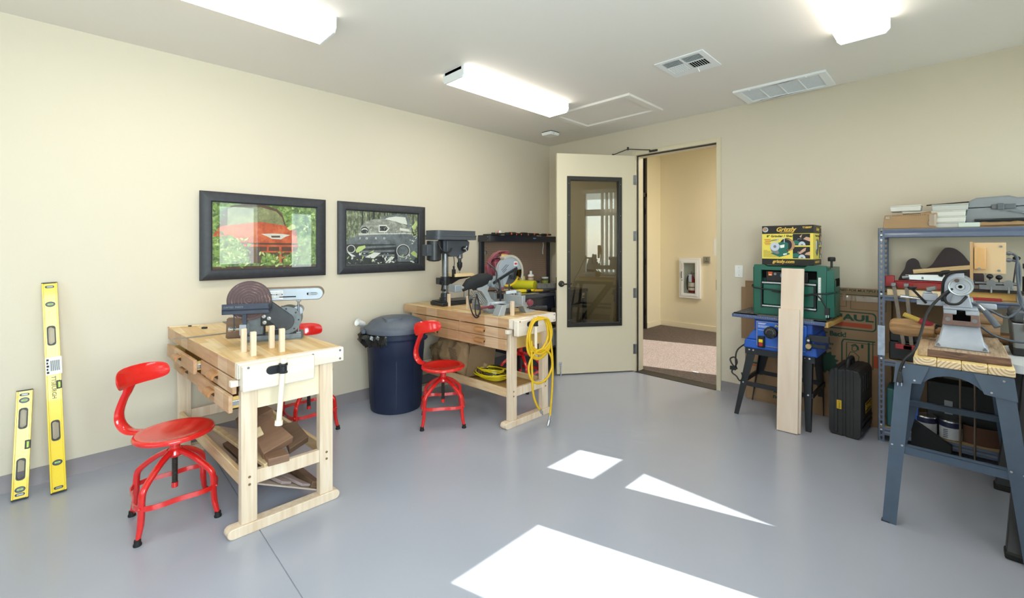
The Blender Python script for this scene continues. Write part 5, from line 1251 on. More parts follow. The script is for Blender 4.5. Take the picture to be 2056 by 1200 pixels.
# splayed stamped stand
for sx in (-1, 1):
    for sy in (-1, 1):
        tx, bx = (.225, .285) if sx > 0 else (.225, .30); x_t, x_b = .02 + sx * tx, .0 + sx * bx * (.86 if sx > 0 else 1)
        y_t, y_b = -.015 + sy * .20, -.01 + sy * .245
        def sec(x, y, z, w): return [(x, y, z), (x - sx * w, y, z), (x - sx * w, y - sy * .004, z), (x - sx * .004, y - sy * .004, z), (x - sx * .004, y - sy * w, z), (x, y - sy * w, z)]
        lg = MB().loft([sec(x_b, y_b, .0, .034), sec(x_b + (x_t - x_b) * .5, y_b + (y_t - y_b) * .5, .29, .05), sec(x_t, y_t, .566, .068)]).build('leg', STB, ts)
        kk = MB()
        for (z, off) in ((.55, .015), (.55, .045), (.275, .02)):
            f = z / .566; x = x_b + (x_t - x_b) * f - sx * off; y = y_b + (y_t - y_b) * f
            kk.cyl((x, y + sy * .001, z), (x, y + sy * .006, z), .007, n=6)
        kk.build('leg_bolt', STEEL, lg)
MB().box(-.225, .265, -.222, -.212, .515, .566).build('top_rail', STB, ts, .002); MB().box(-.225, .265, .182, .19, .515, .566).build('top_rail', STB, ts, .002)
for y in (-.236, .205): MB().box(-.25, .235, y, y + .018, .25, .285).build('stretcher', STB, ts, .002)
for x in (-.262, .238): MB().box(x, x + .018, -.225, .21, .25, .285).build('stretcher', STB, ts, .002)
MB().box(-.2, .25, .19, .2, .52, .566).build('top_rail', STB, ts)
MB().tube(smooth_path([(-.22, -.10, .60), (-.30, -.18, .52), (-.305, -.2, .40), (-.29, -.22, .37), (-.33, -.21, .40), (-.35, -.2, .44), (-.315, -.2, .46), (-.29, -.215, .42), (-.33, -.22, .34), (-.29, -.23, .31), (-.26, -.24, .28), (-.24, -.235, .31), (-.25, -.23, .35)], 6), .006, 8).box(-.345, -.30, -.225, -.205, .355, .385).build('power_cord', BLACKP, ts, smooth=60)
o = MB().box(-.012, .012, -.26, .22, 0, .036).build('wood_strip', wood('yellow pine strip', '#d8b06a', '#b98f4e', 'y', .5), None, .002, loc=(3.155, -.25, .803), rot=(0, 0, -.05)); tag(o, 'yellowish wood strip held along the right edge of the saw table', 'board')
o = bpy.data.objects['wood_strip']; o.parent = ts; o.location = (.352, .02, .803)
for key in ('label', 'category'):
    if key in o: del o[key]
# ---- planer on the saw table
GRN = paint('machine green enamel', '#176050', .4, coat=.2, var=.08, vs=6)
pl = thing('thickness_planer', 'green thickness planer sitting on the table saw', 'planer', (2.885, -.22, TZ + .001))
def frame_end(y0, y1):
    return MB().plate([(-.262, .0), (.24, .0), (.24, .405), (.235, .41), (.12, .41), (.10, .395), (-.16, .395), (-.18, .41), (-.255, .41), (-.262, .405)], [[(-.205, .06), (.18, .06), (.18, .365), (-.205, .365)]], y0, y1, 'xz')
frame_end(-.21, -.15).build('front_frame', GRN, pl, .006)
MB().box(-.262, .24, -.15, .06, .0, .40).build('body', GRN, pl, .008)
MB().hexa([(.241, -.20, .02), (.285, -.17, .02), (.285, .05, .02), (.241, .06, .02)], [(.241, -.20, .37), (.283, -.17, .38), (.283, .05, .40), (.241, .06, .40)]).box(.286, .287, -.16, .04, .1, .3).build('side_cover', GRN, pl, .006)
MB().box(.2835, .2875, -.12, .02, .25, .31).build('side_slot', DARKHOLE, pl)
MB().box(-.27, -.262, -.2, .05, .02, .39).build('side_cover', GRN, pl, .004)
MB().box(-.205, .18, -.185, -.149, .30, .365).build('cavity', DARKHOLE, pl)
hd = MB().box(-.172, .12, -.20, -.15, .272, .355).build('head_panel', BLACKP, pl, .004)
sw_ = MB().box(-.155, -.125, -.205, -.198, .32, .352).build('rocker_switch', paint('switch amber', '#c9572c', .4), hd, .002); MB().box(-.15, -.13, -.2065, -.204, .322, .332).build('switch_glow', paint('switch pale', '#f3c48a', .4), sw_)
MB().lathe([(.007, -.203), (.010, -.203), (.010, -.199), (.007, -.199)], 14, (-.105, 0, .335), 'y').build('reset_ring', STEELD, hd)
bdg = MB().cyl((-.045, -.199, .325), (-.045, -.2025, .325), .024, n=24).build('badge', paint('badge blue', '#6b9ac4', .4), hd); MB().cyl((-.045, -.2022, .322), (-.045, -.2032, .322), .014, n=12).build('badge_red', paint('badge red', '#c0392b', .4), bdg)
for z in (.262, .072): MB().cyl((-.195, -.215, z), (.178, -.215, z), .010, n=14).build('roller', STEEL, pl)
for x in (-.20, .17): MB().bar((x, -.214, .055), (x, -.214, .27), .010, .012, (0, 1, 0)).build('tray_arm', BLACKP, pl)
tb_ = MB().box(-.19, .165, -.212, -.152, .085, .25).build('folded_table', GRN, pl, .004)
MB().box(.19, .207, -.2125, -.209, .145, .32).build('depth_scale', WHITEP, pl)
kk = MB()
for i in range(26): kk.box(.2 if i % 3 else .196, .2065, -.2132, -.2124, .15 + i * .0064, .1515 + i * .0064)
kk.build('scale_marks', INK, pl)
MB().box(.16, .182, -.2120, -.15, .08, .27).build('column_slot', DARKHOLE, pl)
MB().lathe([(.001, .445), (.022, .445), (.025, .45), (.025, .472), (.02, .478), (.001, .478)], 20, (.262, -.14, -.0)).cyl((.262, -.14, .395), (.262, -.14, .446), .008, n=10).build('height_crank', BLACKP, pl)
MB().tube(smooth_path([(-.265, -.05, .24), (-.275, -.20, .235), (-.24, -.232, .215), (-.12, -.235, .205), (-.02, -.235, .195), (.10, -.236, .18), (.17, -.236, .195), (.25, -.232, .20), (.30, -.18, .215)], 6), .0055, 8).tube(smooth_path([(-.12, -.24, .198), (-.02, -.24, .185), (.10, -.243, .175), (.17, -.245, .19), (.205, -.245, .17), (.235, -.25, .12), (.25, -.25, .09)], 6), .0055, 8).box(.238, .268, -.265, -.24, .045, .095).build('wrapped_cord', BLACKP, pl, smooth=60)
MB().box(.245, .25, -.256, -.25, .025, .046).box(.258, .263, -.256, -.25, .025, .046).build('plug_blade', STEEL, pl)
# ---- grinder box
YBOX = paint('yellow carton print', '#ecd85a', .45); BBOX = paint('black carton print', '#191614', .45); GOLD = paint('gold print', '#e8c050', .45); PBLK = paint('photo black', '#15161a', .45); PGRN = paint('photo green', '#1c6a5e', .45); PGRY = paint('photo grey', '#c5cede', .45); PSK = paint('photo skin', '#d2a58c', .5); PTAN = paint('photo tan', '#b58a66', .5); PRED = paint('small print orange', '#b9622a', .5); PSM = paint('small print', '#8a7434', .5)
gx = thing('grinder_box', 'yellow and black printed carton of a grinder on top of the green planer', 'carton', (2.858, -.40, TZ + .4115))
W_, D_, Hb = .362, .275, .318
MB().box(-W_ / 2, W_ / 2, 0, D_, 0, Hb).build('carton', BBOX, gx, .002)
e = .0006
for nm, q in (('front_print', MB().box(-W_ / 2 + .001, W_ / 2 - .001, -e, 0, .048, .252)), ('side_print', MB().box(W_ / 2, W_ / 2 + e, .001, D_ - .001, .048, .252))): q.build(nm, YBOX, gx)
y_ = -.0012
text('Grizzly', .048, (-.010, y_, .285), FY, GOLD, gx, ay='CENTER', shear=.3, bold=.0016); MB().bar((-.05, y_, .262), (.05, y_, .262), .0005, .003).build('logo_rule', GOLD, gx)
text('T10097', .02, (.138, y_, .297), FY, GOLD, gx, ay='CENTER', bold=.0007)
text('8" Grinder / Sharpener', .0245, (-.02, y_, .232), FY, BBOX, gx, ay='CENTER', bold=.0009, spacing=1.08)
text('grizzly.com', .034, (-.025, y_, .026), FY, GOLD, gx, ay='CENTER', shear=.2, bold=.0012)
marks(gx, 'orange_print', [(-.165 + .004 * (i % 3), -.115 - .005 * (i % 2), y_ + .0004, .205 - i * .0085, .209 - i * .0085) for i in range(6)], PRED)
marks(gx, 'small_print', [(-.17, -.17 + [.03, .06, .05, .07, .07, .12, .15, .13, .12][i], y_ + .0004, .115 - i * .0068, .1175 - i * .0068) for i in range(9)], PSM)
def printed(parent, name, shp, mats, fy, h=.0005):
    mb = MB()
    for i, (mi, pts) in enumerate(shp): mb.plate(pts, (), fy - h - i * .00012, fy, 'xz', mi)
    return mb.build(name, mats, parent, smooth=0)
PM = [PBLK, PGRN, PGRY, PSK, WHITEP, PTAN, STEELD, PRED]
grind = [(1, [(-.115, .092), (-.05, .062), (.02, .085), (.02, .095), (-.09, .105)]), (6, [(-.12, .14), (-.11, .105), (-.07, .085), (-.02, .11), (-.03, .125), (-.1, .125)]), (0, circ(-.0, .165, .05, 20, .05)), (5, circ(.012, .16, .045, 20, .048)), (0, circ(.0, .16, .036, 18, .044)),
         (1, [(-.06, .18), (-.02, .188), (.01, .175), (.01, .1), (-.05, .09), (-.06, .11)]), (4, [(-.05, .158), (-.016, .165), (-.018, .14), (-.045, .135)]), (2, circ(-.085, .148, .034, 22, .036)), (6, circ(-.085, .148, .011, 14, .012)), (0, [(.0, .11), (.018, .113), (.018, .13), (.0, .126)]), (7, circ(.009, .12, .005, 10)), (4, [(-.025, .078), (.0, .084), (.0, .094), (-.025, .09)]),
         (6, [(-.12, .19), (-.06, .202), (-.06, .208), (-.10, .204), (-.12, .196)]), (2, [(-.07, .19), (-.064, .19), (-.064, .21), (-.02, .214), (-.02, .18), (-.015, .18), (-.015, .218), (-.07, .213)])]
printed(gx, 'grinder_picture', grind, PM, y_ + .0004)
for nm, z0 in (('photo_upper', .157), ('photo_lower', .054)):
    x0 = .042
    s_ = [(0, [(x0, z0), (.158, z0), (.158, z0 + .092), (x0, z0 + .092)]), (1, [(x0, z0 + .005), (x0 + .04, z0 + .005), (x0 + .045, z0 + .03), (x0 + .02, z0 + .042), (x0, z0 + .036)]), (2, arc(x0 + .062, z0 + .001, .024, 0, 180, 14, .03)), (6, arc(x0 + .062, z0 + .001, .008, 0, 180, 8, .012)),
          (3, [(x0 + .07, z0 + .05), (.158, z0 + .03), (.158, z0 + .06), (x0 + .09, z0 + .068)] if z0 > .1 else [(x0 + .035, z0 + .04), (x0 + .07, z0 + .075), (x0 + .09, z0 + .085), (x0 + .085, z0 + .06), (x0 + .05, z0 + .035)]), (3, [(x0 + .045, z0 + .07), (x0 + .065, z0 + .09), (x0 + .055, z0 + .06)] if z0 > .1 else [(x0 + .08, z0 + .03), (.158, z0 + .025), (.158, z0 + .055), (x0 + .09, z0 + .045)]), (6, [(x0 + .03, z0 + .04), (x0 + .034, z0 + .055), (x0 + .06, z0 + .052), (x0 + .06, z0 + .048), (x0 + .037, z0 + .05)])]
    printed(gx, nm, s_, PM, y_ + .0004)
MB().box(-W_ / 2 + .004, -W_ / 2 + .043, -.001, 0, .263, .312).build('emblem_ground', BBOX, gx)
printed(gx, 'emblem', [(2, circ(-.155, .287, .021, 20)), (5, circ(-.158, .289, .016, 16)), (6, [(-.15, .28), (-.137, .288), (-.142, .299), (-.152, .292)])], PM, y_ + .0004)
xs = W_ / 2 + .0012; FX_ = (PI / 2, 0, PI / 2)
text('Grizzly', .034, (xs, .135, .285), FX_, GOLD, gx, ay='CENTER', shear=.3, bold=.001); text('8" Grinder / Sharpener', .0185, (xs, .137, .232), FX_, BBOX, gx, ay='CENTER', bold=.0006); text('1-800-523-4777', .024, (xs, .12, .024), FX_, GOLD, gx, ay='CENTER', bold=.0006)
text('T10097', .014, (xs, .25, .30), FX_, GOLD, gx, ay='CENTER')
def pside(name, shp):
    mb = MB()
    for i, (mi, pts) in enumerate(shp): mb.plate(pts, (), xs - .0006, xs + i * .00012, 'yz', mi)
    return mb.build(name, PM, gx, smooth=0)
pside('side_picture', [(1, [(.07, .10), (.115, .07), (.16, .10), (.15, .12), (.08, .12)]), (1, [(.12, .2), (.15, .195), (.15, .1), (.12, .1)]), (0, circ(.15, .155, .02, 16, .05)), (2, circ(.098, .15, .024, 18, .045)), (6, [(.08, .10), (.14, .10), (.13, .13), (.085, .125)]), (6, [(.08, .19), (.13, .205), (.128, .212), (.08, .2)])])
for z0 in (.157, .054): pside('side_photo', [(0, [(.19, z0), (.272, z0), (.272, z0 + .092), (.19, z0 + .092)]), (1, [(.19, z0 + .01), (.22, z0 + .01), (.22, z0 + .04), (.19, z0 + .04)]), (2, arc(.235, z0 + .002, .018, 0, 180, 10, .03)), (3, [(.225, z0 + .04), (.272, z0 + .03), (.272, z0 + .06), (.24, z0 + .085)])])
# ---- two planks leaning
MAPLE = wood('maple board', '#ecdac8', '#e0c8b2', 'z', .5, 8, stretch=9)
def lean_board(label, p0, p1, L, wd, th, z0=0):
    """p0,p1 bottom front corners (left,right); leans back to dy at the top"""
    t = MB().box(0, wd, 0, th, 0, L).build('maple_board', MAPLE, None, .002); tag(t, label, 'board', 'maple boards leaning on the planer'); return t
bA = lean_board('longer pale maple board leaning on the planer, behind the shorter one', None, None, 1.238, .150, .018)
bA.location = (2.850, -.632, .004); bA.rotation_euler = (math.radians(-5.2), math.radians(.3), math.radians(3.5))
bB = lean_board('shorter pale maple board leaning in front of the longer one', None, None, .925, .138, .019)
bB.location = (2.849, -.656, .004); bB.rotation_euler = (math.radians(-5.3), math.radians(-.1), math.radians(3.5))
# ================================================================== FLATTENED MOVING CARTONS
INKG = paint('dark green carton print', '#274a3a', .8); INKO = paint('orange carton print', '#a8492c', .8)
CB = paint('brown kraft carton', '#9b7d5f', .85, var=.1, vs=4, bump=.15, bs=20)
fc = thing('flattened_carton', 'flattened brown moving carton with green and orange print leaning on the back wall', 'carton', (2.45, -.052, 0), 0)
MB().box(.0, 1.02, 0, .012, .0, 1.075).box(1.02, 1.30, .034, .044, 0, 1.07).build('panel', CB, fc, .002)
MB().box(.028, .5, -.008, .0, .02, .60).build('loose_flap', CB, fc, .002)
y_ = -.0006
text('HAUL', .066, (.912, y_, .803), FY, INKG, fc, ax='RIGHT', ay='BOTTOM', bold=.003, sx=1.55); text('U-', .066, (.60, y_, .803), FY, INKG, fc, ax='RIGHT', ay='BOTTOM', bold=.003, sx=1.55)
MB().box(.43, .905, y_ - .0002, y_ + .0003, .763, .796).build('orange_bar', INKO, fc)
MB().plate(rrect(.40, .932, .738, .886, .03, 5), [rrect(.409, .923, .747, .877, .025, 5)], y_ - .0002, y_ + .0003, 'xz').build('printed_border', INKG, fc)
text('BOXES ARE DESIGNED FOR MULTIPLE USES', .026, (.99, y_, 1.055), FY, INKG, fc, ax='RIGHT', ay='CENTER', bold=.0009, shear=.15)
marks(fc, 'printed_lines', [(.48, .985, y_, 1.036, 1.038), (.54, .66, y_, 1.018, 1.026), (.68, .72, y_, 1.019, 1.025), (.74, .95, y_, 1.018, 1.025)], INKG)
marks(fc, 'printed_lines', [(.50, .745, y_, 1.003, 1.006), (.50, .745, y_, .922, .925), (.742, .745, y_, .922, 1.005), (.77, .99, y_, .995, .998), (.77, .99, y_, .905, .908), (.77, .773, y_, .905, .998), (.987, .99, y_, .905, .998)], INKG)
text('Your Back!', .052, (.745, y_, .692), FY, INKG, fc, ax='RIGHT', ay='CENTER', bold=.0022); text('and', .034, (.625, y_, .648), FY, INKG, fc, ax='RIGHT', ay='CENTER', bold=.001); text('te Dollies', .034, (.66, y_, .608), FY, INKG, fc, ax='RIGHT', ay='CENTER', bold=.001); text('for Sale', .034, (.645, y_, .570), FY, INKG, fc, ax='RIGHT', ay='CENTER', bold=.001)
st_ = [(.60 + (.098 if i % 2 else .074) * math.cos(2 * PI * i / 28), .455 + (.098 if i % 2 else .074) * math.sin(2 * PI * i / 28)) for i in range(28)]
MB().plate(st_, (), y_ - .0002, y_ + .0004, 'xz').build('starburst', INKG, fc)
# line drawing of a cart
ln = MB()
def stroke(pts, w=.006):
    for a, c in zip(pts[:-1], pts[1:]): ln.bar((a[0] - .075, y_, a[1] + .072), (c[0] - .075, y_, c[1] + .072), .0008, w, (-(c[1] - a[1]), 0, c[0] - a[0]))
stroke([(.79, .36), (.79, .56), (.80, .585), (1.0, .59)], .01); stroke([(.82, .36), (.82, .56)], .006); stroke([(.82, .565), (1.0, .57)], .004); stroke([(.96, .37), (.96, .58)], .012); stroke([(.985, .37), (.985, .585)], .006)
stroke([(.83, .45), (.845, .49), (.87, .49), (.90, .46), (.895, .42)], .005); stroke([(.855, .505), (.857, .535), (.875, .545), (.89, .53), (.885, .505), (.87, .498), (.855, .505)], .005); stroke([(.85, .54), (.875, .555), (.895, .535), (.895, .51)], .008); stroke([(.92, .56), (.92, .53)], .014)
ln.build('printed_drawing', INKG, fc)
MB().box(.905, .955, y_ - .0002, y_ + .0003, .46, .555).build('orange_patch', INKO, fc)
text('Buy Back', .05, (.38, -.0088, .43), FY, INKG, fc, ax='CENTER', ay='CENTER', bold=.002); MB().box(.05, .12, -.009, -.0082, .335, .352).build('green_bar', INKG, fc); MB().box(.05, .12, -.009, -.0082, .315, .328).build('orange_bar', INKO, fc)
text('% Garantia\nno usadas', .05, (.22, -.0088, .10), FY, INKG, fc, ax='LEFT', ay='CENTER', bold=.002)
tp_ = MB(); random.seed(4)
rings = []
for i in range(22):
    x = .72 + i * .0128; rings.append([(x, -.0012 - random.uniform(0, .006), 1.012), (x, -.0012 - random.uniform(0, .008), .995), (x, -.0012 - random.uniform(0, .006), .972), (x, -.0004, .972), (x, -.0004, 1.012)])
tp_.loft(rings).build('clear_tape', paint('shiny packing tape', '#a3917f', .12, coat=.6), fc, smooth=20)
fc2 = thing('flattened_carton', 'second flattened carton showing behind the first at its left edge', 'carton', (2.38, -.026, 0), 0)
MB().box(.05, .52, 0, .01, 0, 1.09).box(.02, .10, -.012, -.004, .55, 1.03).build('panel', CB, fc2, .002)
# ================================================================== BLACK TOOL CASE
CASEB = paint('black grained plastic', '#202227', .55, col2='#3b3a38', vs=3, bump=.1, bs=300)
bc = thing('tool_case', 'black hard plastic tool case standing on the floor left of the steel shelves', 'case', (3.235, -.43, 0), math.radians(-3))
MB().plate([(-.094, .03), (-.080, 0), (-.004, .0), (-.004, .495), (-.082, .49), (-.096, .455)], (), 0, .42, 'xz').plate([(.004, 0), (.08, .0), (.098, .03), (.1, .46), (.084, .495), (.004, .50)], (), -.003, .42, 'xz').box(-.02, .02, .003, .416, .004, .492).build('shell', CASEB, bc, .009)
for s_ in (-.05, .045): MB().box(s_ - .012, s_ + .012, -.006, .42, .02, .50).build('shell_band', CASEB, bc, .005)
for z in (.06, .10): MB().box(.0985, .104, .03, .37, z, z + .02).build('shell_rib', CASEB, bc, .002)
for y in (.05, .13, .21, .29): MB().box(.098, .104, y, y + .03, .34, .46).build('shell_rib', CASEB, bc, .002)
MB().tube(smooth_path([(0, .10, .49), (0, .11, .53), (0, .14, .55), (0, .24, .55), (0, .27, .53), (0, .28, .49)], 4), .014, 10).build('handle', CASEB, bc)
bg_ = MB().box(-.045, -.015, -.009, -.001, .20, .265).build('yellow_badge', paint('badge yellow', '#d9b021', .45), bc, .002)
text('DEWALT', .013, (-.027, -.0096, .2325), (PI / 2, -PI / 2, 0), INK, bg_, ay='CENTER'); 
MB().box(.1005, .1075, .10, .31, .17, .255).build('side_plate', BLACKP, bc, .003); MB().plate([(.105, .175), (.305, .175), (.305, .25), (.105, .25)], [[(.109, .179), (.301, .179), (.301, .246), (.109, .246)]], .107, .1085, 'yz').build('plate_border', bpy.data.materials['badge yellow'], bc)
text('DEWALT', .05, (.1085, .205, .2125), FX_, bpy.data.materials['badge yellow'], bc, ay='CENTER', bold=.0015)
# ================================================================== STEEL SHELVES
SHB = paint('blue grey shelf enamel', '#5d6880', .35, coat=.3, var=.08, vs=8)
GALV = paint('galvanised patch', '#b9c4d4', .3, .7, var=.3, vs=25)
PART = paint('particle board', '#b59a70', .8, var=.15, vs=60)
sh = thing('steel_shelving', 'blue-grey slotted steel shelving unit against the back wall at the right', 'shelf', (3.418, -.325, 0))
SW_ = 1.10
def post(x, y, sx, sy):
    """angle post with keyhole slots; x,y outer corner"""
    mb = MB(); w_ = .036; p = .0375; n_ = 41
    for i in range(n_):
        z0 = i * p + .004; z1 = z0 + p; zc = z0 + p * .5
        key = [(w_ / 2 + .0075 * math.cos(a), zc + .006 + .0075 * math.sin(a)) for a in [math.radians(q) for q in (0, 45, 90, 135, 180)]] + [(w_ / 2 - .004, zc - .004), (w_ / 2 - .004, zc - .011), (w_ / 2 + .004, zc - .011), (w_ / 2 + .004, zc - .004)]
        mb.plate([(0, z0), (w_, z0), (w_, z1), (0, z1)], [key], 0, .002, 'xz')
    mb.box(0, w_, 0, .002, 0, .004)
    mb.box(0, .002, 0, .036, 0, n_ * p + .004)
    M = Matrix.Translation((x, y, 0)) @ Matrix.Diagonal((sx, sy, 1, 1))
    o = MB().add(mb.v, mb.f, 0, M)
    return o.build('post', SHB, sh, smooth=0)
pf = post(0, 0, 1, 1)
MB().box(-.0015, .0375, -.0015, .0, .62, .835).plate([(-.0015, .62), (-.0015, .835), (-.003, .835), (-.003, .62)], (), 0, .036, 'xz').build('splice_plate', GALV, pf)
k = MB()
for z in (1.49, 1.455, 1.065, .60, .12, .085): k.cyl((.018, -.001, z), (.018, -.006, z), .007, n=8)
k.build('post_bolt', STEEL, pf)
post(0, .295, 1, -1); post(SW_, 0, -1, 1); post(SW_, .295, -1, -1)
for zt, hh in ((1.532, .058), (1.055, .036), (.592, .04), (.105, .055)):
    pr_ = [(.0, zt), (-.004, zt), (-.005, zt - hh * .3), (.001, zt - hh * .45), (.001, zt - hh * .55), (-.005, zt - hh * .7), (-.004, zt - hh), (.004, zt - hh), (.004, zt)]
    MB().plate(pr_, (), .036, SW_ - .036, 'yz').plate([(.295 - a, b_) for a, b_ in pr_], (), .036, SW_ - .036, 'yz').box(.002, .012, .03, .27, zt - hh, zt).box(SW_ - .012, SW_ - .002, .03, .27, zt - hh, zt).build('beam', SHB, sh)
    MB().box(.012, SW_ - .012, .004, .291, zt - .012, zt + .002).build('shelf_board', PART, sh)
ST = (1.5345, 1.0575, .5945, .1075)
Y0 = -.325
# ---- top shelf
t = thing('flat_carton', 'worn brown carton at the left end of the top shelf', 'carton', (3.59, Y0 + .10, ST[0]), math.radians(-2))
MB().hexa([(-.145, -.095, 0), (.135, -.09, 0), (.135, .09, 0), (-.145, .09, 0)], [(-.135, -.085, .098), (.14, -.09, .102), (.135, .09, .105), (-.14, .09, .10)]).build('body', CARD, t, .004)
MB().hexa([(.05, -.05, .10), (.16, -.06, .102), (.15, .08, .105), (.05, .09, .105)], [(.06, -.04, .112), (.155, -.05, .125), (.15, .08, .118), (.06, .09, .112)]).build('lid_flap', CARD, t, .003)
TAPE = bpy.data.materials['shiny packing tape']
random.seed(6); rings = []
for i in range(6):
    z = .012 + i * .016; rings.append([(.085 + random.uniform(0, .02), -.0925, z), (.10, -.095 - random.uniform(0, .003), z + .003), (.125, -.094 - random.uniform(0, .003), z), (.137, -.0925, z + .002)])
MB().loft(rings).build('tape_patch', TAPE, t, smooth=10)
MB().box(-.13, -.105, -.0935, -.091, .07, .088).build('tape_patch', TAPE, t, .001)
k = MB()
for i in range(16): k.box(-.09 + i * .011, -.084 + i * .011, -.0915, -.089, .0915, .0935)
k.build('perforation', INK, t)
TUBW = paint('milky plastic box', '#d6d5cd', .3, spec=.4); TUBL = paint('milky plastic box grey', '#bfc0bb', .3)
def tub(x, y, z, w_, d_, h_, label, rz=0, m_=TUBW):
    t = thing('plastic_box', label, 'box', (x, y, z), rz, 'milky plastic boxes on the top shelf')
    MB().hexa([(-w_ / 2 + .002, -d_ / 2 + .002, 0), (w_ / 2 - .002, -d_ / 2 + .002, 0), (w_ / 2 - .002, d_ / 2 - .002, 0), (-w_ / 2 + .002, d_ / 2 - .002, 0)], [(-w_ / 2, -d_ / 2, h_ * .8), (w_ / 2, -d_ / 2, h_ * .8), (w_ / 2, d_ / 2, h_ * .8), (-w_ / 2, d_ / 2, h_ * .8)]).build('body', m_, t, .004)
    MB().box(-w_ / 2 - .0015, w_ / 2 + .0015, -d_ / 2 - .0015, d_ / 2 + .0015, h_ * .8, h_).build('lid', m_, t, .004)
    return t
tub(3.62, Y0 + .13, ST[0] + .106, .16, .14, .018, 'flat milky plastic box directly on the brown carton, under a thicker one', .03)
tub(3.563, Y0 + .12, ST[0] + .124, .165, .15, .042, 'milky plastic box on top of the brown carton, topmost at the left', -.02)
for i, (h_, dx) in enumerate(((.036, .0), (.04, .0), (.04, -.004), (.042, .004))):
    tub(3.782 + dx, Y0 + .10, ST[0] + [0, .036, .076, .116][i], .15 + .008 * i, .17, h_, 'milky plastic box beside the brown carton, %s of its stack' % ['bottom', 'second from the bottom', 'second from the top', 'topmost'][i], .0, [TUBL, TUBW, TUBW, TUBL][i])
o = MB().box(-.05, .05, -.03, .03, 0, .03).build('pale_tray', paint('pale green tray', '#c8d4cc', .4), None, .004, loc=(3.875, Y0 + .04, ST[0])); tag(o, 'small pale green flat tray in front of the grey case on the top shelf', 'tray')
o = MB().box(-.13, .16, -.02, .10, 0, .004).build('dark_sheet', paint('dark sheet', '#3a352d', .6), None, loc=(3.80, Y0 + .12, ST[0] + .168), rot=(.03, -.05, .05)); tag(o, 'thin dark sheet lying over the stack of milky boxes', 'sheet')
GC = paint('grey moulded case', '#878c90', .45, var=.05, vs=8)
t = thing('power_tool_case', 'grey moulded tool case lying on the top shelf', 'case', (4.06, Y0 + .16, ST[0] + .058))
o_ = [(-.205, .02), (-.20, .0), (.2, .0), (.2, .14), (-.05, .145), (-.07, .155), (-.15, .15), (-.19, .13), (-.205, .09)]
MB().plate([(-.215, .0), (-.20, -.055), (.2, -.055), (.22, .0), (.22, .068), (-.20, .068)], (), -.10, .10, 'xz').plate([(-.20, .072), (.22, .072), (.22, .12), (.03, .125), (-.01, .14), (-.15, .135), (-.185, .115)], (), -.105, .10, 'xz').build('shell', GC, t, .012)
MB().box(-.085, .02, -.112, -.10, .055, .085).box(-.06, -.03, -.118, -.108, .05, .09).build('latch', paint('dark grey latch', '#5e6368', .45), t, .004)
k = MB()
for i in range(5): k.tube([( -.02 + .02 * i, -.107, .045 - .006 * i), (.08, -.109, .03 - .006 * i), (.2, -.107, .045 - .005 * i)], .003, 6)
k.build('shell_rib', GC, t)
o = MB().box(-.16, .2, -.07, .06, 0, .016).box(-.155, .2, -.075, -.068, .004, .014).build('dark_case', paint('black glossy case', '#23282b', .25), None, .004, loc=(4.06, Y0 + .09, ST[0] + .036)); tag(o, 'thin black glossy case under the grey tool case', 'case')
rings = []; random.seed(12)
for i in range(14):
    x = -.165 + i * .028; h_ = .034 + random.uniform(-.006, .004) - (.018 if i in (0,) else 0)
    rings.append([(x, -.06 + random.uniform(-.008, .008), .0), (x, -.07 + random.uniform(-.008, .004), .012), (x, -.055, h_), (x, .03, h_ + random.uniform(-.004, .004)), (x, .05, .0)])
o = MB().loft(rings).build('paper_parcel', CARD, None, 0, loc=(4.05, Y0 + .085, ST[0]), smooth=20); tag(o, 'long brown paper parcel under the thin black case on the top shelf', 'parcel')
# ---- second shelf
MD = paint('dark brown cut panel', '#3c2d30', .5)
pts = [(-.27, -.17), (-.255, -.13), (-.235, -.09), (-.222, -.035), (-.19, -.011), (-.16, -.03), (-.145, -.08), (-.125, -.085), (-.09, -.06), (-.06, .0), (-.035, .045), (-.013, .067), (.03, .06), (.07, .02), (.10, -.03), (.15, -.08), (.17, -.12), (.17, -.19), (-.27, -.19)]
o = MB().plate([(p.x, p.z) for p in smooth_path([(a, 0, c) for a, c in pts[:17]], 4)] + pts[17:], (), 0, .006, 'xz').build('curved_template', MD, None, .001, loc=(3.78, -.055, 1.332), rot=(-.03, 0, 0)); tag(o, 'dark brown curved wooden template standing at the back of the second shelf', 'template')
o = MB().box(-.15, .15, -.018, .018, 0, .028).build('pale_batten', wood('pale batten', '#d8bd8d', '#b9986a', 'x'), None, .002, loc=(3.75, Y0 + .13, 1.235), rot=(0, math.radians(-8), .03)); tag(o, 'pale wooden batten lying tilted on top of the red tool tray', 'batten')
t = thing('saw_guide', 'long red tool with a silver bar on the second shelf', 'tool', (3.60, Y0 + .10, ST[1] + .0525), math.radians(2))
REDM = paint('dull red enamel', '#a32b30', .4, var=.1, vs=12)
MB().box(-.145, .26, -.05, .05, 0, .045).box(-.15, -.10, -.055, .055, 0, .085).box(-.10, .26, -.053, -.047, .048, .056).build('body', REDM, t, .004)
MB().hexa([(-.04, -.04, .062), (.20, -.04, .058), (.20, .03, .058), (-.04, .03, .062)], [(-.04, -.03, .098), (.16, -.03, .105), (.16, .02, .105), (-.04, .02, .098)]).build('steel_bar', STEEL, t, .003)
MB().cyl((-.055, -.045, .075), (-.02, -.045, .082), .014, n=12).cyl((.05, -.052, .08), (.05, -.045, .08), .006, n=10).build('clamp_screw', STEELD, t); MB().tube(smooth_path([(.14, -.04, .10), (.15, -.045, .12), (.185, -.045, .125)], 4), .013, 10).build('lock_lever', BLACKP, t)
MB().box(-.145, -.08, -.058, -.05, .0, .012).build('foot', BLACKP, t, .004)
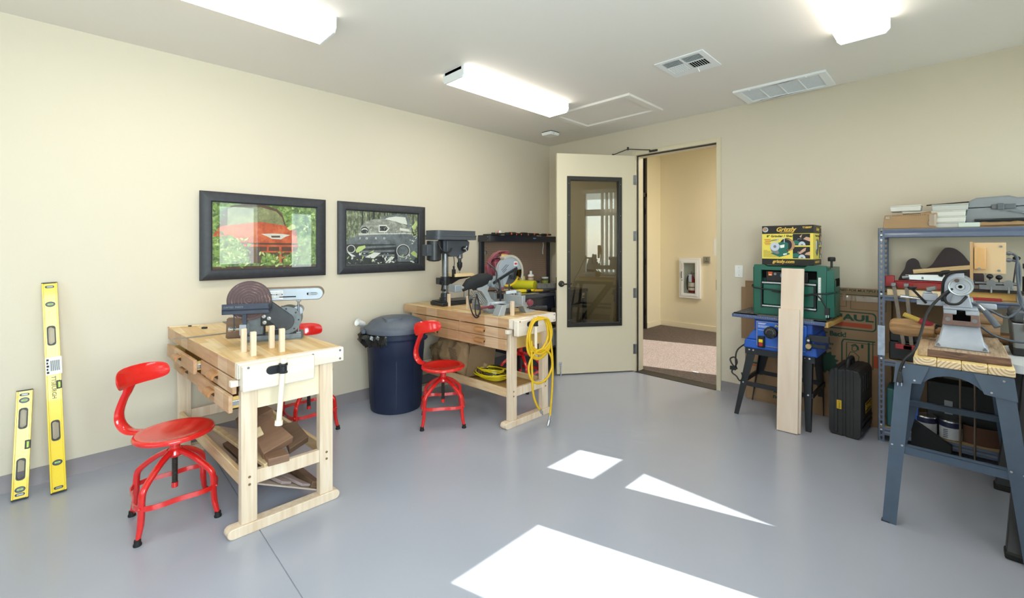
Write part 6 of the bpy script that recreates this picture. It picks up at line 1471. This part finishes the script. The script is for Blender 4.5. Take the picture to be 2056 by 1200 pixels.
MB().box(.0, .18, -.0535, -.053, .008, .034).build('maker_plate', paint('faded label', '#8f3a30', .5), t)
YP = wood('yellow pine', '#e6c27a', '#cfa254', 'x', .5, 10); PP = wood('pale pine board', '#f2ddbb', '#e2c597', 'x', .5, 10)
o = MB().box(-.35, .35, -.06, .06, 0, .05).build('pine_board', YP, None, .002, loc=(3.81, Y0 + .16, ST[1])); tag(o, 'yellow pine board lying along the second shelf, behind the paler one', 'board')
o = MB().box(-.12, .17, -.02, .02, 0, .042).build('pine_board', PP, None, .002, loc=(3.585, Y0 + .045, ST[1])); tag(o, 'pale pine board at the front left of the second shelf', 'board')
jg = thing('boring_jig', 'steel jig with screws and rods on a dark plate on the second shelf', 'jig', (4.02, Y0 + .10, ST[1] + .0505))
MB().box(-.18, .12, -.02, .02, .0, .018).build('rail', BLACKM, jg); MB().box(-.10, .05, -.035, .025, .018, .05).cyl((-.12, -.02, .06), (.07, -.02, .06), .010, n=10).build('block', STEELD, jg, .003)
k = MB()
for x in (-.045, .03): k.cyl((x, -.03, -.0), (x, -.03, .075), .006, n=8).lathe([(.010, -.036), (.022, -.036), (.022, -.024), (.010, -.024)], 16, (x, 0, .062), 'y')
k.build('screw', STEELD, jg)
for x, z in ((-.13, .07), (-.05, .105), (-.01, .10)): MB().ball((x, -.02, z), .016, 10, 6).cyl((x, -.02, z - .03), (x, -.02, z), .004, n=6).build('knob', BLACKP, jg)
MB().cyl((.05, -.01, .05), (.065, -.01, .22), .004, n=6).ball((.065, -.01, .225), (.018, .018, .014), 10, 6).build('upright_knob', BLACKP, jg)
o = MB().box(-.05, .05, -.03, .03, 0, .045).build('grey_block', paint('grey block', '#8c8c88', .5), None, .003, loc=(4.13, Y0 + .04, ST[1])); tag(o, 'small grey block at the front of the second shelf, right of the lathe', 'block')
o = MB().lathe([(.001, 0), (.045, 0), (.045, .16), (.042, .16), (.042, .01), (.001, .01)], 20).build('brush_pot', BLACKP, None, loc=(4.155, Y0 + .12, ST[1])); tag(o, 'black pot of brushes at the right end of the second shelf', 'pot')
for i, (dx, dz) in enumerate(((-.012, .23), (.012, .21), (.0, .25))):
    t = thing('paint_brush', ['brush with a dark tip leaning left in the black pot', 'brush with a short handle in the black pot', 'tallest brush in the black pot'][i], 'brush', (4.155 + dx * .5, Y0 + .12, ST[1] + .012))
    MB().cyl((0, 0, 0), (dx * 2.5, 0, dz - .03), .004, n=8).build('handle', paint('red brush handle', '#8d2f2a', .5) if i == 0 else bpy.data.materials['red brush handle'], t); MB().cyl((dx * 2.5, 0, dz - .03), (dx * 2.8, 0, dz), .007, .004, 8).build('tip', BLACKP, t)
o = MB().box(-.10, .12, -.02, .02, 0, .018).build('red_bar', REDM, None, .003, loc=(3.90, Y0 + .03, ST[1])); tag(o, 'flat red bar at the front edge of the second shelf behind the lathe', 'bar')
# bar clamps hanging on the second shelf's front
WCL = paint('weathered steel bar', '#8b8074', .5, .5, var=.25, vs=30)
for i, (x0, x1, lb) in enumerate(((3.505, 3.56, 'red-jawed bar clamp hanging from the second shelf, left of two'), (3.572, 3.60, 'red-jawed bar clamp hanging from the second shelf, right of two'))):
    t = thing('sash_clamp', lb, 'clamp', (0, Y0 - .03, 0), 0, 'bar clamps hanging on the shelves')
    MB().bar((x0, -.0, 1.145), (x1, .01, .70), .020, .008, (0, 1, 0)).build('bar', WCL, t); MB().box(x0 - .014, x0 + .012, -.012, .06, 1.125, 1.150).build('hook_jaw', STEELD, t, .003); MB().box(x1 - .045, x1 + .045, -.018, .025, .69, .722).build('sliding_jaw', REDM, t, .004)
# ---- third shelf
def hardcase(x, y, z, w_, d_, h_, m_, label, latch=True, lm=None):
    t = thing('tool_case', label, 'case', (x, y, z))
    MB().box(-w_ / 2, w_ / 2, -d_ / 2, d_ / 2, 0, h_ * .55).box(-w_ / 2 + .003, w_ / 2 - .003, -d_ / 2 + .003, d_ / 2 - .003, h_ * .56, h_).build('shell', m_, t, .008)
    if latch:
        for s_ in (-1, 1): MB().box(s_ * w_ * .28 - .022, s_ * w_ * .28 + .022, -d_ / 2 - .008, -d_ / 2 + .001, h_ * .42, h_ * .68).build('latch', lm or m_, t, .003)
    MB().tube(smooth_path([(-.06, -d_ / 2, h_ * .5), (-.055, -d_ / 2 - .02, h_ * .5), (.055, -d_ / 2 - .02, h_ * .5), (.06, -d_ / 2, h_ * .5)], 3), .007, 8).build('handle', m_, t)
    return t
hardcase(3.64, Y0 + .15, ST[2], .33, .24, .24, BLACKP, 'black plastic case at the left of the third shelf')
hardcase(4.02, Y0 + .15, ST[2], .36, .24, .16, paint('dark teal plastic', '#24383a', .5), 'dark flat case at the right of the third shelf, in the shade')
o = MB().cyl((-.30, 0, .045), (.30, 0, .045), .045, n=20).build('turned_log', wood('turned log', '#8a6543', '#5f4229', 'x'), None, 0, loc=(3.95, Y0 + .12, ST[2] + .165)); tag(o, 'turned brown log lying on the dark case behind the lathe', 'log')
# ---- bottom shelf
TEAL = paint('teal plastic case', '#2b5a5c', .5, var=.08, vs=8)
t = thing('teal_case', 'teal plastic tool case standing upright at the left of the bottom shelf', 'case', (3.505, Y0 + .13, ST[3]))
MB().box(-.045, -.003, -.10, .12, 0, .275).box(.003, .045, -.10, .12, 0, .275).box(-.04, .04, -.095, .115, .004, .27).build('shell', TEAL, t, .01); MB().tube(smooth_path([(0, -.05, .272), (0, -.04, .30), (0, .06, .30), (0, .07, .272)], 3), .008, 8).build('handle', TEAL, t)
t = thing('blue_box', 'small blue and white carton beside the teal case', 'carton', (3.60, Y0 + .06, ST[3]))
MB().box(-.03, .03, -.03, .05, 0, .16).build('body', paint('blue carton', '#2f58b0', .5), t, .002); MB().box(-.025, .025, -.0306, -.03, .02, .07).build('white_panel', WHITEP, t)
CANL = paint('can label navy', '#252a4a', .4); CANW = paint('can label white', '#c9ccd2', .4)
for x, lb in ((3.668, 'paint can with a navy and white label on the bottom shelf, left of two'), (3.79, 'paint can with a navy and white label on the bottom shelf, right of two')):
    t = thing('paint_can', lb, 'can', (x, Y0 + .065, ST[3]), 0, 'paint cans on the bottom shelf')
    MB().lathe([(.001, 0), (.054, 0), (.056, .003), (.056, .125), (.054, .128), (.054, .122), (.046, .12), (.044, .126), (.001, .126)], 28).build('body', STEEL, t); MB().lathe([(.0564, .008), (.0564, .085)], 28).build('label', CANW, t); MB().lathe([(.0566, .085), (.0566, .12)], 28).build('label_band', CANL, t)
    k = MB()
    for i in range(5): k.box(-.035, .0 + .006 * (i % 3), -.0475 - .0075, -.0465 - .0075, .02 + i * .012, .024 + i * .012)
    k.build('label_print', CANL, t)
rings = []
for i in range(24):
    a = 2 * PI * i / 24; r = .012
    x, y = .105 * math.cos(a), .06 * math.sin(a)
    rings.append([(x, y, 0), (x * .965, y * .95, 0), (x * .965, y * .95, .115), (x, y, .115)])
o = MB().loft(rings, closed=True).build('sanding_belt', paint('brown sanding belt', '#5c3f31', .85), None, loc=(3.93, Y0 + .10, ST[3])); tag(o, 'brown sanding belt standing on edge on the bottom shelf', 'sanding belt')
hardcase(3.92, Y0 + .19, ST[3], .5, .16, .36, BLACKP, 'large black case at the back of the bottom shelf, with grey metal latches', True, STEELD)
o = board4('black_cover', [(3.60, Y0 - .03, .23), (3.60, Y0 + .0, .03), (3.80, Y0 - .02, .02), (3.80, Y0 - .04, .10)], .02, BLACKP, 'black plastic cover leaning against the bottom shelf in front of the cans', None, .004, 'cover')

# ================================================================== LATHE STAND
STN = paint('blue grey painted steel', '#46566b', .38, coat=.2, var=.12, vs=14)
STK = paint('dark steel in paint', '#2b333f', .45)
ls = thing('lathe_stand', 'blue-grey steel machine stand with a pine plank top carrying the lathe', 'stand', (3.835, -1.0, 0))
LT_ = (3.661 - 3.835, 4.008 - 3.835)
m, nt, b = newmat('pine end grain'); v = mapped(nt, (1, 1, 1)); wv = node(nt, 'ShaderNodeTexWave', wave_type='RINGS', rings_direction='Y'); wv.inputs['Scale'].default_value = 24; wv.inputs['Distortion'].default_value = 1.0; wv.inputs['Detail'].default_value = 1
nt.links.new(v, wv.inputs['Vector']); nt.links.new(ramp(nt, wv.outputs['Fac'], [(.0, lin('#f0dcbc')), (.7, lin('#e6c9a0')), (1, lin('#c39a6c'))]), b.inputs['Base Color']); b.inputs['Roughness'].default_value = .6
PEND = m
PTOP = wood('yellow pine plank', '#ecd69a', '#dcbc78', 'y', .5, 8)
for i in range(4):
    x0 = LT_[0] + i * .0869
    # each plank has its own origin so that its growth rings differ
    oy = [.012, -.16, .014, .008][i]; ox = [.05, .2, .062, .07][i]
    mb = MB().box(-ox + .0005, .0864 - ox, -.40, .42, -oy - .038, -oy, 0)
    o = mb.build('plank', [PTOP, PEND], ls, .005, loc=(x0 + ox, -.01, .842 + oy - .0))
    for p in o.data.polygons:
        if abs(p.normal.y) > .9: p.material_index = 1
def legsec(x, y, z, w_, sx, sy):
    t_ = .004; f_ = .030
    return [(x, y, z), (x - sx * w_, y, z), (x - sx * w_, y - sy * t_, z), (x - sx * t_, y - sy * t_, z), (x - sx * t_, y - sy * f_, z), (x, y - sy * f_, z)]
for sy in (-1, 1):
    for sx in (-1, 1):
        xt, xb = ((-.238, -.285) if sy < 0 else (-.17, -.32)) if sx < 0 else (.165, .245)
        yt, yb = (-.41 if sy < 0 else .40), (-.525 if sy < 0 else .545)
        lg = MB().loft([legsec(xb, yb, 0, .054, sx, sy), legsec(xt, yt, .802, .066, sx, sy)]).build('leg', STN, ls)
        gp = MB()
        f0, f1 = .86, 1.0
        P0 = lambda z, off: (xb + (xt - xb) * z / .802 - sx * off, yb + (yt - yb) * z / .802 + sy * .003, z)
        gp.add([P0(.70, -.004), P0(.802, -.004), P0(.802, .125), P0(.712, .100)] + [tuple(Vector(q) + Vector((0, sy * .004, 0))) for q in (P0(.70, -.004), P0(.802, -.004), P0(.802, .125), P0(.712, .100))], [(0, 1, 2, 3), (7, 6, 5, 4), (0, 4, 5, 1), (1, 5, 6, 2), (2, 6, 7, 3), (3, 7, 4, 0)])
        if sy < 0: gp.build('corner_plate', STN, ls)
        for z, off in ((.785, .03), (.725, .075), (.39, .012), (.395, .05)):
            p = Vector(P0(z, off)); MB().cyl(p, p + Vector((0, sy * .007, 0)), .005, n=8).build('bolt', STEEL, lg)
        MB().box(xb - .03 if sx > 0 else xb - .004, xb + .004 if sx > 0 else xb + .03, yb - .028 if sy > 0 else yb - .002, yb + .002 if sy > 0 else yb + .028, 0, .006).build('foot_plate', STK, lg)
def arch(y, t_):
    w0, w1 = -.20, .135
    top = [(w0, .802), (w1, .802)]; bot = [(w1 - .015, .72)] + [(w1 - .07 - i * (w1 - w0 - .14) / 12 * 1.0, .723 + .045 * math.sin(PI * i / 12) ** .7) for i in range(13)] + [(w0 + .015, .72)]
    return MB().plate(top + bot, (), y, y + t_, 'xz')
arch(-.412, .004).build('arch_rail', STN, ls); arch(.40, .004).build('arch_rail', STN, ls)
for y in (-.467, .464): MB().box(-.25, .195, y, y + .004, .352, .392).box(-.25, .195, y if y < 0 else y - .03, y + .034 if y < 0 else y + .004, .390, .394).build('cross_rail', STN, ls)
for x in (-.262, .200): MB().box(x, x + .004, -.46, .47, .352, .392).build('side_rail', STN, ls)
for x in (-.165, .165): MB().box(x - .002, x + .002, -.40, .40, .755, .802).build('side_apron', STN, ls)
# walnut slab under the lathe
WSL = wood('weathered walnut slab', '#c9b193', '#8f735b', 'y', .55, 60, stretch=11)
o = MB().hexa([(-.165, -.375, 0), (.155, -.365, 0), (.14, .36, 0), (-.16, .37, 0)], [(-.165, -.365, .038), (.15, -.355, .038), (.135, .36, .038), (-.16, .37, .038)]).build('walnut_slab', [WSL, wood('slab end', '#84624c', '#3a2821', 'x', .6, 70, stretch=5)], None, .006, loc=(3.848, -.985, .8435))
for p in o.data.polygons:
    if p.normal.y < -.8: p.material_index = 1
MB().box(-.172, -.135, -.374, .30, .0, .0395).build('end_cleat', wood('cleat wood', '#c9ae8d', '#a98a68', 'y', .5, 40), o, .003)
tag(o, 'weathered walnut slab between the lathe and the pine planks of its stand', 'slab')
# ================================================================== LATHE
LG = paint('pale grey machine enamel', '#b7bdc8', .42, coat=.15, vs=9, col2='#9fa7b4')
la = thing('wood_lathe', 'small old pale grey lathe seen end-on, bolted on the walnut slab', 'lathe', (3.834, -1.25, .882))
rings = []
# hollow cast end pedestal: flared foot to narrower bed
def rect(x0, x1, y0, y1, z): return [(x0, y0, z), (x1, y0, z), (x1, y1, z), (x0, y1, z)]
MB().loft([rect(-.097, .097, -.02, .16, 0), rect(-.097, .097, -.02, .16, .008), rect(-.084, .083, -.01, .15, .03), rect(-.066, .066, 0, .14, .122), rect(-.066, .066, 0, .14, .128)]).build('pedestal', LG, la, .008)
for s_ in (-1, 1): MB().box(s_ * .083 - .008, s_ * .083 + .008, -.021, -.015, .008, .016).box(s_ * .083 - .004, s_ * .083 + .004, -.021, -.012, .016, .022).build('foot_bolt', STEELD, la)
RST = paint('bare brown casting', '#8b6f66', .5, .3, var=.25, vs=25)
MB().plate([(-.07, .12), (.07, .12), (.062, .195), (.018, .195), (.018, .175), (.034, .175), (.034, .145), (-.030, .145), (-.030, .175), (-.018, .175), (-.018, .195), (-.062, .195)], (), -.006, .006, 'xz').build('bed_end', RST, la, .002)
MB().box(-.036, .036, .03, .6, .135, .176).build('bed_shade_box', DARKHOLE, la)  # black box put in for the shade inside the bed end
for s_ in (-1, 1): MB().box(s_ * .04 - .024, s_ * .04 + .024, -.008, .62, .178, .198).box(s_ * .055 - .008, s_ * .055 + .008, .0, .62, .128, .18).build('bed_way', LG, la, .003)
for s_ in (-1, 1): MB().lathe([(.004, -.008), (.0095, -.008), (.0095, -.004), (.004, -.004)], 14, (s_ * .048, 0, .15), 'y').cyl((s_ * .048, -.007, .15), (s_ * .048, -.005, .15), .005, n=8).build('bed_bolt', STEELD, la)
MB().loft([rect(-.066, .066, .50, .60, 0), rect(-.055, .055, .51, .59, .128)]).build('pedestal', LG, la, .006)
# headstock
MB().box(-.066, .06, .0, .12, .198, .212).loft([rect(-.045, .042, .005, .10, .212), rect(-.022, .026, .015, .09, .29), rect(-.018, .022, .02, .085, .335)]).build('headstock', LG, la, .006)
gp_ = arc(-.0, .325, .062, 95, 200, 10) + [(-.06, .215), (-.02, .215), (-.015, .3), (.02, .387), (-.0, .387)]
MB().plate([(-.068, .215), (-.064, .33), (-.05, .365), (-.02, .384), (.012, .388), (.012, .30), (-.02, .215)], (), .10, .16, 'xz').build('belt_guard', LG, la, .005)
MB().tube(smooth_path([(-.07, .10, .23), (-.068, .10, .32), (-.055, .10, .365), (-.025, .10, .388), (.02, .10, .393)], 4), .006, 8).build('guard_edging', RUBBER, la)
# hand wheel facing the camera
wh = MB().lathe([(.010, -.046), (.016, -.046), (.018, -.040), (.036, -.041), (.038, -.047), (.044, -.048), (.047, -.042), (.046, -.030), (.036, -.026), (.010, -.020)], 36, (-.003, 0, .322), 'y').build('hand_wheel', paint('satin steel', '#b4b8bd', .35, .8), la, smooth=50)
MB().cyl((-.003, -.044, .322), (-.003, -.0465, .322), .008, n=18).build('spindle_bore', DARKHOLE, wh)
MB().lathe([(.022, -.0405), (.030, -.0415), (.030, -.0395), (.022, -.0395)], 36, (-.003, 0, .322), 'y').build('wheel_face_ring', LG, wh)
MB().cyl((-.015, -.051, .352), (-.015, -.056, .352), .009, n=12).build('wheel_handle_hole', paint('brown knob', '#5b4a40', .5), wh)
MB().cyl((-.003, -.03, .322), (-.003, .14, .322), .014, n=16).lathe([(.03, .11), (.052, .115), (.052, .15), (.03, .155)], 28, (-.003, 0, .322), 'y').build('spindle', STEELD, la)
# tool rest and levers
MB().box(-.175, -.06, .16, .22, .198, .225).box(-.15, -.09, .15, .21, .225, .262).hexa([(-.15, .16, .262), (-.11, .16, .262), (-.11, .20, .262), (-.15, .20, .262)], [(-.145, .165, .275), (-.115, .165, .275), (-.115, .195, .275), (-.145, .195, .275)]).build('rest_saddle', LG, la, .004)
MB().bar((-.135, .18, .285), (-.095, .18, .295), .05, .02).cyl((-.125, .18, .262), (-.125, .18, .285), .012, n=10).build('tool_rest', STEELD, la, .003)
MB().cyl((-.21, .14, .238), (-.15, .15, .232), .0085, .006, 10).cyl((-.242, .135, .241), (-.208, .14, .238), .011, n=10).build('lock_lever', STEEL, la); MB().cyl((-.135, .15, .21), (-.19, .13, .285), .006, n=8).lathe([(.001, .0), (.014, .002), (.02, .01), (.02, .016), (.001, .02)], 12, (-.192, .128, .282)).build('lock_knob', BLACKP, la)
MB().tube(smooth_path([(.05, .12, .222), (.065, .10, .222), (.08, .08, .205), (.09, .07, .19)], 3), .009, 10).build('lever_shank', STEEL, la)
MB().cyl((.085, .075, .197), (.128, .04, .125), .0125, .0145, 12).build('lever_grip', paint('grey rubber grip', '#5b6068', .6), la); MB().box(.03, .13, .16, .20, .198, .225).build('lever_boss', LG, la, .004)
# tailstock and far end
MB().box(-.05, .05, .40, .52, .198, .23).cyl((0, .38, .322), (0, .54, .322), .03, n=18).box(-.03, .03, .41, .51, .22, .31).build('tailstock', LG, la, .004)
# plywood switch board standing on the headstock
MB().box(.046, .163, .19, .205, .383, .545).build('switch_board', wood('birch ply face', '#dcbf96', '#cda87c', 'z', .6, 5), la, .002)
MB().box(.034, .046, .17, .21, .32, .55).build('board_edge', wood('ply edge', '#d6b488', '#b48d60', 'z', .6), la, .001)
MB().box(.05, .092, .17, .19, .405, .52).build('wood_block', wood('striped block', '#e3b77c', '#c08a52', 'z', .6, 8), la, .002)
k = MB()
for x, z in ((.145, .525), (.138, .40)): k.cyl((x, .19, z), (x, .186, z), .006, n=10)
k.cyl((.068, .17, .409), (.068, .165, .409), .006, n=10); k.build('screw_head', STEELD, la)
for z in (.49, .455): MB().cyl((.163, .20, z), (.183, .20, z), .008, n=10).cyl((.168, .20, z), (.178, .20, z), .011, n=8).build('cable_gland', STEELD, la)
CABLE = paint('grey cable', '#4e5762', .4)
MB().tube(smooth_path([(.18, .20, .49), (.20, .20, .47), (.20, .19, .40), (.205, .18, .31), (.215, .17, .24), (.20, .16, .20), (.16, .14, .165), (.10, .12, .20), (.03, .10, .235)], 6), .0055, 8).tube(smooth_path([(.18, .20, .455), (.205, .20, .44), (.21, .19, .36), (.205, .18, .28), (.225, .16, .20), (.27, .15, .15), (.33, .15, .12)], 6), .0055, 8).tube(smooth_path([(.06, .16, .12), (.12, .2, .06), (.20, .22, .035), (.27, .22, .04)], 5), .0055, 8).build('cable', CABLE, la, smooth=60)
MB().tube(smooth_path([(.02, -.035, .275), (-.01, -.045, .235), (-.05, -.03, .235), (-.058, -.02, .27), (-.03, -.035, .31), (-.07, -.05, .27), (-.12, -.08, .19), (-.145, -.12, .08), (-.165, -.165, .0), (-.205, -.185, -.06), (-.222, -.19, -.12)], 6), .0065, 8).build('power_cord', BLACKP, la, smooth=60)
k = MB().hexa([(-.236, -.205, -.175), (-.208, -.205, -.175), (-.208, -.18, -.175), (-.236, -.18, -.175)], [(-.229, -.199, -.12), (-.215, -.199, -.12), (-.215, -.186, -.12), (-.229, -.186, -.12)]); k.build('plug', BLACKP, la, .003)
MB().box(-.231, -.228, -.196, -.19, -.193, -.175).box(-.216, -.213, -.196, -.19, -.193, -.175).build('plug_blade', STEEL, la)
# mallet, gouge, red handle tool, logs on the stand behind
t = thing('wood_mallet', 'big carved brown wooden mallet head lying beside the lathe', 'mallet', (3.64, -1.02, .882), math.radians(-12))
MB().loft([[(x, r * math.cos(a) * .9, .052 + r * math.sin(a) * (1 if math.sin(a) > 0 else .95)) for a in [2 * PI * k / 8 + .39 for k in range(8)]] for x, r in ((-.10, .036), (-.085, .05), (-.02, .055), (.0, .053), (.04, .046), (.10, .043))]).build('head', wood('mallet wood', '#b58f66', '#8a663f', 'x', .6, 30), t, .004); MB().cyl((.10, 0, .055), (.20, 0, .058), .022, n=14).build('handle', wood('mallet handle', '#a77a4a', '#7d5733', 'x'), t)
t = thing('gouge', 'turning tool with a brass-coloured and red handle resting on the mallet', 'chisel', (3.605, -1.08, 1.018), 0, None, (0, math.radians(24), math.radians(16)))
MB().cyl((0, 0, 0), (.075, 0, 0), .0125, .0135, 14).build('ferrule', paint('brass yellow handle', '#cfae4e', .35), t); MB().lathe([(.001, .06), (.014, .07), (.0165, .09), (.015, .13), (.010, .145), (.001, .146)], 16, axis='x').build('handle', paint('dark red handle', '#a32a3c', .35), t)
MB().box(.14, .175, -.012, .012, -.035, .015).cyl((.145, -.018, -.005), (.145, .018, -.005), .010, n=10).build('socket', BLACKM, t, .003)
for i, (z, dy, x1) in enumerate(((.045, .0, .19), (.115, .01, .20))):
    o = MB().cyl((-.02, 0, 0), (x1, 0, 0), .038, .034, 14).build('round_billet', wood('billet %d' % i, '#ab8d6c', '#7d5f45', 'x'), None, loc=(3.80, -.72 + dy, .882 + z * .9), rot=(0, 0, math.radians(6))); tag(o, ['round wood billet behind the lathe, lower of two', 'round wood billet behind the lathe, upper of two'][i], 'billet', 'round billets behind the lathe')
# two tall thin rods standing behind the stand
ROD = paint('bronze rod', '#75685a', .4, .6)
for i, x in enumerate((3.835, 3.90)):
    o = MB().cyl((0, 0, 0), (0, .0, .74), .006, n=8).box(-.015, .015, -.012, .012, 0, .01).build('steel_rod', ROD, None, loc=(x, -.42, .0)); tag(o, ['thin bronze-coloured rod standing behind the stand, left of two', 'thin bronze-coloured rod standing behind the stand, right of two'][i], 'rod', 'rods behind the lathe stand')
# ================================================================== WHITE TABLE AND METAL CASE
wt = thing('white_table', 'white laminate table with black splayed legs at the right edge', 'table', (4.26, -.62, 0))
WTB = paint('white laminate', '#eceef2', .35)
MB().plate(rrect(-.25, .27, -.36, .285, .05, 6), (), .745, .79, 'xy').build('tabletop', WTB, wt, .006)
for sx in (-1, 1):
    for sy, yb, yt in ((-1, -.83, -.52), (1, -.025, .10)):
        xb, xt = (-.25, -.17) if sx < 0 else (.25, .20)
        def sq(x, y, z, a, b_): return [(x - a, y - b_, z), (x + a, y - b_, z), (x + a, y + b_, z), (x - a, y + b_, z)]
        lg = MB().loft([sq(xb, yb, .03, .035, .03), sq(xt, yt if sy > 0 else -.30, .745, .03, .03)]).build('leg', STB, wt, .004)
        MB().box(xb - .04, xb + .042, yb - .038, yb + .034, 0, .032).build('foot_cap', RUBBER, lg, .008)
MB().box(-.20, .22, -.30, .25, .715, .745).build('apron', STB, wt)
mc = thing('metal_case', 'grey metal tool case with steel latches and black ends on the white table', 'case', (4.17, -.665, .791))
MB().hexa([(-.125, -.03, .02), (.125, -.03, .02), (.125, .20, .02), (-.125, .20, .02)], [(-.135, -.03, .185), (.135, -.03, .185), (.135, .20, .185), (-.135, .20, .185)]).build('body', paint('grey metallic case', '#8c9094', .35, .6, var=.12, vs=12), mc, .008)
MB().box(-.138, .138, -.033, .203, .185, .262).build('lid', paint('dark grey lid', '#5d6268', .4, .4), mc, .02); MB().box(-.132, .132, -.036, .206, .0, .045).build('base_rim', BLACKP, mc, .008)
MB().box(-.14, .14, -.03, .2, .205, .215).build('lid_band', BLACKP, mc, .003)
for x in (-.07, .05): MB().box(x - .02, x + .02, -.045, -.031, .14, .235).box(x - .012, x + .012, -.052, -.043, .16, .20).box(x - .022, x + .022, -.05, -.04, .205, .215).build('latch', STEEL, mc, .003)
MB().box(-.05, -.02, -.0318, -.030, .06, .10).build('stencil_mark', BLACKP, mc)

# ================================================================== HALL FITTINGS
fe = thing('extinguisher_cabinet', 'white glazed extinguisher cabinet on the hall\'s back wall', 'cabinet', (.635, HY, .87))
MB().plate([(-.18, -.34), (.18, -.34), (.18, .34), (-.18, .34)], [[(-.105, -.26), (.105, -.26), (.105, .26), (-.105, .26)]], -.045, 0, 'xz').build('frame', WHITE, fe, .003)
MB().plate([(-.145, -.30), (.145, -.30), (.145, .30), (-.145, .30)], [[(-.10, -.258), (.10, -.258), (.10, .258), (-.10, .258)]], -.055, -.046, 'xz').build('door', WHITE, fe, .003)
MB().box(-.105, .105, -.004, -.001, -.26, .26).build('liner', paint('cabinet liner grey', '#c3c5c3', .5), fe); MB().box(-.1, .1, -.05, -.048, -.258, .258).build('pane', glass('cabinet glass', '#f4f6f4'), fe)
MB().bar((-.125, -.075, -.0), (-.125, -.075, .11), .01, .01, (0, 1, 0)).box(-.13, -.12, -.075, -.055, .0, .012).box(-.13, -.12, -.075, -.055, .1, .112).box(-.13, -.115, -.062, -.055, -.045, -.03).build('handle', STEELD, fe)
marks(fe, 'red_print', [(-.128, -.122, -.0553, .15, .25)], paint('faint red print', '#d3a59b', .6))
ex = thing('fire_extinguisher', 'red fire extinguisher inside the white wall cabinet', 'extinguisher', (.665, HY - .0275 - .0, .625))
MB().lathe([(.001, 0), (.05, 0), (.054, .01), (.054, .23), (.04, .265), (.02, .28), (.001, .282)], 24, sy=.36).build('body', paint('extinguisher red', '#8f1f22', .3), ex, smooth=50)
MB().lathe([(.0546, .04), (.0546, .085)], 24, sy=.38).lathe([(.0545, .10), (.0545, .17)], 24, sy=.38).build('label', WHITEP, ex); MB().box(-.04, .012, -.024, -.0215, .18, .31).build('hang_tag', paint('pale blue tag', '#b9cadb', .5), ex)
MB().cyl((0, 0, .28), (0, 0, .32), .012, n=12).bar((-.02, -.005, .325), (.05, -.005, .33), .012, .008).cyl((-.005, -.005, .32), (.0, -.005, .36), .008, n=8).build('valve', STEELD, ex)
MB().tube(smooth_path([(-.015, -.008, .30), (-.06, -.01, .27), (-.075, -.01, .18), (-.07, -.01, .08), (-.06, -.01, .05)], 5), .008, 8).build('hose', BLACKP, ex)
dbn = thing('door_opener_button', 'square steel push plate on the hall\'s back wall right of the cabinet', 'button', (.915, HY, 1.185))
MB().box(-.055, .055, -.03, 0, -.055, .055).build('plate', paint('brushed steel plate', '#a9a79c', .4, .6), dbn, .004)
k = MB().cyl((.0, -.0305, .032), (.0, -.0312, .032), .006, n=10).bar((-.002, -.031, .024), (.004, -.031, .006), .0008, .007, (1, 0, 0)).bar((.0, -.031, .012), (.014, -.031, .002), .0008, .004, (0, 0, 1)); k.build('wheelchair_mark', INK, dbn); marks(dbn, 'printed_lines', [(-.02, .02, -.031, -.018, -.013), (-.032, .032, -.031, -.034, -.028)], INK)
o = MB().box(0, .215, -.003, 0, -.14, .14).build('paper_notice', WHITEP, None, loc=(1.02, HY, 1.40)); tag(o, 'white paper notice taped to the hall wall at the door\'s right jamb', 'notice')
k = MB()
for i in range(3): k.box(-.008, .006, -.0045, -.003, -.05 + i * .035, -.04 + i * .035)
k.build('torn_tape', WHITEP, o)
t = thing('carpet_scrap', 'small white scrap of paper on the hall carpet', 'scrap', (1.78, .42, .007)); MB().box(-.03, .03, -.008, .012, 0, .004).build('scrap', WHITEP, t)
